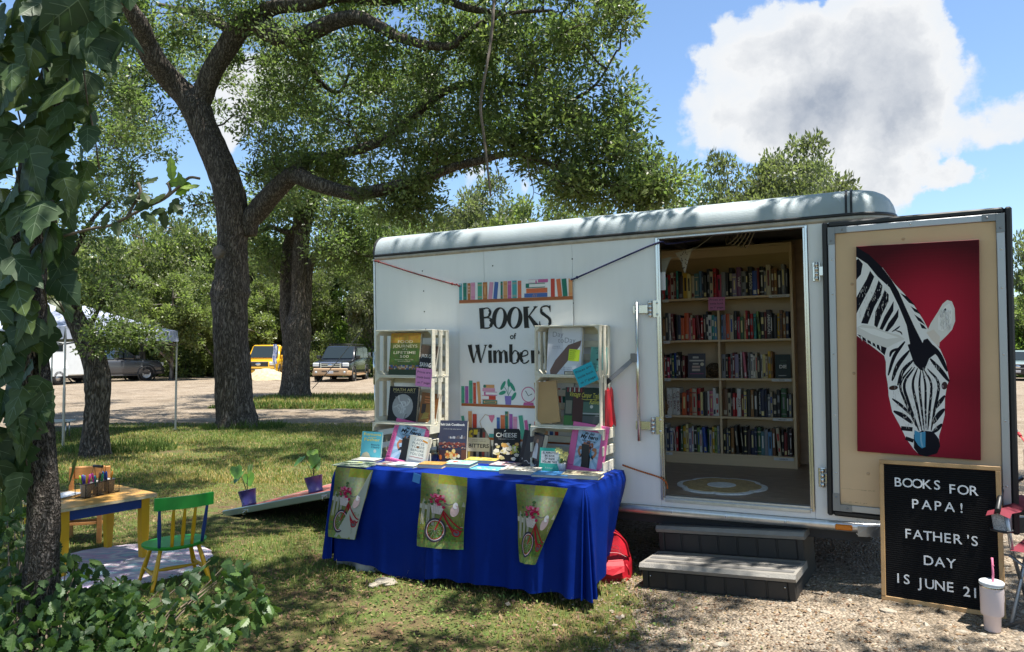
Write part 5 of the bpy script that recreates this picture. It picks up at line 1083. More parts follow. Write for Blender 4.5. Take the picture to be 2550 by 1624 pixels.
def gO(o, s): oval(o, s, .40, .49, .41, .52, .19, .46, -10)
def gK(o, s): G_(o, s, [([(.17, 0), (.14, .5), (.12, 1)], .24), ([(.25, .50), (.50, .80), (.66, 1)], (.05, .10)), ([(.30, .56), (.52, .28), (.74, .0)], (.12, .26))], [[(.0, 1), (.32, 1), (.30, .94), (.03, .95)], [(.04, 0), (.32, 0), (.30, .06), (.06, .05)], [(.52, 1), (.76, 1), (.70, .94), (.56, .95)]])
def gS(o, s): G_(o, s, [([(.58, .88), (.42, 1.0), (.16, .95), (.10, .76), (.26, .60), (.48, .46), (.58, .26), (.46, .06), (.24, -.01), (.04, .12)], .07), ([(.13, .86), (.14, .70), (.32, .57), (.50, .44), (.57, .30), (.54, .14)], (.12, .15))], [[(.52, 1.02), (.60, 1.02), (.60, .70), (.54, .82)], [(.02, .30), (.06, .30), (.09, .12), (.01, -.02)], [(.16, .78), (.22, .66), (.50, .40), (.60, .42), (.30, .68)]])
by = 580
for fn, x in ((gB, 347), (gO, 468), (gO, 606), (gK, 752), (gS, 890)): fn((x, by - (x - 347) * .035 * 0), S_)
a.text('of', *bm(658, 668), .044, INK, bold=.02)
s = 150; y0 = 864
G_((237, y0), s, [([(.10, 1), (.22, .45), (.36, .0)], (.26, .12)), ([(.34, .0), (.50, .55), (.62, .96)], (.05, .07)), ([(.58, 1), (.68, .50), (.80, .0)], (.26, .12)), ([(.78, .0), (.98, .55), (1.12, .97)], (.05, .08))], [[(-.04, 1), (.26, 1), (.22, .95), (.0, .95)], [(.44, 1), (.74, 1), (.70, .95), (.48, .95)], [(1.0, 1), (1.22, 1), (1.2, .95), (1.02, .95)]])
def gi(x): G_((x, y0), s, [([(.12, .68), (.13, .3), (.15, 0)], .22)], [[(.0, .69), (.24, .69), (.2, .64)]]); a.ell(x + .15 * s, y0 - .92 * s, .12 * s, .11 * s, INK)
def gm(x): G_((x, y0), s, [([(.12, .68), (.13, .3), (.14, 0)], .20), ([(.2, .5), (.34, .68), (.48, .58)], (.04, .1)), ([(.46, .62), (.48, .3), (.47, 0)], .20), ([(.54, .5), (.68, .68), (.82, .58)], (.04, .1)), ([(.80, .62), (.83, .3), (.84, 0)], .20)], [[(0, .69), (.22, .69), (.18, .64)]])
def gb(x): G_((x, y0), s, [([(.12, 1.02), (.11, .5), (.12, .06)], .20), ([(.18, .45), (.34, .67), (.54, .58), (.60, .33), (.50, .06), (.28, -.02), (.14, .06)], .07), ([(.54, .58), (.60, .33), (.50, .08)], .16)], [[(0, 1.02), (.22, 1.02), (.2, .96)]])
def ge(x): G_((x, y0), s, [([(.12, .36), (.36, .40), (.52, .50), (.46, .66), (.28, .66), (.10, .46), (.10, .2), (.26, .0), (.46, .04), (.58, .16)], .07), ([(.16, .58), (.09, .34), (.18, .08)], .17)])
def gr(x): G_((x, y0), s, [([(.12, .68), (.13, .3), (.15, 0)], .22), ([(.2, .46), (.32, .66), (.46, .64)], (.04, .12))], [[(0, .69), (.24, .69), (.2, .64)]]); a.ell(x + .44 * s, y0 - .58 * s, .09 * s, .10 * s, INK)
def gl(x): G_((x, y0), s, [([(.12, 1.02), (.13, .5), (.15, 0)], .22)], [[(0, 1.02), (.24, 1.02), (.2, .96)]])
def gy(x): G_((x, y0), s, [([(.10, .68), (.24, .3), (.34, .06)], (.22, .10)), ([(.58, .68), (.40, .2), (.22, -.26), (.06, -.30)], (.06, .09))])
gi(425); gm(470); gb(620); ge(712); gr(815); gl(893); ge(935); gy(1030)
a.build('banner_print', M_print, ban, Matrix.Translation((0, -.0068, 0)) @ FACE)
MB().lathe([(.004, .002), (.009, .002), (.010, 0)], 12, M=Matrix.Translation((.012, -.008, BHT - .012)) @ FACE).build('eyelet', M_chrome, ban); MB().lathe([(.004, .002), (.009, .002), (.010, 0)], 12, M=Matrix.Translation((BWD - .012, -.008, BHT - .012)) @ FACE).build('eyelet', M_chrome, ban)
# cords
def cord(name, pts, rad, mat, label, knots=()):
    b = MB(); b.tube([Vector(p) for p in cr(pts, 6)], rad, 8)
    for k in knots: b.lathe([(0, -.012), (.008, -.008), (.011, 0), (.008, .008), (0, .012)], 10, M=Matrix.Translation(k))
    return tag(b.build(name, mat), label, 'cord')
def TL(u, y, z): return TX @ Vector((u, y, z))
def striped(name, c1, c2):
    m = bpy.data.materials.new(name); m.use_nodes = True; t = m.node_tree; bsd = t.nodes['Principled BSDF']; tcn = N(t, 'ShaderNodeTexCoord'); wvn = N(t, 'ShaderNodeTexWave', inp={'Scale': 22.0, 'Distortion': 0.5}); t.links.new(tcn.outputs['Object'], wvn.inputs['Vector'])
    rp = N(t, 'ShaderNodeValToRGB'); t.links.new(wvn.outputs['Color'], rp.inputs[0]); rp.color_ramp.elements[0].color = (*c1, 1); rp.color_ramp.elements[1].color = (*c2, 1); rp.color_ramp.elements[0].position = .35; rp.color_ramp.elements[1].position = .55
    t.links.new(rp.outputs[0], bsd.inputs['Base Color']); bsd.inputs['Roughness'].default_value = .8; return m
c_ = lambda px, py, y: TX @ Vector((*(tp(px, py, y)[:1]), y, tp(px, py, y)[1]))
cord('bungee_cord', [c_(931, 650, -.01), c_(945, 653, -.03), c_(1030, 680, -.035), c_(1125, 707, -.03), c_(1137, 708, -.03), c_(1144, 714, -.025)], .006, striped('red_black_cord', (.25, .02, .025), (.02, .015, .015)), 'red and black bungee cord from the roof corner to the banner', [c_(943, 652, -.03), c_(1126, 707, -.03)])
cord('bungee_cord', [c_(1422, 697, -.02), c_(1430, 694, -.03), c_(1440, 690, -.035), c_(1540, 646, -.035), c_(1640, 604, -.02), TX @ Vector((.05, .05, 1.80)), TX @ Vector((.25, .18, 1.83))], .0065, pm('navy_cord', (.012, .014, .07), .8), 'navy bungee cord from the banner to the doorway', [c_(1437, 691, -.035)])
cord('bungee_cord', [c_(1550, 1158, -.02), c_(1590, 1172, -.03), c_(1640, 1188, -.03), c_(1654, 1197, -.02), TX @ Vector((.012, -.008, .10)), TX @ Vector((.015, .0, .06))], .006, striped('orange_cord', (.55, .16, .03), (.22, .05, .02)), 'orange bungee cord running along the wall to the doorway jamb')
# ================================================================== bookcase inside the trailer
M_shelf = pm('maple_laminate', (.66, .50, .31), .5, var=.05, scale=3, stretch=(.6, 1, 4))
BX0, BX1, BY, BD = -.47, .735, 1.50, .25
case = E('bookcase', TX @ Matrix.Translation((0, BY, .0015)), 'tall maple bookcase along the back wall inside the trailer', 'bookcase')
CT = 1.93; SHZ = [.10, .429, .765, 1.107, 1.485]; XD = .109
MB().box(BX0, BX0 + .02, 0, BD, 0, CT, .002).build('side_panel', M_shelf, case); MB().box(BX1 - .022, BX1, 0, BD, 0, CT, .002).build('side_panel', M_shelf, case)
MB().box(BX0 + .0205, BX1 - .0225, BD - .008, BD - .002, .001, CT - .02).build('back_panel', M_shelf, case)
MB().box(BX0 + .0205, BX1 - .0225, .001, BD - .009, CT - .02, CT - .001, .001).build('top_panel', M_shelf, case)
MB().box(BX0 + .0205, BX1 - .0225, .0005, .016, 1.842, CT - .021, .001).build('fascia', M_shelf, case)
MB().box(BX0 + .0205, BX1 - .0225, .004, .02, 0, SHZ[0] - .019, .001).build('kick_board', M_shelf, case)
for z in SHZ: MB().box(BX0 + .0205, BX1 - .0225, .0015, BD - .009, z - .018, z, .001).build('shelf', M_shelf, case)
for z0, z1 in zip(SHZ[:4], SHZ[1:5]): MB().box(XD - .01, XD + .01, .0025, BD - .01, z0 + .0005, z1 - .0185, .001).build('divider', M_shelf, case)
def strip(x0, x1, z, txt, tx=None, hh=.011, tag_='shelf_label'):
    b = MB().box(x0, x1, -.0015, .0008, z - .026, z - .002).build(tag_, pm('label_card', (.62, .62, .62), .6), case)
    a = Art(); a.text(txt, (x0 + x1) / 2 if tx is None else tx, z - .020, hh, (.03, .03, .03), bold=.008); a.build('label_print', M_print, b, Matrix.Translation((0, -.0016, 0)) @ FACE)
strip(.545, .705, .765, 'TEXAS'); strip(.545, .705, .429, 'HISTORY'); strip(.545, .705, .092, 'HORROR'); strip(.54, .705, 1.485, 'HISTORICAL FICTION', hh=.008)
for z, tx in ((1.485, 'FICTION'), (1.107, 'FICTION'), (.765, 'SAGA BOOKS'), (.429, 'WESTERN'), (.092, 'CULTURE')): strip(-.449, -.330, z, tx, hh=.008)

PAL = dict(r='#b01c24', d='#6b1a20', k='#17171a', n='#1d2745', b='#24479c', B='#5b86ad', t='#2f8f8c', T='#4d757c', g='#2f5b3a', G='#7f9a52', y='#c9a02b', Y='#d8c98a', o='#c8562a', w='#d4d2cc', c='#b9ae95', p='#c46a80', P='#b02a52', u='#6b3f66', U='#8d83a0', s='#7d7f86', e='#6d4a31', E='#94693c', m='#3a2c30')
CN = dict(r='bright red', d='dark red', k='black', n='navy', b='blue', B='pale blue', t='teal', T='grey blue', g='dark green', G='olive green', y='yellow', Y='pale yellow', o='orange', w='white', c='cream', p='pink', P='crimson', u='purple', U='lavender', s='grey', e='brown', E='tan', m='brown black')
ORD = ['first', 'second', 'third', 'fourth', 'fifth', 'sixth', 'seventh', 'eighth', 'ninth', 'tenth', 'eleventh', 'twelfth', 'thirteenth', 'fourteenth', 'fifteenth', 'sixteenth', 'seventeenth', 'eighteenth', 'nineteenth', 'twentieth', 'twenty-first', 'twenty-second', 'twenty-third', 'twenty-fourth', 'twenty-fifth', 'twenty-sixth', 'twenty-seventh', 'twenty-eighth', 'twenty-ninth', 'thirtieth', 'thirty-first', 'thirty-second', 'thirty-third', 'thirty-fourth', 'thirty-fifth', 'thirty-sixth', 'thirty-seventh', 'thirty-eighth', 'thirty-ninth', 'fortieth', 'forty-first', 'forty-second', 'forty-third', 'forty-fourth']
M_page = pm('book_pages', (.62, .57, .46), .8, var=.08, scale=60, stretch=(1, 1, 30))
def covm(code):
    return pm('book_cover_' + code, PAL[code], .45, var=.10, scale=9)
def book_mesh(t, h, d, code, band, bc, bumpy):
    """spine at y=0, width t along x, depth d along +y"""
    b = MB(); ct = .0022
    b.box(0, ct, 0.004, d, 0, h, .0006, 0).box(t - ct, t, 0.004, d, 0, h, .0006, 0)
    n = 5; V = []
    for z in (0, h):
        for k in range(n + 1): q = k / n; V.append((q * t, .0045 - .0045 * math.sin(math.pi * q), z))
    b.add(V, [(k, k + 1, n + 2 + k, n + 1 + k) for k in range(n)], 0, True); b.add([(0, .0045, h), (t, .0045, h), (t, .009, h), (0, .009, h)], [(0, 1, 2, 3)], 0)
    b.box(ct, t - ct, .006, d - .004, .003, h - .004, 0, 1)
    for z0, z1, inset in band: b.add([(t * inset, -.0003, h * z0), (t * (1 - inset), -.0003, h * z0), (t * (1 - inset), -.0003, h * z1), (t * inset, -.0003, h * z1)], [(0, 1, 2, 3)], 2)
    return b.mesh('book', [covm(code), M_page, pm('spine_ink_' + bc, PAL[bc], .45)])
SHELFROWS = [
 (4, BX0 + .03, BX1 - .035, 'drtrwdtmyYcTBnkkcrPskkUuskkbdksceEksk', 'top shelf'),
 (3, BX0 + .03, XD - .014, 'cEkwdknoopcrdrkkwtB', 'second shelf, left bay'), (3, XD + .014, BX1 - .035, 'BUockPgYrkrtGkdmkkyeEn', 'second shelf, right bay'),
 (2, BX0 + .03, -.20, 'cmodkPngbkmkd', 'third shelf, left bay'), (2, XD + .014, .56, 'skrsdUkwpkswwckwYcyE', 'third shelf, right bay'),
 (1, -.375, XD - .014, 'wwwweodocrYkwpww', 'fourth shelf, left bay'), (1, XD + .014, BX1 - .035, 'eckrrwdYkEkknnsckkgks', 'fourth shelf, right bay'),
 (0, BX0 + .03, XD - .014, 'TwnwwrkgyYUwkGwbgcyGs', 'bottom shelf, left bay'), (0, XD + .014, BX1 - .035, 'kckEkkkmnngTsBeckdkm', 'bottom shelf, right bay')]
TITLES = {('top shelf', 6): 'VALLEYS', ('top shelf', 23): 'Wolf', ('top shelf', 26): 'DAWSON', ('second shelf, right bay', 4): 'WOMEN', ('second shelf, right bay', 8): 'COLLINS', ('third shelf, right bay', 7): 'YALE', ('fourth shelf, left bay', 0): 'C.J. BOX', ('fourth shelf, left bay', 1): 'C.J. BOX', ('fourth shelf, left bay', 2): 'C.J. BOX', ('fourth shelf, left bay', 3): 'C.J. BOX', ('fourth shelf, right bay', 2): 'INFERNO', ('fourth shelf, right bay', 5): '2034', ('fourth shelf, right bay', 11): 'THE LONGEST WINTER', ('second shelf, left bay', 3): 'BENNET', ('second shelf, right bay', 15): 'AMERICAN'}
rb_ = random.Random(11)
for row, x0, x1, codes, where in SHELFROWS:
    th = [rb_.uniform(.6, 1.4) * (1.35 if rb_.random() < .15 else 1) for _ in codes]; ln = [3 <= i < len(codes) - 1 and rb_.random() < .07 for i in range(len(codes))]; k = (x1 - x0 - .004 - .020 * sum(ln)) / sum(th); x = x0
    hm = {4: .238, 3: .232, 2: .215, 1: .225, 0: .225}[row]
    for i, c in enumerate(codes):
        t_ = th[i] * k; h = hm * rb_.uniform(.84, 1.10); d = rb_.uniform(.14, .17); bc = rb_.choice('wcYsk' if c not in 'wcYG' else 'kdnrb')
        st = rb_.random(); ttl = TITLES.get((where, i))
        band = [] if ttl else ([(.30, .82, .30)] if st < .35 else [(.55, .80, .2), (.15, .28, .25)] if st < .65 else [(.82, .86, .05), (.3, .7, .34), (.1, .13, .05)] if st < .85 else [(.06, .22, .2)])
        if ttl: h = hm * 1.08; t_ = t_ 
        ang = R(rb_.choice((0, 0, 0, 0, .8, -.8, 1.6)))
        if ln[i]: ang = R(-10.5); x += .019
        o = link('book', book_mesh(t_ * .965, h, d, c, band, bc, 0), None, TX @ Matrix.Translation((x, BY + .012 + rb_.uniform(0, .028), SHZ[row] + .0022)) @ Matrix.Rotation(ang * .4, 4, 'Y'))
        if ttl:
            a = Art(); a.text(ttl, 0, 0, min(t_ * .62, .024), PAL['w'] if c not in 'wcY' else PAL['d'], bold=.01, width=min(h * .8, len(ttl) * t_ * .6)); a.build('spine_title', M_print, o, Matrix.Translation((t_ * .30, -.0006, h * .5)) @ FACE @ Matrix.Rotation(R(-90), 4, 'Z'))
        tag(o, '%s book, %s from left, %s of trailer bookcase' % (CN[c], ORD[i], where), 'book', 'books on the trailer bookcase'); x += t_
# face-out books and ornaments on the shelves
def face_book(name, M, wd, h, t, code, label, art=None, group=None, lean=0.0):
    """book standing with its front cover towards -y; origin bottom left corner"""
    M = M @ Matrix.Rotation(-lean, 4, 'X'); b = MB(); ct = .002
    b.box(0, wd, 0, ct, 0, h, .0006).box(0, wd, t - ct, t, 0, h, .0006).box(0, ct, ct, t - ct, 0, h)
    o = link(name, b.mesh('cover', covm(code) if isinstance(code, str) and code in PAL else pm('cover_' + label[:24], code, .42, var=.05)), None, M); tag(o, label, 'book', group)
    MB().box(ct, wd - .003, ct, t - ct, .003, h - .003).build('pages', M_page, o)
    if art is not None:
        a = Art(); art(a, wd, h); a.build('cover_print', M_gloss, o, Matrix.Translation((0, -.0004, 0)) @ FACE)
    return o
def journal(a, w_, h):
    a.rect(0, 0, w_, h, (.10, .10, .12)); a.rect(w_ * .28, h * .80, w_ * .62, h * .88, (.55, .55, .5)); a.rect(w_ * .08, h * .68, w_ * .92, h * .74, (.6, .58, .52)); a.rect(w_ * .28, h * .55, w_ * .62, h * .61, (.55, .55, .5)); a.ell(w_ * .82, h * .56, .016, .016, (.7, .66, .5)); a.rect(w_ * .24, h * .42, w_ * .7, h * .50, (.6, .45, .38)); a.rect(w_ * .24, h * .28, w_ * .7, h * .38, (.6, .5, .44)); a.rect(w_ * .1, h * .16, w_ * .9, h * .20, (.3, .1, .2))
face_book('book', TX @ Matrix.Translation((-.178, BY + .02, SHZ[2] + .002)), .155, .222, .018, 's', 'dark grey journal facing out beside the wire ball on the third shelf', journal, lean=R(6))
def die(a, w_, h):
    a.rect(0, 0, w_, h, (.010, .022, .016)); a.text('DIE', w_ * .5, h * .42, .028, (.75, .75, .72), bold=.02); a.rect(w_ * .3, h * .58, w_ * .7, h * .65, (.03, .06, .04)); a.rect(w_ * .3, h * .70, w_ * .75, h * .77, (.03, .06, .04)); a.rect(w_ * .2, h * .10, w_ * .7, h * .13, (.4, .4, .38))
face_book('book', TX @ Matrix.Translation((.575, BY + .015, SHZ[2] + .002)) @ Matrix.Rotation(R(6), 4, 'Z'), .125, .205, .02, 'k', 'dark green thriller facing out at the right end of the third shelf', die, lean=R(5))
def ball(name, c, rad, mat, label, cat, n, tr_):
    b = MB(); rr_ = random.Random(n)
    for k in range(n):
        ax = Vector((rr_.gauss(0, 1), rr_.gauss(0, 1), rr_.gauss(0, 1))).normalized(); u = ax.orthogonal().normalized(); v_ = ax.cross(u); s = rr_.uniform(.9, 1)
        b.tube([Vector(c) * 0 + (u * math.cos(t * .5236) + v_ * math.sin(t * .5236)) * rad * s for t in range(13)], tr_, 5, cap=False)
    return tag(b.build(name, mat, None, TX @ Matrix.Translation(c)), label, cat)
ball('wire_ball', (.045, BY + .07, SHZ[2] + .072), .068, pm('bronze_wire', (.12, .08, .045), .45, .6), 'round bronze wire ball ornament on the third shelf', 'ornament', 26, .0022)
ball('wicker_ball', (-.415, BY + .06, SHZ[1] + .071), .066, pm('wicker', (.26, .15, .07), .8), 'brown wicker ball at the left end of the fourth shelf', 'ornament', 40, .004)
# flower shaped rug on the trailer floor
rug = E('flower_rug', TX @ Matrix.Translation((.29, .52, .0018)), 'flower shaped jute rug with white rim on the trailer floor', 'rug')
def petal(scale, z, n=96):
    P = []
    for k in range(n):
        t = 6.2832 * k / n; rr = .315 * scale * (1 + .11 * abs(math.cos(3 * t)) ** .6 - .06); P.append((rr * math.cos(t), rr * math.sin(t)))
    return P
def disc(P, z0, z1):
    b = MB(); n = len(P); b.add([(x, y, z1) for x, y in P] + [(x, y, z0) for x, y in P], [tuple(range(n))] + [(i, n + i, n + (i + 1) % n, (i + 1) % n) for i in range(n)]); return b
disc(petal(1.0, 0), 0, .009).build('rim', pm('white_jute', (.76, .75, .72), .95, var=.1, scale=40, bump=.8, bscale=220), rug)
disc(petal(.87, 0), .0091, .012).build('petals', pm('tan_jute', (.50, .35, .16), .95, var=.2, scale=30, bump=.9, bscale=200), rug)
disc([(.105 * math.cos(k * .2), .105 * math.sin(k * .2)) for k in range(31)], .0121, .0145).build('centre', pm('white_jute', (.62, .62, .60), .95), rug)
# bunting, hanging papers, cable and little things near the doorway
def price_card(M, col, label, w_=.135, h=.125):
    o = link('price_sign', MB().box(0, w_, 0, .0012, 0, h).mesh('price_sign', pm('card_%.2f' % col[0], col, .6)), None, M); tag(o, label, 'sign')
    a = Art()
    for k, tx in enumerate(('Prices are', 'inside book')): a.text(tx, w_ * .5, h * (.74 - .29 * k), .017, (.02, .02, .03), bold=.004, width=w_ * .82)
    a.text('on 1', w_ * .12, h * .16, .017, (.02, .02, .03), al='l', bold=.004, width=w_ * .26); a.text('st', w_ * .40, h * .235, .009, (.02, .02, .03), al='l', bold=.004, width=w_ * .085); a.text('page', w_ * .53, h * .16, .017, (.02, .02, .03), al='l', bold=.004, width=w_ * .38)
    a.build('sign_print', M_print, o, Matrix.Translation((0, -.0003, 0)) @ FACE); return o
price_card(TX @ Matrix.Translation((.025, BY - .006, 1.370)) @ Matrix.Rotation(R(1), 4, 'Y'), (.62, .22, .45), 'pink price sign taped to the bookcase inside the trailer', .145, .118)
bunt = E('bunting', TX @ Matrix.Translation((0, .55, 0)), 'string of pale cloth pennants inside the doorway top', 'bunting')
MB().tube([Vector(p) for p in cr([(-.5, 0, 1.73), (-.15, 0, 1.735), (.1, 0, 1.80), (.35, 0, 1.96)], 5)], .003, 5).build('string', pm('twine', (.4, .38, .34), .9), bunt)
for i, (x, z, s, col) in enumerate(((-.30, 1.73, .15, (.16, .16, .22)), (-.13, 1.745, .15, (.42, .46, .42)), (.045, 1.80, .14, (.52, .50, .44)), (-.45, 1.73, .15, (.5, .5, .5)))):
    b = MB().add([(x - s * .5, 0, z - .01), (x + s * .5, .0, z + .02), (x + s * .03, -.012, z - s * 1.25), (x - s * .2, -.006, z - s * .5), (x + s * .24, -.006, z - s * .5)], [(0, 3, 4, 1), (3, 2, 4)]); o = b.build('pennant', pm('pennant_%d' % i, col, .9), bunt)
    if i == 2:
        a = Art()
        for q in range(22): yy = rb_.uniform(-s * 1.0, 0); a.ell(x + rb_.uniform(-.4, .4) * s * (1 + yy / s / 1.25), z + yy, .004, .004, (.06, .05, .05), n=8)
        a.build('dots', M_cloth_print, o, Matrix.Translation((0, -.014, 0)) @ FACE)
tag(MB().box(-.008, .022, 0, .002, 1.47, 1.60).build('paper_slip', pm('paper', (.7, .7, .72), .6), None, TX @ Matrix.Translation((0, .06, 0))), 'white paper slip stuck inside the left door jamb', 'paper')
b = MB()
for k in range(5): b.tube([Vector(p) for p in cr([(.30 + k * .03, .9, 1.93), (.33 + k * .035, .8, 1.86 - .01 * k), (.42 + k * .03, .7, 1.90), (.45 + k * .03, .6, 1.93)], 4)], .005, 6)
tag(b.build('hanging_cables', pm('pale_cable', (.32, .27, .2), .7), None, TX), 'pale cables looped under the trailer ceiling', 'cable')
b = MB()
for k, (y0, s) in enumerate(((1.0, .02), (1.25, -.02))): b.tube([Vector(p) for p in cr([(1.19, y0, 1.50), (1.192, y0 + .02, 1.2), (1.19, y0 - .03, .9), (1.185, y0 + .03, .6), (1.19, y0, .4), (1.18, y0 + .05, .2)], 5)], .006, 6)
tag(b.build('power_cord', pm('maroon_cord', (.10, .015, .015), .6), None, TX), 'dark red cords hanging on the inner side wall', 'cord')
# ================================================================== display table under a blue cloth
YAW = math.atan2(TX[1][0], TX[0][0]); U = Vector((math.cos(YAW), math.sin(YAW), 0)); NV = Vector((-math.sin(YAW), math.cos(YAW), 0)); T0 = Vector((TO.x, TO.y, 0))
def W(u, n, z=0.0): return T0 + U * u + NV * n + Vector((0, 0, z))
TW = Matrix.Translation(T0) @ Matrix.Rotation(YAW, 4, 'Z')     # wall-parallel frame on the ground
TH = .745; ZC = TH + .0045; TU0, TU1, TN0, TN1 = -2.25, -.30, -.82, -.06
tbl = E('folding_table', TW, 'folding table hidden under the blue cloth', 'table')
MB().box(TU0, TU1, TN0, TN1, TH - .04, TH, .01).build('table_top', pm('grey_plastic', (.5, .5, .5), .6), tbl)
for uu in (TU0 + .2, TU1 - .2):
    for nn in (TN0 + .1, TN1 - .1): MB().tube([(uu, nn, 0), (uu, nn, TH - .041)], .014, 8).build('leg', pm('table_leg', (.3, .3, .3), .4, .7), tbl)
M_blue = pm('blue_polyester', (.002, .019, .18), .6, var=.08, scale=3, bump=.55, bscale=9, spec=.08)
cb = MB()
def hem(u, sgn): return 0
# outline of the cloth: back right -> right side -> front -> left side, with rounded shoulders
def front_pt(u, t):                                     # t 0 top edge .. 1 hem
    k = (u - TU0) / (TU1 - TU0); fold = .020 * math.sin(u * 17 + .6) + .016 * math.sin(u * 31 + 1.2) + .010 * math.sin(u * 47)
    fold *= .4 + 1.1 * max(0, k - .25); z1 = .03 + .05 * k
    if u < -1.44: z1 = .085 - .055 * max(0, (u + 2.3) / .55) ; z1 += .012 * math.sin(u * 12)
    z1 += .005 * math.sin(u * 23)
    sag = .008 * math.sin(u * 5.0 + 1); zt = ZC - .004 + (0 if t > 0 else 0)
    z = zt + (z1 - zt) * t; n = TN0 - .012 - .026 * min(1, t * 9) - .022 * t - fold * t ** .8
    if u < -1.44: n += .02 * t
    return Vector((u, n, z))
def strip_f(u0, u1, nu, nv=14): cb.grid(lambda a_, t: front_pt(u0 + (u1 - u0) * a_, t ** 1.3), nu, nv)
strip_f(-1.445, TU1, 70); strip_f(TU0, -1.43, 50)
def corner(cu, cn, a0, a1, nfold, amp, ph, z_end, out=.055):
    def f(a_, t):
        t = t ** 1.3; an = a0 + (a1 - a0) * a_; e = .012 + .026 * min(1, t * 9) + out * t + .035 * t * math.sin(math.pi * a_) + amp * t ** .8 * math.sin(nfold * math.pi * 2 * a_ + ph) * math.sin(math.pi * a_) ** .5
        return Vector((cu + math.cos(an) * e, cn + math.sin(an) * e, (ZC - .004) + (z_end - ZC) * t))
    cb.grid(f, 40, 14)
corner(TU1, TN0, -math.pi / 2, 0, 2.5, .04, .4, .078, .022); corner(TU0, TN0, -math.pi, -math.pi / 2, 1.5, .03, 1, .085, .03)
def side(cu, sg):
    def f(a_, t):
        t = t ** 1.3; n = TN0 + (TN1 - TN0) * a_; return Vector((cu + sg * (.012 + .026 * min(1, t * 9) + .022 * t - .16 * a_ ** 1.5 * t ** 1.5 + .02 * t * math.sin(n * 21)), n, ZC - .004 + (.078 + .16 * a_ - ZC) * t))
    cb.grid(f, 30, 14)
side(TU1, 1); side(TU0, -1)
e0 = .0125
def topf(a_, b_): 
    u = TU0 - e0 + (TU1 - TU0 + 2 * e0) * a_; n = TN0 - e0 + (TN1 - TN0 + 2 * e0) * b_; ed = min(a_, 1 - a_, b_ * .4, (1 - b_) * .4) ; return Vector((u, n, ZC - .0045 * max(0, 1 - ed * 60)))
cb.grid(topf, 60, 24)
cloth = cb.build('blue_tablecloth', M_blue, None, TW); tag(cloth, 'royal blue cloth draped to the grass over the display table', 'tablecloth')
b = MB(); b.grid(lambda u, v_: Vector((-2.28 + .50 * u, -.80 + .05 * math.sin(u * 9), .004 + .11 * v_ * (1 - .5 * u) + .01 * math.sin(u * 25))), 20, 4); tag(b.build('plastic_sheet', pm('white_plastic_sheet', (.36, .36, .37), .5), None, TW), 'crumpled white plastic showing under the left hem of the cloth', 'plastic')

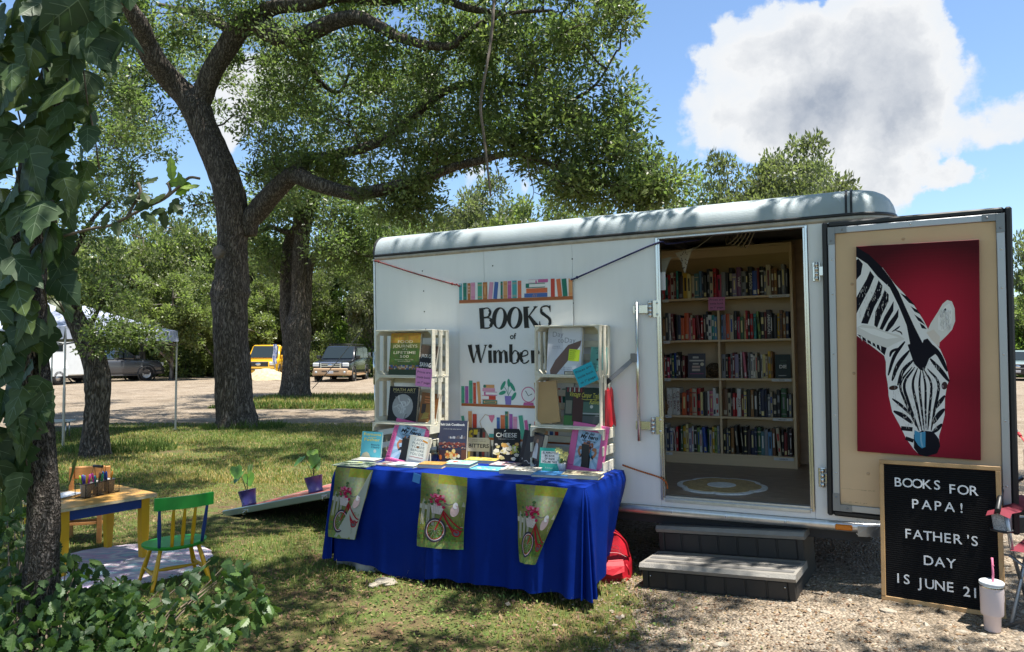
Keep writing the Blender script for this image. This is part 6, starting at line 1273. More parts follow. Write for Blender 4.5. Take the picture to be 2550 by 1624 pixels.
# ---- garden flags with bicycles hung over the front edge
def flag_art(a, w_, h):
    rf = random.Random(4)
    def bgc(u, v_):
        n_ = .5 + .5 * math.sin(u * 7 + 3 * math.sin(v_ * 5)) * math.cos(v_ * 9 + u * 4); lt = math.exp(-(((u - .60) / .30) ** 2 + ((v_ - .78) / .26) ** 2))
        base = (.14 + .10 * n_, .16 + .09 * n_, .035 + .03 * n_); gl = (.50, .52, .30); c = [base[i] * (1 - lt) + gl[i] * lt for i in range(3)]
        if v_ > .87 and u > .4: c = (.42, .42, .06)
        if v_ < .42: k = min(1, (.42 - v_) / .2); g_ = (.10 + .12 * rf.random(), .16 + .12 * rf.random(), .05); c = [c[i] * (1 - k) + g_[i] * k for i in range(3)]
        if v_ < .10: c = (.20 + .1 * rf.random(), .28 + .08 * rf.random(), .10)
        return tuple(max(0, .82 * q * rf.uniform(.85, 1.15)) for q in c)
    a.blot(0, 0, w_, h, 26, 40, bgc)
    P = lambda x, y: (x * w_, y * h)
    for x in (.05, .17, .29, .62, .76, .92): a.poly([P(x, .30), P(x + .07, .30), P(x + .07, .60), P(x + .035, .66), P(x, .60)], (.36, .33, .26))
    a.poly([P(0, .52), P(.95, .44), P(.95, .50), P(0, .58)], (.48, .44, .36))
    for k in range(150): x, y = rf.uniform(.02, .98), rf.uniform(.08, .40); a.line([P(x, y), P(x + rf.uniform(-.03, .03), y + rf.uniform(.01, .05))], .0022, rf.choice([(.05, .12, .03), (.30, .27, .04), (.12, .22, .06), (.36, .34, .08)]), smooth=False)
    RDk = (.36, .012, .025)
    cx, cy = .40 * w_, .245 * h; a.ring(cx, cy, .195 * w_, .235 * w_, (.05, .04, .06), ry=1.12); a.ring(cx, cy, .182 * w_, .198 * w_, (.55, .52, .50), ry=1.12); a.ring(cx, cy, .170 * w_, .184 * w_, RDk, ry=1.12)
    for k in range(12): t = k * .5236; a.line([(cx, cy), (cx + .17 * w_ * math.cos(t), cy + .19 * w_ * math.sin(t))], .0009, (.5, .5, .5), smooth=False)
    a.line([(cx, cy), (cx + .10 * w_, cy + .155 * h), P(.57, .52)], .010, RDk); a.line([P(.55, .49), P(.68, .34), P(.86, .24), P(.97, .26)], .014, RDk); a.line([P(.58, .50), P(.80, .36), P(.92, .30), P(.97, .30)], .010, RDk); a.line([P(.55, .46), P(.80, .21)], .009, RDk); a.ell(.86 * w_, .225 * h, .07 * w_, .06 * w_, (.12, .11, .12)); a.ring(.86 * w_, .225 * h, .06 * w_, .085 * w_, RDk)
    a.line([P(.56, .62), P(.68, .605), P(.78, .63)], .006, (.12, .10, .12))
    a.poly([P(.24, .62), P(.58, .57), P(.50, .46), P(.30, .47)], (.62, .52, .50))
    for k in range(6): a.line([P(.27 + .05 * k, .60), P(.31 + .035 * k, .47)], .0016, (.35, .22, .20), smooth=False)
    for k in range(3): a.line([P(.26 + .012 * k, .585 - .035 * k), P(.56 - .02 * k, .545 - .03 * k)], .0016, (.35, .22, .20), smooth=False)
    for k in range(46): x, y = rf.gauss(.41, .095), rf.gauss(.665, .05); a.ell(x * w_, y * h, rf.uniform(.008, .017), rf.uniform(.006, .013), rf.choice([(.45, .02, .08), (.60, .10, .20), (.32, .01, .05), (.07, .13, .05), (.65, .22, .30)]), n=8)
    a.ell(.80 * w_, .53 * h, .085 * w_, .13 * w_, (.50, .36, .36), -12); a.ell(.81 * w_, .60 * h, .05 * w_, .07 * w_, (.60, .58, .60))
def flag(c4, label, fold=None):
    """c4 = photo pixels TL,TR,BR,BL of the flag as it hangs against the cloth"""
    P = []
    for (px, py), zt in zip(c4, (.75, .75, .25, .25)):
        d = ray(px, py); c = Vector((0, 0, CH)); best = None
        for it in range(30):
            nn = TN0 - .052 - .035 * max(0, min(1, (ZC - zt) / ZC)); t = ((T0 + NV * nn) - c).dot(NV) / d.dot(NV); q = c + d * t; zt = q.z
        P.append(q)
    TL_, TR_, BR_, BL_ = P; wd = (TR_ - TL_).length if fold is None else .36; h = .60
    root = E('garden_flag', (TL_ + TR_) / 2, label, 'flag', 'bicycle flags on the table front'); base = (TL_ + TR_) / 2
    def fn(x, y, z):
        u, v_ = x / .36, y / .58; q = BL_.lerp(BR_, u).lerp(TL_.lerp(TR_, u), v_); bow = .016 * math.sin(u * math.pi) * (1 - v_) + .005 * math.sin(v_ * 8 + u * 5) + .004 * math.sin(u * 17 + v_ * 4) * (1 - v_); return tuple(q - NV * (z + .003 + bow) - base)
    a = Art(dz=.00004)
    flag_art(a, .36, .58)
    if fold: a.poly([(x * .36, y * .58) for x, y in fold], (.42, .42, .36)); a.line([(x * .36, y * .58) for x, y in (fold[0], fold[-1])], .004, (.50, .50, .36), smooth=False); 
    o = a.build('flag_cloth', M_cloth_print, root, None, fn)
    return root
c3 = lambda x, y: (800 + x / 3.01, 1000 + y / 3.01)
flag([c3(115, 488), c3(392, 515), c3(250, 1035), c3(50, 1008)], 'bicycle flag folded over at the left end of the blue cloth', [(.97, .97), (1, 1), (1, 0), (.32, .02)])
flag([c3(757, 530), c3(1098, 570), c3(1062, 1112), c3(718, 1082)], 'bicycle flag hanging flat at the middle of the blue cloth')
flag([c3(1462, 615), c3(1850, 650), c3(1602, 1226), c3(1487, 1197)], 'bicycle flag bunched to a point at the right of the blue cloth')

# ---- slatted crates
M_crate = pm('cream_painted_wood', (.66, .62, .50), .7, var=.10, scale=10, bump=.3, bscale=30)
def crate(M, wd, h, d, label, flat=False):
    """open side towards -y; origin front left bottom; every slat its own piece"""
    c = E('wooden_crate', M, label, 'crate', 'cream crates stacked on the table'); s = .010
    S = lambda n, *q: MB().box(*q, .0015).build(n, M_crate, c)
    n = 3; gap = .022; wv = (d - gap * (n - 1)) / n
    for k in range(n):
        y0 = k * (wv + gap); S('slat', 0, wd, y0, y0 + wv, 0, s); S('slat', 0, wd, y0, y0 + wv, h - s, h)
    for x in (0, wd - s):
        if flat:
            hz = (h - 2 * s - .002 - 2 * .045) / 3
            for k in range(3): z0 = s + .001 + k * (hz + .045); S('slat', x, x + s, 0, d, z0, z0 + hz)
        else:
            w3 = .048; g3 = (d - 3 * w3) / 2
            for k in range(3): y0 = k * (w3 + g3); S('slat', x, x + s, y0, y0 + w3, s + .0005, h - s - .0005)
    hb = .05; g4 = (h - 2 * s - 4 * hb) / 3
    for k in range(4): z0 = s + k * (hb + g4); S('slat', s + .001, wd - s - .001, d - s - .002, d - .002, z0 + .0005, z0 + hb - .0005)
    for x, sx in ((s, 1), (wd - s, -1)):
        for z, sz in ((s, 1), (h - s, -1)):
            P = [(x + sx * .0005, z + sz * .0005), (x + sx * .032, z + sz * .0005), (x + sx * .0005, z + sz * .032)]; b = MB().prism(P, .002, d - s - .006); b.build('corner_post', M_crate, c)
    return c
def wl(px, n):                                          # u where pixel column px meets the vertical plane n
    k = (px - 1275) / F; p = W(0, n); return (k * p.y - p.x) / (U.x - k * U.y)
# right stack
CR = .305
crate(TW @ Matrix.Translation((-.915, -.30, ZC + .001)), .56, CR, .255, 'cream crate lying on the cloth, base of the right stack', True)
crate(TW @ Matrix.Translation((-.89, -.275, ZC + CR + .002)) @ Matrix.Rotation(R(.6), 4, 'Z'), .505, .365, .225, 'cream crate in the middle of the right stack, holding camper trailer book')
crate(TW @ Matrix.Translation((-.892, -.277, ZC + CR + .368)) @ Matrix.Rotation(R(-.4), 4, 'Z'), .505, .365, .225, 'topmost cream crate of the right stack beside the doorway')
LZ = .285
crate(TW @ Matrix.Translation((-2.25, -.415, ZC + .001)), .545, LZ, .28, 'cream crate lying on the cloth, base of the left stack', True)
crate(TW @ Matrix.Translation((-2.24, -.40, ZC + LZ + .002)), .535, .365, .25, 'cream crate in the middle of the left stack, holding math book')
crate(TW @ Matrix.Translation((-2.237, -.40, ZC + LZ + .368)) @ Matrix.Rotation(R(.5), 4, 'Z'), .535, .365, .25, 'topmost cream crate of the left stack at the trailer end')

# ---- books in the crates
def tb(u, n, z, rz=0.0): return TW @ Matrix.Translation((u, n, z)) @ Matrix.Rotation(rz, 4, 'Z')
def food(a, w_, h):
    rf = random.Random(2)
    def c(u, v_):
        if v_ > .78: return (.50 - .2 * (1 - v_), .30 * rf.uniform(.7, 1.1), .03)
        if v_ > .62: return (.16, .17, .03)
        if v_ > .24: return (.05 + .05 * rf.random(), .10 + .05 * rf.random(), .02)
        if v_ > .12: return rf.choice([(.35, .10, .04), (.5, .4, .3), (.08, .10, .05), (.06, .10, .28), (.4, .2, .05)])
        return (.03, .05, .02)
    a.blot(0, 0, w_, h, 22, 30, c); K = (.72, .66, .45)
    for tx, y, hh, wd in (('FOOD', .76, .022, .5), ('JOURNEYS', .655, .022, .82), ('of a', .60, .012, .16), ('LIFETIME', .50, .022, .74), ('500', .41, .02, .3)): a.text(tx, w_ * .5, h * y, hh, K, width=w_ * wd, bold=.004)
    for y in (.35, .31): a.text('Extraordinary Places to Eat' if y > .33 else 'Around the Globe', w_ * .5, h * y, .008, K, width=w_ * (.62 if y > .33 else .42), shear=.2)
ztop = ZC + LZ + .368 + .0105; zmid = ZC + LZ + .002 + .0105
face_book('book', tb(-2.15, -.345, ztop), .285, .335, .03, (.06, .08, .03), 'large food travel book with golden sky cover in the top left crate', food, lean=R(7))
def savage(a, w_, h):
    a.rect(0, 0, w_, h, (.10, .065, .04)); a.rect(0, 0, w_, h * .62, (.012, .012, .014)); a.poly([(w_ * .62, h), (w_ * .9, h), (w_ * .95, h * .55), (w_ * .5, h * .55)], (.02, .015, .012))
    a.text('JACK CARR', w_ * .5, h * .60, .026, (.66, .64, .6), width=w_ * .9, bold=.02); a.text('SAVAGE', w_ * .46, h * .30, .032, (.70, .69, .66), width=w_ * .84, bold=.03); a.text('SON', w_ * .35, h * .11, .032, (.70, .69, .66), width=w_ * .5, bold=.03)
face_book('book', tb(-1.865, -.355, ztop + .001) @ Matrix.Rotation(R(5), 4, 'Y'), .15, .24, .03, (.03, .025, .02), 'black thriller leaning behind the slats of the top left crate', savage, lean=R(9))
def mathart(a, w_, h):
    a.rect(0, 0, w_, h, (.008, .008, .009)); rf = random.Random(6); a.text('MATH ART', w_ * .52, h * .86, .024, (.55, .47, .18), width=w_ * .78); a.text('TRUTH, BEAUTY, AND EQUATIONS', w_ * .52, h * .815, .007, (.4, .36, .2), width=w_ * .74)
    a.ell(w_ * .5, h * .42, w_ * .36, w_ * .36, (.34, .34, .34))
    for k in range(26): t = rf.uniform(0, 6.28); r0 = rf.uniform(.05, .30) * w_; c = (w_ * .5 + r0 * math.cos(t), h * .42 + r0 * math.sin(t)); g_ = rf.uniform(.2, .62); a.line([(c[0] - .03 * math.cos(t * 2), c[1] - .03 * math.sin(t * 2)), (c[0] + .008, c[1] + .01), (c[0] + .035 * math.cos(t * 2 + .8), c[1] + .03 * math.sin(t * 2 + .8))], .012, (g_, g_, g_), taper=.5)
face_book('book', tb(-2.165, -.335, zmid), .275, .275, .03, (.01, .01, .012), 'square black math art book in the middle left crate', mathart, lean=R(8))
def orange_bk(a, w_, h):
    a.rect(0, 0, w_, h, (.22, .085, .02)); a.rect(w_ * .06, h * .05, w_ * .9, h * .62, (.30, .14, .03)); a.rect(w_ * .1, h * .3, w_ * .34, h * .62, (.05, .03, .02)); [a.rect(w_ * .22, h * y, w_ * .8, h * (y + .035), (.6, .2, .06)) for y in (.67, .75, .84)]
    for k in range(5): a.line([(w_ * (.2 + .06 * k), h * .14), (w_ * (.3 + .06 * k), h * .34)], .005, (.45, .36, .08), smooth=False)
    a.line([(w_ * .15, h * .12), (w_ * .6, h * .2)], .006, (.42, .33, .08), smooth=False); a.ell(w_ * .66, h * .2, .014, .025, (.12, .05, .02))
face_book('book', tb(-1.875, -.33, zmid) @ Matrix.Rotation(R(4), 4, 'Y'), .16, .235, .03, (.22, .09, .02), 'orange brown paperback with a deck chair in the middle left crate', orange_bk, lean=R(9))
price_card(tb(-1.845, -.412, ZC + LZ + .30) @ Matrix.Rotation(R(4), 4, 'Y'), (.66, .24, .50), 'pink price sign clipped to the left crate stack', .145, .138)
zt2 = ZC + CR + .368 + .0105; zm2 = ZC + CR + .002 + .0105
def dayday(a, w_, h):
    a.rect(0, 0, w_, h, (.55, .56, .62)); a.poly([(w_ * .4, h), (w_ * .95, h), (w_ * .95, h * .3), (w_ * .75, 0), (w_ * .55, 0)], (.68, .69, .74)); a.poly([(w_ * .12, 0), (w_ * .3, 0), (w_ * .95, h * .6), (w_ * .98, h * .72), (w_ * .6, h * .62), (w_ * .25, h * .3), (w_ * .1, h * .08)], (.16, .10, .085))
    for tx, x, y in (('Day', .14, .80), ('to', .30, .67), ('Day', .50, .67)): a.text(tx, w_ * x, h * y, .038, (.16, .17, .20), al='l', bold=-.012)
    a.text('Drawings by', w_ * .14, h * .585, .009, (.3, .3, .34), al='l'); a.text('Danny McCoy', w_ * .14, h * .545, .009, (.3, .3, .34), al='l'); a.text('Danny McCoy', w_ * .62, h * .13, .008, (.3, .3, .34)); a.text('with Becky Walker Reeves', w_ * .62, h * .09, .008, (.3, .3, .34))
dd = face_book('book', tb(-.82, -.225, zt2), .27, .345, .035, (.52, .53, .58), 'silver grey art book with brown swoosh in the top right crate', dayday, lean=R(7))
nt_ = link('sticky_note', MB().box(0, .085, 0, .0008, 0, .085).mesh('sticky_note', pm('lime_note', (.62, .78, .03), .6)), None, dd.matrix_world @ Matrix.Translation((0, 0, 0)))
nt_.matrix_basis = dd.matrix_basis @ Matrix.Translation((.168, -.004, .10)) @ Matrix.Rotation(R(4), 4, 'Y'); tag(nt_, 'lime yellow sticky note on the silver art book', 'note')
a = Art()
for k, tx in enumerate(('Wimberley', 'Legendary', 'Artist & by', 'others who', 'sign it 25')): a.text(tx, .006, .07 - .0145 * k, .0075, (.12, .16, .02), al='l', shear=.15)
a.build('handwriting', M_print, nt_, Matrix.Translation((0, -.0003, 0)) @ FACE)
def zen(a, w_, h):
    a.rect(0, 0, w_, h, (.15, .42, .37)); a.text('ROBERT M PIRSIG', w_ * .5, h * .93, .008, (.03, .10, .10), width=w_ * .7); a.text('ZEN', w_ * .6, h * .76, .024, (.03, .10, .10)); a.line([(w_ * .52, h * .5), (w_ * .55, h * .68)], .006, (.01, .03, .03)); a.ell(w_ * .5, h * .56, .016, .008, (.01, .03, .03), 25); a.ell(w_ * .62, h * .58, .012, .006, (.01, .03, .03), -30)
    for k, tx in enumerate(('THE ART OF', 'MOTORCYCLE', 'MAINTENANCE')): a.text(tx, w_ * .5, h * (.34 - .115 * k), .0145, (.03, .10, .10), width=w_ * .8)
face_book('book', tb(-.515, -.15, zt2 + .001) @ Matrix.Rotation(R(2), 4, 'Y'), .125, .20, .025, (.16, .42, .37), 'sea green paperback standing behind the slats of the top right crate', zen, lean=R(8))
def lying(name, M, wd, d, t, code, label, art=None, cat='book', group='books lying flat on the table'):
    """book lying on its back: spine along the left, fore edge right; origin front left bottom"""
    b = MB(); ct = .0022; b.box(0, wd, 0, d, 0, ct, .0006).box(0, wd, 0, d, t - ct, t, .0006).box(0, ct, 0, d, ct, t - ct)
    o = link(name, b.mesh('cover', pm('cover_' + label[:26], hexc(PAL.get(code, code)) if isinstance(code, str) else code, .4, var=.05)), None, M); tag(o, label, cat, group)
    MB().box(ct, wd - .004, .004, d - .004, ct, t - ct).build('pages', M_page, o)
    if art: a = Art(); art(a, wd, d); a.build('cover_print', M_gloss, o, Matrix.Translation((0, 0, t + .0003)))
    return o
bk_ = lying('book', tb(-.66, -.268, zt2), .235, .11, .024, 'k', 'black hardback lying on its side at the front of the top right crate')
a = Art(); a.rect(.155, .001, .235, .023, (.6, .58, .54)); [a.rect(.02 + .04 * k, .009, .052 + .04 * k, .015, (.3, .3, .3)) for k in range(3)]; a.build('spine_title', M_print, bk_, Matrix.Translation((0, -.0004, 0)) @ FACE)
o = face_book('book', tb(-.872, -.255, zm2) @ Matrix.Rotation(R(14), 4, 'Z') @ Matrix.Rotation(R(-7), 4, 'Y'), .165, .305, .045, (.42, .26, .10), 'tan kraft-covered hardback leaning in the middle right crate', None, lean=R(5))
a = Art(); a.text('HOUSES IN LITERATURE', 0, 0, .016, (.16, .10, .04), width=.24); a.build('spine_title', M_print, o, Matrix.Translation((-.0004, .022, .155)) @ Matrix.Rotation(R(-90), 4, 'Z') @ FACE @ Matrix.Rotation(R(-90), 4, 'Z'))
def camper(a, w_, h):
    rf = random.Random(5); a.rect(0, 0, w_, h, (.025, .04, .03)); a.rect(0, 0, w_ * .34, h * .25, (.05, .15, .04)); a.rect(w_ * .22, h * .1, w_ * .50, h, (.06, .025, .02))
    for k in range(7): a.rect(w_ * (.05 + .06 * k), h * .88, w_ * (.08 + .06 * k), h, (.5, .45, .42) if k % 2 else (.25, .03, .04))
    a.rect(w_ * .5, h * .35, w_, h * .62, (.07, .13, .10)); a.rect(w_ * .5, h * .30, w_, h * .34, (.3, .33, .32)); a.ell(w_ * .72, h * .5, .012, .012, (.5, .5, .45)); a.rect(w_ * .03, h * .30, w_ * .2, h * .65, (.16, .16, .12)); a.ell(w_ * .88, h * .22, .03, .015, (.4, .42, .42)); a.rect(w_ * .5, h * .06, w_, h * .26, (.08, .09, .09))
    a.text('Vintage', w_ * .27, h * .76, .034, (.62, .56, .08), shear=.35, width=w_ * .28); a.text('Camper', w_ * .58, h * .74, .034, (.62, .56, .08), shear=.35, width=w_ * .26); a.text('Trailer', w_ * .86, h * .73, .034, (.62, .56, .08), shear=.35, width=w_ * .22); a.text('Rallies', w_ * .80, h * .57, .034, (.62, .56, .08), shear=.35, width=w_ * .28); a.line([(w_ * .45, h * .70), (w_ * .6, h * .68), (w_ * .95, h * .72)], .003, (.62, .56, .08))
face_book('book', tb(-.69, -.215, zm2), .29, .275, .02, (.03, .05, .03), 'wide green camper trailer book in the middle right crate', camper, lean=R(10))
price_card(tb(-.53, -.292, ZC + CR + .285) @ Matrix.Rotation(R(-24), 4, 'Y'), (.01, .36, .46), 'teal price sign hung askew on the right crate stack', .155, .14)
# red fabric tucked between crates and wall
b = MB(); b.grid(lambda u, v_: Vector((-.375 + .032 * u * (1.0 - .75 * v_), -.16 + .10 * u + .008 * math.sin(v_ * 9), ZC + CR + .01 + .27 * v_ + .010 * math.sin(u * 11))), 12, 10)
b.box(-.378, -.370, -.20, -.07, ZC + CR + .005, ZC + CR + .27, .003); tag(b.build('red_bag', pm('red_nylon', (.45, .012, .02), .45, var=.15, scale=6), None, TW), 'red fabric bag stuffed beside the right crate stack', 'bag')

# ---- standing display on the cloth
def at_table(px, py): return G(px, py, ZC)
def stand(cpx, cpy, wpx, hpx, t, code, label, art, yaw=0.0, lean=9.0, roll=0.0):
    """cpx,cpy: foot centre of the cover in the photo; size from the photo at that distance"""
    p = at_table(*cpx_) if False else at_table(cpx, cpy); s = p.y / F; fa = math.atan2(-p.x, p.y); dev = (YAW + R(yaw)) - fa
    wd = wpx * s / max(.55, math.cos(dev)); h = hpx * s / math.cos(R(lean))
    M = Matrix.Translation((p.x, p.y, ZC + .001)) @ Matrix.Rotation(YAW + R(yaw), 4, 'Z') @ Matrix.Rotation(R(roll), 4, 'Y') @ Matrix.Translation((-wd / 2, 0, 0))
    return face_book('book', M, wd, h, t, code, label, art, 'books standing on the table', R(lean))
q3 = lambda x, y: (800 + x / 3.01, 1000 + y / 3.01)
def ramona(a, w_, h):
    a.rect(0, 0, w_, h, (.10, .42, .52))
    for tx, y, hh, wd in (('Ramona', .86, .020, .86), ('and Her', .77, .010, .4), ('Father', .66, .022, .78)): a.text(tx, w_ * .52, h * y, hh, (.62, .56, .12), width=w_ * wd, bold=.02)
    for k, tx in enumerate(('Beverly', 'Cleary')): a.text(tx, w_ * .70, h * (.50 - .09 * k), .012, (.02, .08, .14), width=w_ * .42, bold=.02)
    a.ell(w_ * .7, h * .30, .014, .014, (.40, .50, .52)); a.poly([(0, 0), (w_ * .55, 0), (w_ * .42, h * .2), (w_ * .3, h * .26), (w_ * .12, h * .2)], (.52, .48, .34))
stand(*q3(366, 432), 148 / 3.01, 200 / 3.01, .014, (.10, .42, .52), 'turquoise children paperback standing at the left end of the table', ramona, 0, 8)
def hero(a, w_, h):
    a.rect(0, 0, w_, h, (.38, .52, .68)); cx, cy = w_ * .5, h * .42
    for k in range(14):
        t0, t1 = k * .4488, k * .4488 + .2; 
        def clip(t):
            dx, dy = math.cos(t), math.sin(t); r_ = min((w_ - cx) / max(dx, 1e-6) if dx > 0 else -cx / min(dx, -1e-6), (h - cy) / max(dy, 1e-6) if dy > 0 else -cy / min(dy, -1e-6)); return (cx + dx * r_, cy + dy * r_)
        a.poly([(cx, cy), clip(t0), clip((t0 + t1) / 2), clip(t1)], (.24, .40, .56))
    K = (.008, .008, .012); a.text('My dad', w_ * .5, h * .895, .017, K, width=w_ * .40, bold=.02, shear=.2); a.text('My hero', w_ * .5, h * .785, .027, K, width=w_ * .74, bold=.035, shear=.2); a.text("Happy Father's Day", w_ * .5, h * .705, .011, K, width=w_ * .60, bold=.02, shear=.2)
    SK, SK2, HR, SH_ = (.42, .17, .08), (.36, .13, .06), (.04, .045, .07), (.015, .017, .025); P = lambda x, y: (x * w_, y * h)
    for sx in (-1, 1):
        X = lambda x: .5 + sx * x
        a.poly([P(X(.13), .30), P(X(.30), .24), P(X(.27), .34), P(X(.17), .38)], SH_); a.line([P(X(.28), .30), P(X(.36), .42), P(X(.33), .50)], .017, SK); a.ell(*P(X(.29), .515), .017, .013, SK); a.line([P(X(.31), .505), P(X(.36), .46)], .016, SK)
        a.line([P(X(.10), .55), P(X(.19), .58), P(X(.17), .645)], .012, SK2); a.ell(*P(X(.16), .65), .010, .010, SK2); a.line([P(X(.10), .47), P(X(.15), .36), P(X(.11), .26)], .022, (.06, .28, .48)); a.ell(*P(X(.16), .235), .016, .010, (.6, .6, .62))
    a.poly([P(.32, 0), P(.68, 0), P(.66, .30), P(.60, .37), P(.40, .37), P(.34, .30)], SH_); a.poly([P(.47, .36), P(.53, .36), P(.55, .12), P(.5, .06), P(.45, .12)], (.16, .40, .60))
    a.poly([P(.36, .50), P(.64, .50), P(.62, .60), P(.38, .60)], (.02, .035, .07)); a.ell(*P(.5, .435), .022, .030, SK); a.poly([P(.42, .45), P(.58, .45), P(.57, .50), P(.43, .50)], HR); a.ell(*P(.5, .395), .020, .014, HR); a.ell(*P(.5, .405), .010, .006, (.62, .6, .58)); a.ell(*P(.5, .635), .019, .024, SK2); a.poly([P(.43, .645), P(.57, .645), P(.56, .695), P(.44, .695)], HR); a.ell(*P(.5, .615), .008, .004, (.62, .6, .58))
def frame(M, wd, h, fwid, label, ornate):
    M_pk = pm('hot_pink_frame', (.60, .11, .30), .42, var=.06, scale=5)
    f = E('picture_frame', M, label, 'picture frame'); d = .02
    if ornate:
        for (x0, x1, z0, z1, nm) in ((0, wd, 0, fwid, 'frame_rail'), (0, wd, h - fwid, h, 'frame_rail'), (0, fwid, fwid + .0005, h - fwid - .0005, 'frame_stile'), (wd - fwid, wd, fwid + .0005, h - fwid - .0005, 'frame_stile')):
            b = MB().box(x0, x1, 0, d, z0, z1, .004); L_ = max(x1 - x0, z1 - z0); n = int(L_ / .016); hor = (x1 - x0) > (z1 - z0)
            for k in range(n):
                t = (k + .5) / n
                if hor: c = (x0 + .006 + (x1 - x0 - .012) * t, -.001, (z0 + z1) / 2); b.bar((c[0] - .006, -.001, z0 + .008), (c[0] + .006, -.001, z1 - .008), .007, .008, up=(0, 1, 0), ch=.003)
                else: zc = z0 + .004 + (z1 - z0 - .008) * t; b.bar((x0 + .008, -.001, zc - .006), (x1 - .008, -.001, zc + .006), .007, .008, up=(0, 1, 0), ch=.003)
            b.build(nm, M_pk, f)
    else:
        for (x0, x1, z0, z1, nm) in ((0, wd, 0, fwid, 'frame_rail'), (0, wd, h - fwid * 1.1, h, 'frame_rail'), (0, fwid, fwid + .0005, h - fwid * 1.1 - .0005, 'frame_stile'), (wd - fwid, wd, fwid + .0005, h - fwid * 1.1 - .0005, 'frame_stile')): MB().box(x0, x1, 0, d, z0, z1, .003).build(nm, M_pk, f)
    MB().box(fwid - .002, wd - fwid + .002, .008, .016, fwid - .002, h - fwid + .002).build('backing', pm('paper', (.7, .7, .72), .6), f)
    a = Art(); hero(a, wd - 2 * fwid + .001, h - 2.05 * fwid); a.build('poster', M_print, f, Matrix.Translation((fwid - .0005, .0075, fwid)) @ FACE)
    MB().box(wd * .4, wd * .6, d, d + .004, .02, h * .6, 0, 0, Matrix.Rotation(R(18), 4, 'X')).build('easel_leg', pm('dark_card', (.03, .03, .03), .7), f); return f
def place(cpx, cpy, yaw, lean, roll=0): p = at_table(cpx, cpy); return Matrix.Translation((p.x, p.y, ZC + .001)) @ Matrix.Rotation(YAW + R(yaw), 4, 'Z') @ Matrix.Rotation(-R(lean), 4, 'X') @ Matrix.Rotation(R(roll), 4, 'Y')
frame(place(*q3(472, 446), 6, 16, 0) @ Matrix.Rotation(R(9), 4, 'Y'), .315, .345, .038, 'ornate pink frame with the father poster, left on the table', True)
frame(place(*q3(1832, 520), -2, 9, 0) @ Matrix.Rotation(R(6), 4, 'Y'), .275, .355, .048, 'plain pink frame with the father poster, right on the table', False)
def places(a, w_, h):
    a.rect(0, 0, w_, h, (.62, .60, .50)); a.rect(w_ * .05, h * .03, w_ * .95, h * .97, (.70, .69, .62))
    for tx, y, wd in (('1,000', .82, .46), ('PLACES', .69, .62), ('TO SEE', .56, .70), ('BEFORE', .43, .70), ('YOU DIE', .30, .72)): a.text(tx, w_ * .5, h * y, .0175, (.05, .08, .10), width=w_ * wd)
    a.rect(w_ * .1, h * .22, w_ * .86, h * .235, (.45, .02, .02)); a.ell(w_ * .5, h * .60, .012, .009, (.20, .09, .04)); a.poly([(w_ * .7, h * .9), (w_ * .97, h * .84), (w_ * .97, h * .78), (w_ * .7, h * .84)], (.62, .25, .02)); a.rect(w_ * .1, h * .10, w_ * .8, h * .13, (.4, .4, .38)); a.rect(w_ * .1, h * .06, w_ * .7, h * .085, (.4, .4, .38))
stand(*q3(703, 466), 140 / 3.01, 200 / 3.01, .04, (.62, .60, .5), 'cream travel paperback leaning before the ornate pink frame', places, 2, 9, 6)
jar = E('glass_jar', at_table(*q3(838, 452)) + Vector((0, 0, .001)), 'clear glass jar behind the cream travel paperback', 'jar')
MB().lathe([(0, 0), (.045, 0), (.052, .01), (.052, .12), (.045, .14), (.034, .152), (.034, .172), (.031, .172), (.031, .152), (.042, .138), (.049, .118), (.049, .012), (.043, .004), (0, .004)], 24).build('body', glass('jar_glass', (.85, .92, .90)), jar)
MB().lathe([(.0352, .160), (.0365, .163), (.0352, .166)], 20).build('thread', glass('jar_glass'), jar)
def salt(a, w_, h):
    rf = random.Random(8); a.rect(0, 0, w_, h, (.045, .05, .085)); a.text('Salt Lick Cookbook', w_ * .5, h * .875, .017, (.72, .72, .70), width=w_ * .82, bold=.02); a.text('A STORY OF LAND, FAMILY AND LOVE', w_ * .5, h * .78, .006, (.5, .5, .5), width=w_ * .6)
    for k in range(12): a.rect(w_ * (.38 + .048 * k), h * .56, w_ * (.41 + .048 * k), h * rf.uniform(.60, .66), rf.choice([(.35, .35, .38), (.15, .12, .12), (.5, .5, .52)]))
    a.rect(w_ * .08, h * .40, w_ * .95, h * .46, (.20, .06, .05))
    for k in range(60): a.ell(w_ * rf.uniform(.12, .95), h * rf.uniform(.33, .47), .007, .004, rf.choice([(.28, .05, .03), (.40, .16, .08), (.10, .03, .03), (.45, .3, .22)]), n=8)
    a.rect(w_ * .0, h * .0, w_ * 1.0, h * .28, (.05, .03, .04)); a.rect(w_ * .84, 0, w_, h * .3, (.13, .05, .03))
    for k in range(34): x = rf.gauss(.5, .13); a.ell(w_ * x, h * (.10 + abs(rf.gauss(0, .05))), rf.uniform(.006, .016), rf.uniform(.006, .02), rf.choice([(.7, .30, .05), (.75, .55, .2), (.55, .14, .03), (.8, .7, .45)]), n=9)
stand(*q3(972, 452), 222 / 3.01, 302 / 3.01, .028, (.04, .05, .08), 'navy barbecue cookbook with a fire pit cover, mid table', salt, 12, 8)
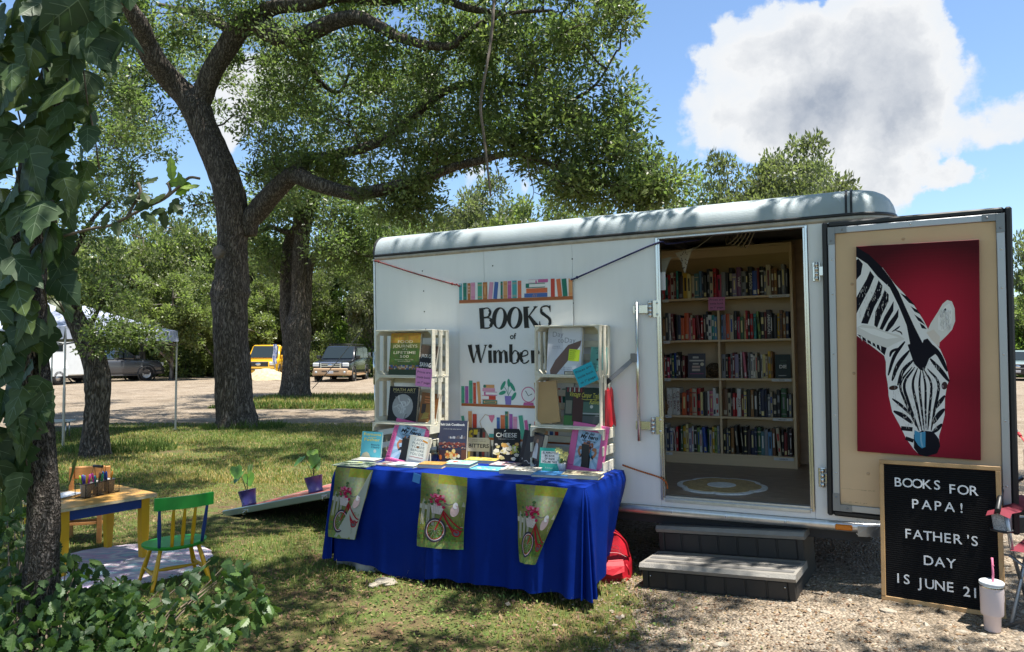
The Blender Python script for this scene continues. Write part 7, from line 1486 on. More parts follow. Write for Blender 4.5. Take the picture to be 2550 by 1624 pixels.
def bitters(a, w_, h):
    rf = random.Random(9); a.rect(0, 0, w_, h, (.10, .08, .06))
    for k in range(8): x = .04 + .12 * k; a.rect(w_ * x, h * .02, w_ * (x + .1), h * rf.uniform(.8, .98), rf.choice([(.02, .02, .02), (.16, .12, .07), (.45, .32, .05), (.3, .28, .24), (.25, .04, .03)]))
    a.ell(w_ * .15, h * .88, .011, .011, (.6, .45, .05)); a.ell(w_ * .15, h * .72, .011, .011, (.6, .45, .05)); a.rect(w_ * .25, h * .78, w_ * .42, h * .94, (.6, .45, .05)); a.rect(w_ * .02, h * .24, w_ * .95, h * .68, (.62, .57, .44)); a.text('BITTERS', w_ * .49, h * .36, .030, (.015, .012, .012), width=w_ * .86, bold=.02); a.text('A SPIRITED HISTORY OF A', w_ * .5, h * .60, .007, (.15, .1, .08), width=w_ * .6); a.text('CLASSIC CURE-ALL', w_ * .5, h * .55, .007, (.15, .1, .08), width=w_ * .6)
stand(*q3(1178, 432), 176 / 3.01, 228 / 3.01, .025, (.1, .08, .06), 'cocktail bitters book with cream label cover, mid table', bitters, 14, 9)
def cheese(a, w_, h):
    rf = random.Random(10); a.rect(0, 0, w_, h, (.008, .008, .008)); a.text('CHEESE', w_ * .48, h * .74, .033, (.72, .70, .64), width=w_ * .78); a.text('THE ESSENTIAL GUIDE', w_ * .48, h * .67, .006, (.4, .4, .38), width=w_ * .62); a.ell(w_ * .42, h * .93, .009, .004, (.6, .6, .55), 40)
    for k in range(32):
        x, y = rf.uniform(.04, .92), rf.uniform(.04, .54); c = rf.choice([(.62, .56, .42), (.70, .66, .56), (.55, .30, .08), (.50, .42, .18), (.66, .62, .5), (.42, .38, .34)]); an = rf.uniform(0, 6.28); r_ = rf.uniform(.013, .028); a.poly([(w_ * x + r_ * math.cos(an + q) * rf.uniform(.7, 1.2), h * y + r_ * .7 * math.sin(an + q)) for q in (0, 1.3, 2.6, 3.9, 5.1)], c)
    for k in range(22): a.ell(w_ * rf.uniform(.72, .95), h * rf.uniform(.26, .5), .006, .006, rf.choice([(.32, .36, .05), (.45, .48, .10)]), n=9)
stand(*q3(1385, 452), 200 / 3.01, 240 / 3.01, .025, (.01, .01, .01), 'black cheese guide standing right of the bitters book', cheese, 16, 11)
def norris(a, w_, h):
    a.rect(0, 0, w_, h, (.02, .015, .02)); a.text('NO', w_ * .5, h * .12, .016, (.6, .58, .55))
stand(*q3(1510, 470), 60 / 3.01, 250 / 3.01, .02, (.03, .02, .025), 'dark paperback squeezed right of the cheese guide', norris, -10, 9, 6)
def gown(a, w_, h):
    a.rect(0, 0, w_, h, (.02, .02, .028)); a.rect(w_ * .4, h * .25, w_ * .95, h * .95, (.10, .07, .06)); a.poly([(w_ * .52, h * .3), (w_ * .82, h * .3), (w_ * .76, h * .62), (w_ * .70, h * .72), (w_ * .60, h * .72), (w_ * .54, h * .6)], (.58, .56, .58)); a.ell(w_ * .66, h * .78, .012, .016, (.30, .16, .11)); a.line([(w_ * .1, h * .12), (w_ * .25, h * .16), (w_ * .4, h * .11), (w_ * .55, h * .15), (w_ * .7, h * .1), (w_ * .85, h * .14)], .004, (.55, .54, .52))
gb_ = stand(*q3(1560, 497), 118 / 3.01, 262 / 3.01, .045, (.02, .02, .025), 'black hardback with a woman in white, leaning right of the cheese guide', gown, -24, 10, 7)
def arroyo(a, w_, h):
    a.rect(0, 0, w_, h, (.04, .36, .28)); a.rect(w_ * .08, h * .34, w_ * .97, h * .86, (.66, .67, .66))
    for k in range(1, 4): a.rect(w_ * .08, h * (.34 + .13 * k) - .0006, w_ * .97, h * (.34 + .13 * k) + .0006, (.3, .3, .3))
    for k, tx in enumerate(("EL ARROYO'S", 'BIG BOOK', 'OF SIGNS', 'VOLUME TWO')): a.text(tx, w_ * .52, h * (.755 - .13 * k), .0135, (.02, .02, .02), width=w_ * (.74 if k in (0, 3) else .5), bold=.03)
    a.text('El Arroyo', w_ * .5, h * .12, .010, (.5, .6, .55), shear=.3)
stand(*q3(1704, 525), 148 / 3.01, 170 / 3.01, .022, (.04, .36, .28), 'green humour book with a white signboard cover, front right', arroyo, 2, 10)
pot = E('flower_pot', at_table(*q3(1802, 527)) + Vector((0, 0, .001)), 'small white pot of yellow artificial lilies on the table', 'flower pot')
MB().lathe([(0, 0), (.024, 0), (.032, .058), (.032, .060), (.029, .060), (.022, .01), (0, .01)], 20).build('pot', pm('white_ceramic', (.75, .75, .75), .35), pot)
lb = MB(); fb = MB(); rp_ = random.Random(3)
for k in range(26): an = rp_.uniform(0, 6.28); l = rp_.uniform(.03, .07); e_ = rp_.uniform(.2, 1.1); d = Vector((math.cos(an) * math.sin(e_), math.sin(an) * math.sin(e_), math.cos(e_))); p0 = Vector((0, 0, .052)); sd = d.cross(Vector((0, 0, 1))).normalized() * .004; lb.add([p0, p0 + d * l * .6 + sd, p0 + d * l, p0 + d * l * .6 - sd], [(0, 1, 2, 3)])
lb.build('leaves', pm('lily_leaf', (.09, .17, .05), .6), pot)
for cx_, cz_ in ((-.028, .155), (.0, .115), (.03, .125), (-.008, .145), (.02, .098)):
    c = Vector((cx_, -.015 + rp_.uniform(-.012, .012), cz_)); 
    for k in range(6): an = k * 1.047; d = Vector((math.cos(an), -.5, math.sin(an))).normalized(); sd = d.cross(Vector((0, -1, 0))).normalized() * .006; fb.add([c, c + d * .014 + sd, c + d * .026, c + d * .014 - sd], [(0, 1, 2, 3)])
fb.build('blooms', pm('yellow_petal', (.75, .66, .22), .6), pot)
# ---- lying books
def flatbk(cx, cy, wd, d, t, yaw, code, label, art, zoff=0.0): p = at_table(*q3(cx, cy)); return lying('book', Matrix.Translation((p.x, p.y, ZC + .001 + zoff)) @ Matrix.Rotation(YAW + R(yaw), 4, 'Z') @ Matrix.Translation((-wd / 2, -d / 2, 0)), wd, d, t, code, label, art)
def blots(cols, n=26, s=.02, seed=1, ttl=None, tc_=(.7, .7, .68)):
    def f(a, w_, h):
        rf = random.Random(seed); a.rect(.001, .001, w_ - .001, h - .001, cols[0])
        for k in range(n): a.ell(rf.uniform(s, w_ - s), rf.uniform(s, h - s), rf.uniform(.3, 1) * s, rf.uniform(.3, 1) * s, rf.choice(cols), rf.uniform(0, 90), n=10)
        if ttl: a.text(ttl, w_ * .5, h * .78, .02, tc_, width=w_ * .7, bold=.02)
    return f
flatbk(268, 474, .30, .22, .006, 4, (.35, .40, .30), 'thin green magazine at the left front of the table', blots([(.36, .42, .30), (.16, .24, .10), (.55, .56, .40), (.42, .46, .14)], 40, .03, 2))
flatbk(345, 444, .20, .14, .014, 8, (.5, .48, .42), 'pale book lying under the turquoise paperback stand', None)
flatbk(520, 474, .23, .16, .008, -4, (.45, .30, .28), 'thin red and white booklet in front of the ornate pink frame', blots([(.5, .45, .42), (.42, .08, .06), (.55, .52, .5)], 22, .02, 3))
flatbk(632, 484, .22, .15, .016, 3, (.50, .58, .56), 'pale mint book in front of the cream travel paperback', blots([(.52, .60, .58), (.28, .45, .45), (.6, .62, .6)], 22, .02, 4))
flatbk(840, 490, .19, .15, .028, 12, (.34, .19, .05), 'golden brown hardback lying near the front edge', blots([(.36, .2, .05), (.42, .26, .08)], 8, .03, 5))
flatbk(1042, 482, .22, .19, .026, 10, (.22, .42, .36), 'mint green cookbook with red fruit lying near the front edge', blots([(.30, .50, .42), (.55, .06, .06), (.6, .5, .45), (.25, .42, .36)], 24, .022, 6))
flatbk(1210, 452, .25, .16, .022, 12, (.42, .34, .08), 'yellow covered book lying before the bitters book', blots([(.45, .36, .08), (.20, .10, .05), (.5, .45, .2)], 20, .02, 7))
flatbk(1385, 482, .21, .16, .014, 4, (.40, .30, .32), 'pink and black patterned book before the cheese guide', blots([(.5, .42, .44), (.08, .05, .06), (.35, .10, .14), (.55, .52, .5)], 40, .014, 8))
flatbk(1258, 512, .24, .15, .010, 6, (.10, .38, .46), 'thin teal paperback at the front edge, mid table', blots([(.12, .42, .50), (.05, .22, .34), (.55, .42, .2), (.5, .5, .45)], 26, .018, 9))
flatbk(1496, 532, .26, .19, .026, 8, (.52, .50, .44), 'white art book with dark sketches at the front edge', blots([(.56, .54, .48), (.10, .09, .08), (.25, .22, .18), (.5, .48, .4)], 40, .014, 10))
flatbk(1730, 558, .25, .17, .018, 10, (.05, .20, .50), 'bright blue book with a green lower edge at the front right', blots([(.06, .24, .55), (.20, .36, .60), (.05, .18, .45)], 14, .02, 11))
flatbk(1960, 566, .26, .18, .026, 8, (.56, .50, .32), 'cream book with a portrait cover at the right corner', blots([(.60, .54, .36), (.14, .09, .07), (.30, .22, .15), (.42, .33, .22)], 26, .02, 12))
b = MB().box(-.03, .03, -.0015, .0005, -.05, .012); p = front_pt(-1.50, .06); tag(b.build('blue_tape', pm('blue_tape', (.06, .25, .62), .5), None, TW @ Matrix.Translation((-1.515, TN0 - .052, ZC - .012)) @ Matrix.Rotation(R(12), 4, 'Y')), 'strip of light blue tape on the cloth edge', 'tape')
# ---- red leather handbag on the grass
hb = E('handbag', TM(G(1515, 1440, 0), YAW + R(30)), 'shiny red leather handbag on the grass behind the cloth corner', 'handbag'); M_rl = pm('red_leather', (.36, .008, .018), .55, var=.2, scale=7, bump=.5, bscale=16, spec=.25)
def bagf(u, v_):
    an = u * 6.2832; z = v_; rr = (1 - max(0, z - .35) ** 1.7 * 1.25); return Vector((.17 * math.cos(an) * rr * (1 + .05 * math.sin(5 * an)), .105 * math.sin(an) * rr ** .5 * (1.1 - .75 * z) * (1 + .06 * math.sin(3 * an + z * 7)), .30 * z))
MB().grid(bagf, 36, 16).build('body', M_rl, hb)
def pk(u, v_): x = -.085 + .17 * u; return Vector((x, -.105 - .035 * math.sin(math.pi * u) ** .5 * math.sin(math.pi * min(1, v_ + .12)) ** .6 + .03 * v_, .035 + .11 * v_))
MB().grid(pk, 16, 12).build('front_pocket', M_rl, hb)
MB().add([(-.09, -.118, .118), (.09, -.118, .118), (.085, -.142, .085), (.0, -.150, .062), (-.085, -.142, .085), (-.09, -.075, .150), (.09, -.075, .150)], [(5, 6, 1, 0), (0, 1, 2, 3, 4)]).build('pocket_flap', M_rl, hb)
for s_ in (-.045, .045): MB().tube([Vector(p) for p in cr([(-.11, s_, .20), (-.10, s_ * 1.3 - .03, .30), (0, s_ * 1.4 - .03, .345), (.10, s_ * 1.3 - .02, .28), (.14, s_, .16)], 6)], .008, 8).build('handle', M_rl, hb)
sm_ = MB()
for k in range(3): sm_.tube([Vector(p) for p in cr([(-.10 + .02 * k, -.100 + .015 * k, .17), (-.04, -.098 + .010 * k, .20 + .02 * k), (.05, -.092 + .01 * k, .20 + .02 * k), (.11 - .02 * k, -.085 + .015 * k, .17)], 5)], .0014, 5)
sm_.build('stitching', pm('pink_thread', (.62, .35, .33), .7), hb); MB().tube([(.10, -.12, .13), (.115, -.13, .10), (.12, -.125, .06)], .006, 6).build('tassel', M_rl, hb)
# ================================================================== plastic steps before the doorway
M_tread = pm('grey_brown_tread', (.24, .225, .20), .55, var=.08, scale=12, bump=.5, bscale=160)
M_riser = pm('dark_brown_plastic', (.020, .018, .017), .5)
M_grip = pm('tread_grip', (.13, .125, .12), .8, bump=.8, bscale=220)
p0, p1 = Gg(1595, 1468), Gg(1988, 1507); sy = math.atan2((p1 - p0).y, (p1 - p0).x); SL = math.hypot((p1 - p0).x, (p1 - p0).y); stilt = math.atan2(p1.z - p0.z, SL)
st = E('entry_steps', TM(p0 + Vector((0, 0, .006)), sy, 0, -stilt), 'two dark plastic steps with taupe treads leading up to the doorway', 'steps')
for k, (y0, z0, z1) in enumerate(((0, .0, .165), (.345, .0, .345))):
    zt = z1 - .045; hz0 = 0 if k == 0 else .166
    b = MB().box(.012, SL - .012, y0 + .03, y0 + .05, hz0, zt); b.build('riser_board', M_riser, st)
    n = 7; pw = (SL - .10) / n
    for j in range(n): MB().box(.05 + j * pw + .006, .05 + (j + 1) * pw - .006, y0 + .022, y0 + .0295, hz0 + .006, zt - .006, .003).build('riser_panel', M_riser, st)
    for x in (.012, SL - .05): MB().box(x, x + .038, y0 + .018, y0 + .0285, hz0, zt, .003).build('corner_post', M_riser, st)
    tr = MB(); tr.prism([(y0 + .012, zt), (y0, zt + .022), (y0 + .018, z1), (y0 + .37, z1), (y0 + .375, zt)], 0, SL, 0, Matrix(((0, 1, 0, 0), (1, 0, 0, 0), (0, 0, 1, 0), (0, 0, 0, 1)))); tr.build('tread', M_tread, st)
    for j in range(3): MB().box(.02, SL - .02, y0 + .055 + j * .10, y0 + .105 + j * .10, z1 + .0005, z1 + .003, .001).build('grip_strip', M_grip, st)
for x in (.012, SL - .03): MB().box(x, x + .018, .06, .70, 0, .12).box(x, x + .018, .40, .70, .12, .30).build('side_panel', M_riser, st)
b = MB()
for x in (.07, SL - .07): b.lathe([(0, .003), (.004, .003), (.005, 0)], 8, M=Matrix.Translation((x, .0175, .085)) @ FACE)
b.build('screw', M_chrome, st)

# ================================================================== tumbler and camp chair at the right edge
pt = Gg(2472, 1577); TS = 1.0
tum = E('tumbler', TM((pt.x, pt.y, pt.z + .014), R(10)), 'pale pink steel tumbler with pink straw standing on the gravel', 'tumbler'); M_tum = pm('blush_enamel', (.72, .60, .58), .38)
H_ = .262
MB().lathe([(0, 0), (.036, 0), (.038, .003), (.0405, .075), (.0505, .083), (.0525, .09), (.0545, .225)], 32).build('body', M_tum, tum)
MB().lathe([(.0545, .225), (.0548, .2255), (.0548, .236), (.0545, .2365)], 32).build('steel_band', M_chrome, tum)
MB().lathe([(.0555, .2365), (.0575, .238), (.0575, .252), (.053, .256), (.046, .251), (0, .251)], 32).build('lid', pm('lid_plastic', (.62, .64, .66), .4), tum)
MB().tube([(.008, .0, .245), (.010, .0, .285), (.006, .0, .375)], .0055, 10).lathe([(.006, -.003), (.0075, 0), (.006, .003)], 10, c=(.0095, 0, .335)).build('straw', pm('pink_straw', (.60, .16, .26), .4), tum)
MB().tube([Vector(p) for p in cr([(.050, .01, .205), (.075, .015, .205), (.082, .018, .17), (.076, .016, .13), (.050, .01, .115)], 5)], .009, 8).build('handle', M_tum, tum)
a = Art(); a.text('STANLEY', .0, -.012, .006, (.22, .19, .19), bold=.02, width=.026); a.ell(0, .006, .006, .006, (.35, .3, .3)); a.rect(-.002, -.0, .002, .012, (.22, .19, .19)); a.build('emblem', M_print, tum, Matrix.Translation((.034, -.0440, .19)) @ Matrix.Rotation(R(38), 4, 'Z') @ FACE)
M_red = pm('burgundy_canvas', (.14, .007, .020), .85, var=.1, scale=20); M_tube = pm('grey_tube', (.36, .37, .39), .35, .8)
cc = E('camp_chair', TM((2.99, 3.93, .115), R(-45)), 'burgundy folding camp chair cut off by the right edge', 'chair')
def cs(n, b, m): return b.build(n, m, cc)
for x in (-.27, .27):
    cs('leg', MB().tube([(x, -.22, 0), (x * .92, .22, .44), (x * .95, .30, .90)], .0105, 10), M_tube); cs('leg', MB().tube([(x, .26, 0), (x * .95, -.20, .42), (x, -.255, .625)], .0105, 10), M_tube)
    MB().box(x - .018, x + .018, -.24, -.20, 0, .012, .004).build('foot', M_rubber, cc)
cs('cross_brace', MB().tube([(-.27, -.23, .03), (.27, -.21, .40)], .008, 8).tube([(.27, -.23, .03), (-.27, -.21, .40)], .008, 8), M_tube)
cs('seat', MB().grid(lambda u, v_: Vector((-.26 + .52 * u, -.235 + .46 * v_, .43 - .05 * math.sin(math.pi * u) * math.sin(math.pi * v_))), 12, 10), M_red)
cs('backrest', MB().grid(lambda u, v_: Vector((-.26 + .52 * u, .215 + .10 * v_ + .04 * math.sin(math.pi * u), .42 + .48 * v_)), 12, 8).box(-.285, -.25, .28, .32, .72, .92, .01).box(.25, .285, .28, .32, .72, .92, .01), M_red)
for x in (-.30, .30): cs('armrest', MB().grid(lambda u, v_: Vector((x - .055 + .11 * u, -.29 + .58 * v_, .635 + .012 * math.cos(v_ * 6.28) - .02 * abs(2 * u - 1) - .02 * (v_ < .05))), 6, 14), M_red)
cs('arm_strap', MB().tube([(-.30, -.29, .64), (-.36, .10, .70), (-.30, .30, .74)], .014, 8), M_rubber)
M_mesh = pm('grey_mesh', (.34, .34, .35), .9, var=.5, scale=180)
cs('cup_holder', MB().grid(lambda u, v_: Vector((-.30 + (.048 - .012 * v_) * math.cos(u * 6.283), -.215 + (.048 - .012 * v_) * math.sin(u * 6.283), .625 - .10 * v_)), 18, 6), M_mesh)
cs('holder_rim', MB().tube([(-.30 + .05 * math.cos(t * .4488), -.215 + .05 * math.sin(t * .4488), .528) for t in range(15)], .006, 6), M_rubber)
# turnbuckle line from the door and the low bench-like tongue gear behind
tl0, tl1 = Vp(2508, 1040, 5.4), Vp(2560, 1112, 5.1)
b = MB().tube([tl0, tl0.lerp(tl1, .42)], .006, 6).tube([tl0.lerp(tl1, .55), tl0.lerp(tl1, .66)], .011, 8, mi=1).tube([tl0.lerp(tl1, .66), tl1], .005, 6, mi=1)
b.lathe([(.006, -.002), (.011, 0), (.006, .002)], 10, M=Matrix.Translation(tl0.lerp(tl1, .48)) @ Matrix.Rotation(R(90), 4, 'X'), mi=2)
tag(b.build('tie_cord', [M_rubber, pm('red_cord', (.45, .03, .04), .6), M_chrome]), 'black and red hooked cord slanting down right of the door', 'cord')

# ================================================================== play table, chairs and rug on the lawn
M_yel = pm('yellow_paint', (.66, .36, .012), .4, var=.05, scale=6, bump=.1, bscale=20); M_grn = pm('green_paint', (.02, .30, .035), .4, var=.06, scale=6); M_blu = pm('blue_paint', (.010, .045, .22), .45, var=.08, scale=6); M_pine = pm('orange_pine', (.50, .22, .065), .45, var=.15, scale=5, stretch=(1, 1, 6)); M_top = pm('varnished_top', (.55, .30, .085), .3, var=.2, scale=4, stretch=(1, 5, 1))
l1, l2 = Vector((-3.17, 5.22, 0)), Vector((-2.80, 5.74, 0)); ky = math.atan2((l2 - l1).y, (l2 - l1).x)
kt = E('play_table', TM(l1, ky), 'child table with blue apron, yellow legs and varnished top', 'table'); KL = (l2 - l1).length; KD = .60; KH = .50
def oct_top(x0, x1, y0, y1, z0, z1, c, rnd=.05):
    P = []
    for (cx, cy, a0) in ((x1 - rnd, y1 - rnd, 0), (x0 + rnd, y1 - rnd, 90), (x0 + rnd, y0 + rnd, 180), (x1 - rnd, y0 + rnd, 270)):
        for k in range(6): t = R(a0 + 18 * k); P.append((cx + rnd * math.cos(t), cy + rnd * math.sin(t)))
    n = len(P); b = MB(); b.add([(x, y, z1) for x, y in P] + [(x * 1, y, z0) for x, y in P], [tuple(range(n)), tuple(range(2 * n - 1, n - 1, -1))] + [(i, n + i, n + (i + 1) % n, (i + 1) % n) for i in range(n)]); return b
oct_top(-.05, KL + .05, -.05, KD + .05, KH - .002, KH, 0).build('table_top', M_top, kt); oct_top(-.052, KL + .052, -.052, KD + .052, KH - .022, KH - .0022, 0).build('top_edge', pm('worn_edge', (.55, .45, .28), .5, var=.2, scale=20), kt)
for x in (.0, KL - .06):
    for y in (0., KD - .06): MB().prism([(x, KH - .0222), (x + .06, KH - .0222), (x + .06, .22), (x + .045, .0), (x + .012, .0), (x, .22)], y, y + .06).build('leg', M_yel, kt)
MB().box(.061, KL - .061, .006, .024, KH - .10, KH - .0225).build('apron', M_blu, kt); MB().box(.061, KL - .061, KD - .024, KD - .006, KH - .10, KH - .0225).build('apron', M_blu, kt)
MB().box(.006, .024, .061, KD - .061, KH - .10, KH - .0225).build('apron', M_blu, kt); MB().box(KL - .024, KL - .006, .061, KD - .061, KH - .10, KH - .0225).build('apron', M_blu, kt)
# painted spindle chair
ch = E('child_chair', TM((-2.33, 5.15, 0), R(40)) @ Matrix.Scale(1.02, 4), 'child spindle chair painted green, yellow and blue beside the rug', 'chair')
P = []
for k in range(40):
    t = 6.2832 * k / 40; x, y = .205 * math.cos(t), .165 * math.sin(t); P.append((x * (1 + .10 * math.sin(t)), y))
n = len(P); ZS = .285
MB().add([(x, y, ZS) for x, y in P] + [(x * 1.0, y * 1.0, ZS - .012) for x, y in P] + [(x * .93, y * .93, ZS - .026) for x, y in P], [tuple(range(n)), tuple(range(3 * n - 1, 2 * n - 1, -1))] + [(i, n + i, n + (i + 1) % n, (i + 1) % n) for i in range(n)] + [(n + i, 2 * n + i, 2 * n + (i + 1) % n, n + (i + 1) % n) for i in range(n)]).build('seat', M_grn, ch)
def spin(p, q, r0, r1, r2): p, q = Vector(p), Vector(q); return MB().tube([p.lerp(q, t) for t in (0, .15, .35, .6, .85, 1)], [r0, r0 * 1.0, r1, r1 * .9, r2, r2], 10)
yb = -.135
for i, x in enumerate((-.135, -.062, .0, .062, .135)):
    e_ = abs(i - 2) == 2; xb = x; xt = x * 1.12; yy = yb + .03 * (1 - (x / .14) ** 2) * -1 + .03
    spin((xb, yy - .02, ZS), (xt, yy - .075, ZS + .27), .0105, .0135, .009).build('spindle', M_blu if e_ else M_yel, ch)
def rail(u, v_):
    x = -.185 + .37 * u; yy = yb - .078 + .035 * (2 * u - 1) ** 2 * 1.0 - .012; return x, yy
b = MB(); nn = 14; V = []
for i in range(nn + 1):
    x, yy = rail(i / nn, 0); V += [(x, yy - .011, ZS + .255), (x, yy + .011, ZS + .255), (x, yy + .011, ZS + .335), (x, yy - .011, ZS + .335)]
b.add(V, [(4 * i + j, 4 * i + (j + 1) % 4, 4 * i + 4 + (j + 1) % 4, 4 * i + 4 + j) for i in range(nn) for j in range(4)] + [(0, 3, 2, 1), tuple(4 * nn + j for j in (0, 1, 2, 3))]); b.build('top_rail', M_grn, ch)
LG = {}
for x, y in ((-.12, -.10), (.12, -.10), (-.12, .10), (.12, .10)): top = Vector((x, y, ZS - .024)); ft = Vector((x * 1.55, y * 1.6, 0)); LG[x > 0, y > 0] = (top, ft); spin(ft, top, .011, .017, .013).build('leg', M_yel, ch)
mid = lambda k, t: LG[k][0].lerp(LG[k][1], t)
spin(mid((False, False), .6), mid((False, True), .6), .008, .013, .008).build('stretcher', M_yel, ch); spin(mid((True, False), .6), mid((True, True), .6), .008, .013, .008).build('stretcher', M_yel, ch)
spin((mid((False, False), .6) + mid((False, True), .6)) / 2, (mid((True, False), .6) + mid((True, True), .6)) / 2, .008, .013, .008).build('stretcher', M_yel, ch)
# plain pine chair behind the table
pc = E('child_chair', TM((-3.62, 6.30, 0), R(-163)), 'plain orange pine child chair behind the play table', 'chair')
for x in (-.14, .14): MB().box(x - .018, x + .018, -.16, -.125, 0, .60, .004).build('leg', M_pine, pc); MB().box(x - .018, x + .018, .12, .155, 0, .29, .004).build('leg', M_pine, pc)
MB().box(-.17, .17, -.165, .165, .291, .312, .006).build('seat', M_pine, pc); MB().box(-.121, .121, -.155, -.135, .50, .605, .008).build('back_rail', M_pine, pc)
MB().box(-.121, .121, -.15, -.13, .12, .15, .003).build('stretcher', M_pine, pc); MB().box(-.121, .121, .128, .148, .16, .185, .003).build('stretcher', M_pine, pc)
for x in (-.14, .14): MB().box(x - .009, x + .009, -.124, .119, .14, .17, .003).build('stretcher', M_pine, pc)
# tie-dye rug
rug2 = bpy.data.materials.new('tie_dye_fur'); rug2.use_nodes = True; t = rug2.node_tree; bsd = t.nodes['Principled BSDF']; tcn = N(t, 'ShaderNodeTexCoord'); mpn = N(t, 'ShaderNodeMapping'); mpn.inputs['Rotation'].default_value = (0, 0, R(35)); mpn.inputs['Scale'].default_value = (1.1, 4.2, 1); t.links.new(tcn.outputs['Object'], mpn.inputs[0])
nz = N(t, 'ShaderNodeTexNoise', inp={'Scale': 1.6, 'Detail': 4.0, 'Distortion': 1.2}); t.links.new(mpn.outputs[0], nz.inputs['Vector']); rp = N(t, 'ShaderNodeValToRGB'); t.links.new(nz.outputs['Fac'], rp.inputs[0])
el = rp.color_ramp.elements; el[0].position = .30; el[0].color = (.58, .62, .66, 1); el[1].position = .72; el[1].color = (.66, .64, .62, 1)
for ps, c in ((.40, (.32, .50, .54)), (.45, (.42, .30, .48)), (.50, (.66, .63, .62)), (.57, (.60, .38, .50)), (.64, (.34, .54, .56))): rp.color_ramp.elements.new(ps).color = (*c, 1)
t.links.new(rp.outputs[0], bsd.inputs['Base Color']); bsd.inputs['Roughness'].default_value = .95; nb = N(t, 'ShaderNodeTexNoise', inp={'Scale': 120.0, 'Detail': 3.0}); t.links.new(tcn.outputs['Object'], nb.inputs['Vector']); bn = N(t, 'ShaderNodeBump', inp={'Strength': .8, 'Distance': .015}); t.links.new(nb.outputs['Fac'], bn.inputs['Height']); t.links.new(bn.outputs[0], bsd.inputs['Normal'])
def rugf(u, v_):
    an = u * 6.2832; rr = .62 * v_ * (1 + .012 * math.sin(an * 23) * v_ ** 6); return Vector((rr * math.cos(an), rr * math.sin(an), .022 - .016 * v_ ** 8 + .004 * math.sin(rr * 9 + an * 3)))
tag(MB().grid(rugf, 72, 14).build('round_rug', rug2, None, TM((-2.92, 5.60, 0))), 'round fluffy pastel tie-dye rug under the play table', 'rug')
# wire caddy with three cups of markers, and paper
def on_kt(px, py): return G(px, py, KH)
cd0, cd1 = on_kt(213, 1242), on_kt(297, 1224); cy = math.atan2((cd1 - cd0).y, (cd1 - cd0).x)
cdl = .30
cad = E('marker_caddy', TM(Vector((cd0.x, cd0.y, KH + .001)), cy), 'chicken wire caddy with handle on the play table', 'caddy'); M_wire = pm('dark_wire', (.03, .027, .025), .5, .6)
fb = MB(); hh = .10; dd_ = .105
for z in (.003, hh): fb.tube([(0, 0, z), (cdl, 0, z), (cdl, dd_, z), (0, dd_, z), (0, 0, z)], .0028, 6)
for x in (0, cdl / 3, 2 * cdl / 3, cdl):
    for y in (0, dd_): fb.tube([(x, y, 0), (x, y, hh)], .0024, 6)
fb.build('wire_frame', M_wire, cad)
wb = MB()
for k in range(24):
    x = cdl * k / 24; s_ = cdl / 24
    for j in range(4):
        z = hh * j / 4; q = hh / 4; o_ = s_ if j % 2 else 0
        wb.tube([((x + o_) % cdl, -.001, z), (min(cdl, (x + o_) % cdl + s_), -.001, z + q)], .0008, 4, cap=False); wb.tube([((x + o_) % cdl, -.001, z + q), (min(cdl, (x + o_) % cdl + s_), -.001, z)], .0008, 4, cap=False)
wb.build('wire_mesh', M_wire, cad)
MB().tube([(cdl * .5, dd_ * .5 - .045, .215), (cdl * .5, dd_ * .5 + .045, .215)], .011, 10).build('grip', pm('black_grip', (.015, .015, .015), .5), cad)
MB().tube([(cdl * .38, 0, hh), (cdl * .5, .012, .215), (cdl * .62, 0, hh)], .002, 6).tube([(cdl * .38, dd_, hh), (cdl * .5, dd_ - .012, .215), (cdl * .62, dd_, hh)], .002, 6).build('bail', M_wire, cad)
MK = [['#1f8a66', '#7a4a1f', '#d9a21e', '#6a4fb0', '#e63fa0', '#5b3aa0', '#e0862a', '#9fc131'], ['#9fc131', '#1b1b22', '#1f7a90', '#e63fa0', '#6b4a2a', '#2a8f5a'], ['#1f5fc0', '#123f9a', '#d9891e', '#4a3324', '#2f7fd0']]
MNAME = {'#1f8a66': 'green', '#7a4a1f': 'brown', '#d9a21e': 'yellow', '#6a4fb0': 'violet', '#e63fa0': 'pink', '#5b3aa0': 'purple', '#e0862a': 'orange', '#9fc131': 'lime', '#1b1b22': 'black', '#1f7a90': 'teal', '#6b4a2a': 'dark brown', '#2a8f5a': 'sea green', '#1f5fc0': 'blue', '#123f9a': 'dark blue', '#d9891e': 'amber', '#4a3324': 'umber', '#2f7fd0': 'sky blue'}
CADM = TM(Vector((cd0.x, cd0.y, KH + .001)), cy); rm = random.Random(8)
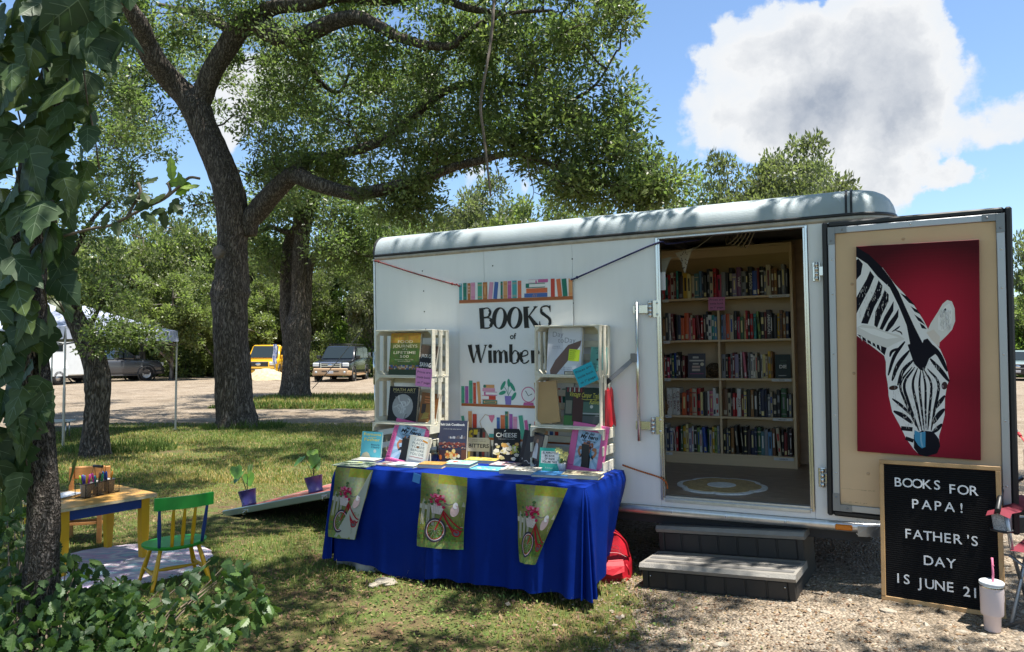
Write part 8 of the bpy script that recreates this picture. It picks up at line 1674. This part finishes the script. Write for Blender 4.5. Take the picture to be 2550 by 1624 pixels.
for k in range(3):
    cx = cdl * (k + .5) / 3; cup = E('metal_cup', CADM @ Matrix.Translation((cx, dd_ / 2, .004)), '%s grey tin cup of markers in the wire caddy' % ('nearest', 'middle', 'farthest')[k], 'cup', 'tin cups in the marker caddy')
    MB().lathe([(0, 0), (.034, 0), (.044, .098), (.046, .100), (.043, .099), (.033, .003), (0, .003)], 20).build('wall', pm('dull_tin', (.34, .335, .33), .5, .3), cup)
    for j, hx in enumerate(MK[k]):
        an = rm.uniform(0, 6.28); r_ = rm.uniform(.004, .022); tl = rm.uniform(.1, .32); Mm = CADM @ Matrix.Translation((cx + r_ * math.cos(an), dd_ / 2 + r_ * math.sin(an), .008 + rm.uniform(0, .012))) @ Matrix.Rotation(an, 4, 'Z') @ Matrix.Rotation(tl, 4, 'Y')
        mk = link('marker', MB().lathe([(0, 0), (.0055, 0), (.0062, .004), (.0062, .10), (.0072, .101), (.0072, .135), (.005, .148), (0, .149)], 10).mesh('marker', pm('marker_' + hx, hx, .35)), None, Mm)
        tag(mk, '%s marker pen in the %s cup of the wire caddy' % (MNAME[hx], ('nearest', 'middle', 'farthest')[k]), 'marker', 'marker pens')
pp = on_kt(160, 1236); b = MB()
for k in range(4): b.box(-.10, .11, -.07 - .004 * k, .08, .0015 + .003 * k, .0040 + .003 * k, 0, 0, Matrix.Rotation(.03 * k, 4, 'Z'))
tag(b.build('paper_stack', pm('drawing_paper', (.72, .72, .74), .6), None, TM((pp.x, pp.y, KH), cy)), 'stack of white drawing paper on the play table', 'paper')
# two potted cuttings on the ramp
M_pot = pm('violet_blue_pot', (.04, .035, .17), .4, var=.15, scale=8)
RM = TX @ Mr
for i, (px, py, lb) in enumerate(((624, 1243, 'dark blue pot with heart leaved cutting on the low end of the ramp'), (806, 1198, 'dark blue pot with heart leaved cutting on the ramp nearer the table'))):
    nrm_ = Vector((RM[0][2], RM[1][2], RM[2][2])); q = RM @ Vector((LEN - (.22 if i == 0 else .98), (.16, .28)[i], .0135))
    M0 = Vector((0, 0, 1)).rotation_difference(nrm_).to_matrix().to_4x4(); M0.translation = q; pt_ = E('potted_plant', M0, lb, 'plant', 'pots on the ramp'); s = 1.0 if i == 0 else 1.05
    MB().lathe([(0, .0), (.066, 0), (.070, .004), (.070, .022), (.066, .024), (.086, .150), (.088, .152), (.083, .151), (.062, .03), (0, .03)], 24).build('pot', M_pot, pt_)
    MB().lathe([(0, .128), (.081, .128)], 20).build('soil', pm('potting_soil', (.03, .022, .015), .95), pt_)
    rl_ = random.Random(30 + i); sb2 = MB(); 
    for j in range(5):
        an = rl_.uniform(0, 6.28); hgt = rl_.uniform(.16, .30); tipp = Vector((math.cos(an) * rl_.uniform(.03, .12), math.sin(an) * rl_.uniform(.03, .12), .13 + hgt)); sb2.tube([Vector((0, 0, .12)), Vector((tipp.x * .4, tipp.y * .4, .13 + hgt * .6)), tipp], .0028, 6)
        P = [(0, 0), (.030, .012), (.045, -.01), (.042, -.045), (.020, -.085), (0, -.105)]; P = P + [(-x, y) for x, y in P[-2:0:-1]]; nn_ = len(P); Ml = Matrix.Translation(tipp) @ Matrix.Rotation(rl_.uniform(-.8, .8), 4, 'Z') @ Matrix.Rotation(rl_.uniform(.6, 1.4), 4, 'X') @ Matrix.Scale(1.25, 4)
        lf = MB(); lf.add([Ml @ Vector((0, -.045, -.006))] + [Ml @ Vector((x, y, -.01 * abs(x) * 20 * .1)) for x, y in P], [(0, 1 + k, 1 + (k + 1) % nn_) for k in range(nn_)]); lf.build('leaf', pm('pothos_leaf%d' % (j % 2), [(.07, .17, .025), (.15, .26, .03)][j % 2], .4), pt_)
    sb2.build('stem', pm('green_stem', (.12, .18, .05), .6), pt_)
# rolled weeds round trunks
def tuft(c, n, rad, h, seed, label):
    r = np.random.default_rng(seed); a_ = r.uniform(0, 6.28, n); rr = rad * r.uniform(.3, 1, n) ** .5; x = c.x + rr * np.cos(a_); y = c.y + rr * np.sin(a_) * .6; l = h * r.uniform(.4, 1.2, n); la = r.uniform(0, 6.28, n); t_ = r.uniform(.1, .8, n); wv = .004 * c.y / 6
    V = np.stack([np.stack([x - wv, y, np.zeros(n)], 1), np.stack([x + wv, y, np.zeros(n)], 1), np.stack([x + np.cos(la) * l * np.sin(t_), y + np.sin(la) * l * np.sin(t_), l * np.cos(t_)], 1)], 1).reshape(-1, 3)
    C = np.array([(.10, .15, .04)]) * r.uniform(.6, 1.4, (n, 1)); tag(link('weed_tuft', np_mesh('weed_tuft', V, 3, C, M_grass)), label, 'weeds', kind='stuff')
tuft(G(640, 1066), 400, .6, .2, 1, 'weeds at the right foot of the big oak'); tuft(G(300, 1120), 700, .9, .2, 2, 'weeds round the foot of the small crooked oak'); tuft(G(560, 1068), 240, .5, .15, 3, 'weeds before the big oak trunk'); tuft(G(740, 995), 400, 1.2, .2, 4, 'grass at the foot of the forked oak')
# ================================================================== white tent
LG0, LG1 = G(157, 1115), G(437, 1069); sd = (LG1 - LG0); TWd = 2.78; ux = sd.normalized(); uy = Vector((-ux.y, ux.x, 0)); M_tent = pm('tent_fabric', (.30, .33, .42), .75, var=.04, scale=3); TWd = sd.length  # white fabric; its grey-blue base colour has the tree shade put into it
ten = E('canopy_tent', LG0, 'white pop-up canopy tent on grey legs behind the small oak', 'tent')
crn = [Vector((0, 0, 0)), ux * TWd, ux * TWd + uy * TWd, uy * TWd]; ctr = (crn[0] + crn[2]) / 2; EZ, VZ, PZ = 2.02, 1.80, 2.62
for i, c in enumerate(crn):
    MB().box(c.x - .017, c.x + .017, c.y - .017, c.y + .017, 0, 1.0, .003).build('leg', M_tube, ten); MB().box(c.x - .013, c.x + .013, c.y - .013, c.y + .013, 1.0, EZ - .02, .003).build('upper_leg', M_tube, ten)
    MB().box(c.x - .05, c.x + .05, c.y - .05, c.y + .05, 0, .006).build('foot_plate', M_tube, ten)
for i in range(4):
    a0, b0_ = crn[i], crn[(i + 1) % 4]
    def rf_(u, v_, a0=a0, b0_=b0_): p = a0.lerp(b0_, u).lerp(ctr, v_); z = EZ + (PZ - EZ) * (v_ ** 1.15) - .05 * math.sin(math.pi * u) * (1 - v_); return Vector((p.x, p.y, z))
    MB().grid(rf_, 16, 10).build('roof_panel', M_tent, ten)
    outw = ((a0 + b0_) / 2 - ctr).normalized() * .02
    def vf(u, v_, a0=a0, b0_=b0_): p = a0.lerp(b0_, u) + outw * (1 + .6 * math.sin(u * 14) * v_) * (.4 + v_); return Vector((p.x, p.y, EZ - .05 * math.sin(math.pi * u) * (1 - v_) + .004 - (EZ - VZ) * v_ + .01 * math.sin(u * 19) * v_))
    MB().grid(vf, 24, 3).build('valance', M_tent, ten)
    b = MB(); m0 = a0.lerp(b0_, .5)
    for s0, s1, z0, z1 in ((0, .5, 1.92, 1.72), (0, .5, 1.72, 1.92), (.5, 1, 1.92, 1.72), (.5, 1, 1.72, 1.92)): p, q = a0.lerp(b0_, s0), a0.lerp(b0_, s1); b.tube([(p.x, p.y, z0), (q.x, q.y, z1)], .012, 6)
    b.build('truss', M_tube, ten)
# folding bench with red seat left of the crooked oak
bn0 = G(160, 1090); fbn = E('folding_bench', TM(bn0, R(15)), 'white topped folding bench under the tent', 'bench')
MB().box(-.95, .15, -.15, .15, .30, .33, .004).build('bench_top', pm('bench_plastic', (.55, .56, .56), .5), fbn)
for x in (-.8, .05): MB().tube([(x, -.12, 0), (x, -.1, .30)], .012, 8).tube([(x, .12, 0), (x, .1, .30)], .012, 8).build('leg', M_tube, fbn)

# ================================================================== vehicles
M_tyre = pm('tyre', (.012, .012, .012), .85); M_rim = pm('alloy_rim', (.45, .45, .46), .35, .8); M_glass = pm('car_glass', (.015, .022, .024), .12, spec=.4); M_lens = pm('headlamp_lens', (.62, .66, .66), .12); M_black = pm('black_plastic', (.015, .015, .016), .5)
def loft(secs, M=None, mi=0):
    """secs: (x, half width, z0, z1, corner radius); x forward"""
    b = MB(); V = []; n = 16
    for x, hw, z0, z1, rc in secs:
        ring = []
        for (cy, cz, a0) in ((hw - rc, z1 - rc, 0), (-(hw - rc), z1 - rc, 90), (-(hw - rc * .6), z0 + rc * .6, 180), (hw - rc * .6, z0 + rc * .6, 270)):
            rr = rc if a0 < 180 else rc * .6
            for k in range(4): t = R(a0 + 30 * k); ring.append((x, cy + rr * math.cos(t), cz + rr * math.sin(t)))
        V += ring
    F_ = [(i * n + k, i * n + (k + 1) % n, (i + 1) * n + (k + 1) % n, (i + 1) * n + k) for i in range(len(secs) - 1) for k in range(n)] + [tuple(range(n))[::-1], tuple((len(secs) - 1) * n + k for k in range(n))]
    return b.add(V, F_, mi, True)
def wheel(root, x, y, r_, wd=.24):
    w_ = E('wheel', Matrix.Translation((x, y, r_)) @ Matrix.Rotation(R(90 if y < 0 else -90), 4, 'X'), parent=root)
    MB().lathe([(r_ * .62, .0), (r_ * .93, .0), (r_, .03), (r_, wd - .03), (r_ * .93, wd), (r_ * .62, wd)], 24).build('tyre', M_tyre, w_)
    rmm = MB().lathe([(0, wd - .05), (.07, wd - .045), (.08, wd - .07), (r_ * .55, wd - .03), (r_ * .62, wd - .02), (r_ * .63, .02), (0, .02)], 24)
    for k in range(6): t = k * 1.047; rmm.bar((.05 * math.cos(t), .05 * math.sin(t), wd - .035), (r_ * .56 * math.cos(t), r_ * .56 * math.sin(t), wd - .02), .07, .02)
    rmm.build('rim', M_rim, w_)
def suv(name, label, M, body_c, low_c, L_=5.2, W_=1.0, pickup=False, rack=True, front='chrome', plate=None, roof_z=1.92, hood_z=1.12):
    M_b = pm('paint_' + label[:18], body_c, .25, coat=.6); M_l = pm('paint_low_' + label[:18], low_c, .35, coat=.3)
    v_ = E(name, M, label, 'car' if not pickup else 'pickup truck'); h = L_ / 2; S = lambda n, b, m: b.build(n, m, v_)
    bed = 1.12 if pickup else hood_z + .10
    S('body', loft([(-h, W_ * .92, .52, bed - .05, .10), (-h + .1, W_ * .98, .42, bed, .12), (-h * .3, W_, .40, bed + .02, .12), (h * .40, W_, .40, hood_z + .06, .14), (h * .62, W_ * .99, .40, hood_z + .03, .16), (h * .92, W_ * .96, .42, hood_z - .06, .16), (h, W_ * .90, .50, hood_z - .16, .14)]), M_b)
    S('lower_trim', loft([(-h - .06, W_ * .86, .38, .62, .06), (-h + .06, W_ * .985, .34, .62, .08), (h - .12, W_ * .985, .34, .62, .08), (h + .05, W_ * .90, .36, .62, .08)]), M_l)
    g0 = -h * .10 if pickup else -h * .94; gx1 = h * .46; rz = roof_z
    S('cabin', loft([(g0, W_ * .90, hood_z + .02, hood_z + .10, .03), (g0 + .14, W_ * .84, hood_z + .02, rz - .08, .12), (g0 + .5, W_ * .82, hood_z, rz, .14), (h * .06, W_ * .82, hood_z, rz, .14), (h * .17, W_ * .81, hood_z, rz - .06, .13), (gx1, W_ * .90, hood_z, hood_z + .07, .03)]), M_b)
    ws = MB().add([(gx1 - .02, -W_ * .80, hood_z + .09), (gx1 - .02, W_ * .80, hood_z + .09), (h * .185, W_ * .72, rz - .10), (h * .185, -W_ * .72, rz - .10)], [(0, 1, 2, 3)]); 
    for k in range(4): ws.v[k] = (ws.v[k][0] + .03, ws.v[k][1], ws.v[k][2] + .02)
    S('windscreen', ws, M_glass)
    rw = MB().add([(g0 - .012, -W_ * .74, hood_z + .14), (g0 - .012, W_ * .74, hood_z + .14), (g0 + .115, W_ * .70, rz - .14), (g0 + .115, -W_ * .70, rz - .14)], [(3, 2, 1, 0)]); S('rear_window', rw, M_glass)
    xs = [g0 + .22, (g0 + h * .1) / 2, h * .12, gx1 - .30] if not pickup else [g0 + .2, h * .10, gx1 - .30]
    for sg in (-1, 1):
        for i in range(len(xs) - 1):
            x0, x1 = xs[i] + .03, xs[i + 1] - .03; tx1 = min(x1, h * .10); yl, yu = W_ * .897 + .008, W_ * .835 + .010
            S('side_window', MB().add([(x0, sg * yl, hood_z + .12), (x1, sg * yl, hood_z + .12), (tx1, sg * yu, rz - .14), (x0 + .02, sg * yu, rz - .14)], [(0, 1, 2, 3)]), M_glass)
            S('door_handle', MB().box(x0 + .08, x0 + .26, sg * W_ * .995, sg * (W_ * .995 + .02), hood_z - .06, hood_z - .02, .006), M_black)
        S('mirror', MB().box(gx1 - .30, gx1 - .10, sg * W_ * .94, sg * (W_ * .94 + .24), hood_z + .08, hood_z + .26, .03), M_b)
        S('headlight', MB().box(h - .16, h + .012, sg * W_ * .60, sg * W_ * .93, hood_z - .32, hood_z - .12, .03), M_lens)
        S('fog_light', MB().lathe([(0, .02), (.055, .02), (.07, 0)], 14, M=Matrix.Translation((h + .052, sg * W_ * .74, .52)) @ Matrix.Rotation(R(90), 4, 'Y')), M_lens)
        S('tail_light', MB().box(-h - .012, -h + .08, sg * W_ * .80, sg * W_ * .94, .72, 1.02, .02), pm('tail_lens', (.35, .01, .01), .2))
        S('wheel_arch', MB().lathe([(.44, -.02), (.50, -.02), (.50, .02), (.44, .02)], 24, M=Matrix.Translation((h * .60, sg * (W_ - .01), .38)) @ Matrix.Rotation(R(90), 4, 'X')), M_black); S('wheel_arch', MB().lathe([(.44, -.02), (.50, -.02), (.50, .02), (.44, .02)], 24, M=Matrix.Translation((-h * .58, sg * (W_ - .01), .38)) @ Matrix.Rotation(R(90), 4, 'X')), M_black)
        S('side_step', MB().box(-h * .38, h * .40, sg * (W_ - .06), sg * (W_ + .06), .30, .36, .015), M_l)
        for x in (h * .60, -h * .58): wheel(v_, x, sg * (W_ - .24), .39)
    S('grille_surround', MB().box(h - .06, h + .022, -W_ * .56, W_ * .56, hood_z - .40, hood_z - .10, .03), M_chrome if front == 'chrome' else M_black)
    for k in range(3): S('grille_opening', MB().box(h - .02, h + .028, -W_ * .48, W_ * .48, hood_z - .375 + .09 * k, hood_z - .32 + .09 * k, .008), M_black)
    S('grille_badge', MB().lathe([(0, .012), (.07, .012), (.08, 0)], 18, M=Matrix.Translation((h + .024, 0, hood_z - .25)) @ Matrix.Scale(1.9, 4, (0, 1, 0)) @ Matrix.Rotation(R(90), 4, 'Y')), M_chrome)
    S('bumper', MB().box(h - .1, h + .065, -W_ * .90, W_ * .90, .40, .72, .04), M_l); S('lower_intake', MB().box(h - .02, h + .070, -W_ * .45, W_ * .45, .545, .60, .008), M_black)
    pl = S('licence_plate', MB().box(h + .068, h + .076, -.155, .155, .46, .58, .004), pm('plate_white', (.7, .7, .7), .5))
    if plate: a = Art(); a.text(plate, 0, -.03, .05, (.05, .06, .12), bold=.02, width=.26); a.build('plate_number', M_print, pl, Matrix.Translation((h + .0763, 0, .53)) @ Matrix.Rotation(R(90), 4, 'Z') @ FACE)
    if rack:
        b = MB()
        for sg in (-1, 1): b.tube([(g0 + .5, sg * W_ * .70, rz + .06), (h * .1, sg * W_ * .70, rz + .06)], .02, 6)
        for k in range(4): x = g0 + .55 + k * .6; b.tube([(x, -W_ * .72, rz + .07), (x, W_ * .72, rz + .07)], .02, 6)
        S('roof_rack', b, M_black)
    if pickup: S('cargo_bed', MB().box(-h + .12, g0 - .06, -W_ * .86, W_ * .86, .75, bed + .012), M_black); S('tailgate', MB().box(-h - .015, -h + .02, -W_ * .78, W_ * .78, .64, bed - .06, .01), M_b)
    return v_
def vplace(px, py, heading, Y=None): p = G(px, py, 0); return TM((p.x, p.y if Y is None else Y, 0), heading)
# black and tan SUV facing us, a little to our left
p = G(822, 951, 0); suv('parked_suv', 'black SUV with tan lower body and roof rack facing the camera', TM((p.x + .2, 40.8, .0), R(-91)), (.010, .011, .014), (.42, .28, .16), 5.2, 1.0, plate='BRS·9905')
p = Vp(330, 945, 39); suv('parked_pickup', 'grey pickup parked behind the crooked oak trunk', TM((p.x - 1.35, 39.5, 0), R(50)), (.05, .053, .06), (.03, .03, .034), 4.7, .92, True, False, 'black', roof_z=1.78)
p = Vp(655, 940, 43); suv('parked_pickup', 'yellow pickup half hidden behind the thick oak trunk', TM((p.x - .25, 44.6, 0), R(-83)), (.62, .34, .012), (.45, .25, .01), 5.4, 1.0, True, False, 'black', roof_z=2.0)
suv('parked_car', 'grey green crossover cut off by the right edge behind the door', TM((Vp(2556, 900, 41).x, 41.5, 0), R(-90 - 38)), (.20, .26, .25), (.025, .025, .027), 4.5, .92, False, False, 'black', roof_z=1.66, hood_z=1.02)
p = Vp(372, 890, 52); suv('parked_car', 'white car far back between shrubs right of the grey pickup', TM((p.x, 50.5, 0), R(-100)), (.66, .67, .68), (.3, .3, .31), 4.6, .92, False, False, 'black', roof_z=1.75)
p = Vp(777, 900, 46); suv('parked_car', 'dark car behind the black SUV, seen at its left shoulder', TM((p.x - .2, 48.6, 0), R(-95)), (.03, .032, .035), (.03, .03, .03), 4.6, .92, False, False, 'black', roof_z=1.85)
# white horse trailer
hp = Vp(150, 960, 34); htr = E('horse_trailer', TM((hp.x - 2.1, 34.2, 0), R(-14)), 'white horse trailer with quilted rear doors under the tent edge', 'trailer'); M_hw = pm('horse_trailer_white', (.66, .69, .70), .45, var=.05, scale=2)
MB().box(-1.0, 1.0, .0, 3.6, .42, 2.35, .05).build('body', M_hw, htr)
for x0, x1 in ((-.96, -.02), (.02, .96)):
    d_ = MB().box(x0, x1, -.03, -.001, .46, 1.35, .01).build('rear_door', M_hw, htr); b = MB()
    for k in range(6): b.bar((x0 + .06 + .14 * k, -.032, .50), (min(x1 - .04, x0 + .06 + .14 * k + .5), -.032, 1.15), .012, .008, up=(0, 1, 0)); b.bar((x1 - .06 - .14 * k, -.032, .50), (max(x0 + .04, x1 - .06 - .14 * k - .5), -.032, 1.15), .012, .008, up=(0, 1, 0))
    b.build('quilting', M_hw, d_); MB().box(x0, x1, -.02, -.001, 1.38, 2.25, .01).build('upper_door', M_hw, htr)
MB().add([(1.0, .05, .42), (1.32, .3, .42), (1.32, .3, .8), (1.0, .05, 1.5), (1.32, 1.5, .42), (1.32, 1.5, .8), (1.0, 1.6, 1.5), (1.0, 1.6, .42)], [(0, 1, 2, 3), (1, 4, 5, 2), (3, 2, 5, 6), (4, 7, 6, 5)]).build('fender', M_hw, htr)
MB().lathe([(0, .02), (.06, .02), (.07, 0)], 14, M=Matrix.Translation((1.08, .0, .62)) @ FACE).build('tail_light', pm('tail_lens', (.35, .01, .01), .2), htr); MB().box(1.002, 1.01, 1.0, 1.5, 1.6, 1.95).build('window', M_glass, htr)
for y in (1.0, 1.9): wheel(htr, 1.25, y, .34) if False else None
w_ = E('wheel', Matrix.Translation((1.22, 1.0, .34)) @ Matrix.Rotation(R(90), 4, 'Y'), parent=htr); MB().lathe([(.2, -.1), (.32, -.1), (.34, -.07), (.34, .07), (.32, .1), (.2, .1)], 20).build('tyre', M_tyre, w_); MB().lathe([(0, .08), (.2, .07), (.2, -.07), (0, -.07)], 16).build('rim', M_rim, w_)
MB().box(-.95, .95, .1, 3.5, .30, .415).build('chassis', M_black, htr)
# low boat-like white trailer behind the SUV
bp = Vp(895, 895, 46); bt = E('boat', TM((bp.x, 46.8, 0), R(-60)), 'white boat with a red tip parked behind the black SUV', 'boat')
secs = []
V = []; n = 9
for i in range(9):
    t = i / 8; x = -2.2 + 4.4 * t; hw = .95 * (1 - max(0, t - .45) ** 2 * 2.6); k = .62 + .28 * max(0, t - .4)
    for j in range(n): a_ = math.pi * j / (n - 1); V.append((x, hw * math.cos(a_), k + .75 - .62 * math.sin(a_) * (1 - .35 * t)))
MB().add(V, [(i * n + j, i * n + j + 1, (i + 1) * n + j + 1, (i + 1) * n + j) for i in range(8) for j in range(n - 1)], 0, True).build('hull', pm('gelcoat_white', (.72, .73, .74), .3), bt)
MB().add([V[i * n] for i in range(9)] + [V[i * n + n - 1] for i in range(9)], [(i, i + 1, 10 + i, 9 + i) for i in range(8)]).build('deck_cover', pm('boat_cover', (.66, .68, .72), .7), bt)
MB().box(-2.26, -2.18, -.25, .25, .5, 1.25, .04).build('outboard', pm('red_gelcoat', (.45, .03, .03), .4), bt); MB().box(-1.9, 2.0, -.5, .5, .30, .42).build('cradle', M_black, bt)
for y in (-.7, .7): MB().lathe([(.12, -.09), (.28, -.09), (.30, 0), (.28, .09), (.12, .09), (.12, -.09)], 18, M=Matrix.Translation((-.4, y, .30)) @ Matrix.Rotation(R(90), 4, 'X')).build('wheel', M_tyre, bt)
# mound of pale mulch, hanging cloth, post and guy line
mp_ = G(663, 946, 0); r_ = random.Random(2)
b = MB().grid(lambda u, v_: Vector((1.25 * (1 - v_) * math.cos(u * 6.283) * (1 + .08 * math.sin(u * 25)), .9 * (1 - v_) * math.sin(u * 6.283), .62 * (1 - (1 - v_) ** 2) + .03 * math.sin(u * 31 + v_ * 17))), 40, 12)
tag(b.build('mulch_mound', pm('pale_mulch', (.46, .37, .22), .95, var=.25, scale=6, bump=1, bscale=30), None, TM((mp_.x, mp_.y, 0))), 'low mound of pale mulch before the yellow pickup', 'mound')
cp = Vp(684, 900, 42); b = MB().grid(lambda u, v_: Vector((.22 * u + .03 * math.sin(v_ * 7), .02 * math.sin(u * 9), 1.55 - 1.1 * v_)), 6, 10); o = b.build('hanging_cloth', pm('blue_white_cloth', (.05, .12, .42), .8, col2=(.62, .64, .68), scale=9), None, TM((cp.x - .1, 42, .45))); tag(o, 'blue and white cloth hanging between the two oak trunks', 'cloth')
tag(MB().tube([cp + Vector((0, .05, .0)) * 1, Vector((cp.x, 42.05, 0))], .04, 8).build('wooden_post', pm('grey_post', (.2, .19, .17), .8)), 'grey post under the blue and white cloth', 'post')
g0_, g1_ = Vp(778, 968, 25.3), Vp(905, 818, 25.0)
tag(MB().tube([g0_, g0_.lerp(g1_, .5) + Vector((0, 0, -.08)), g1_], .013, 6).build('guy_wire', pm('grey_rope', (.16, .15, .14), .8)), 'thin grey line slanting across the front of the black SUV', 'rope')
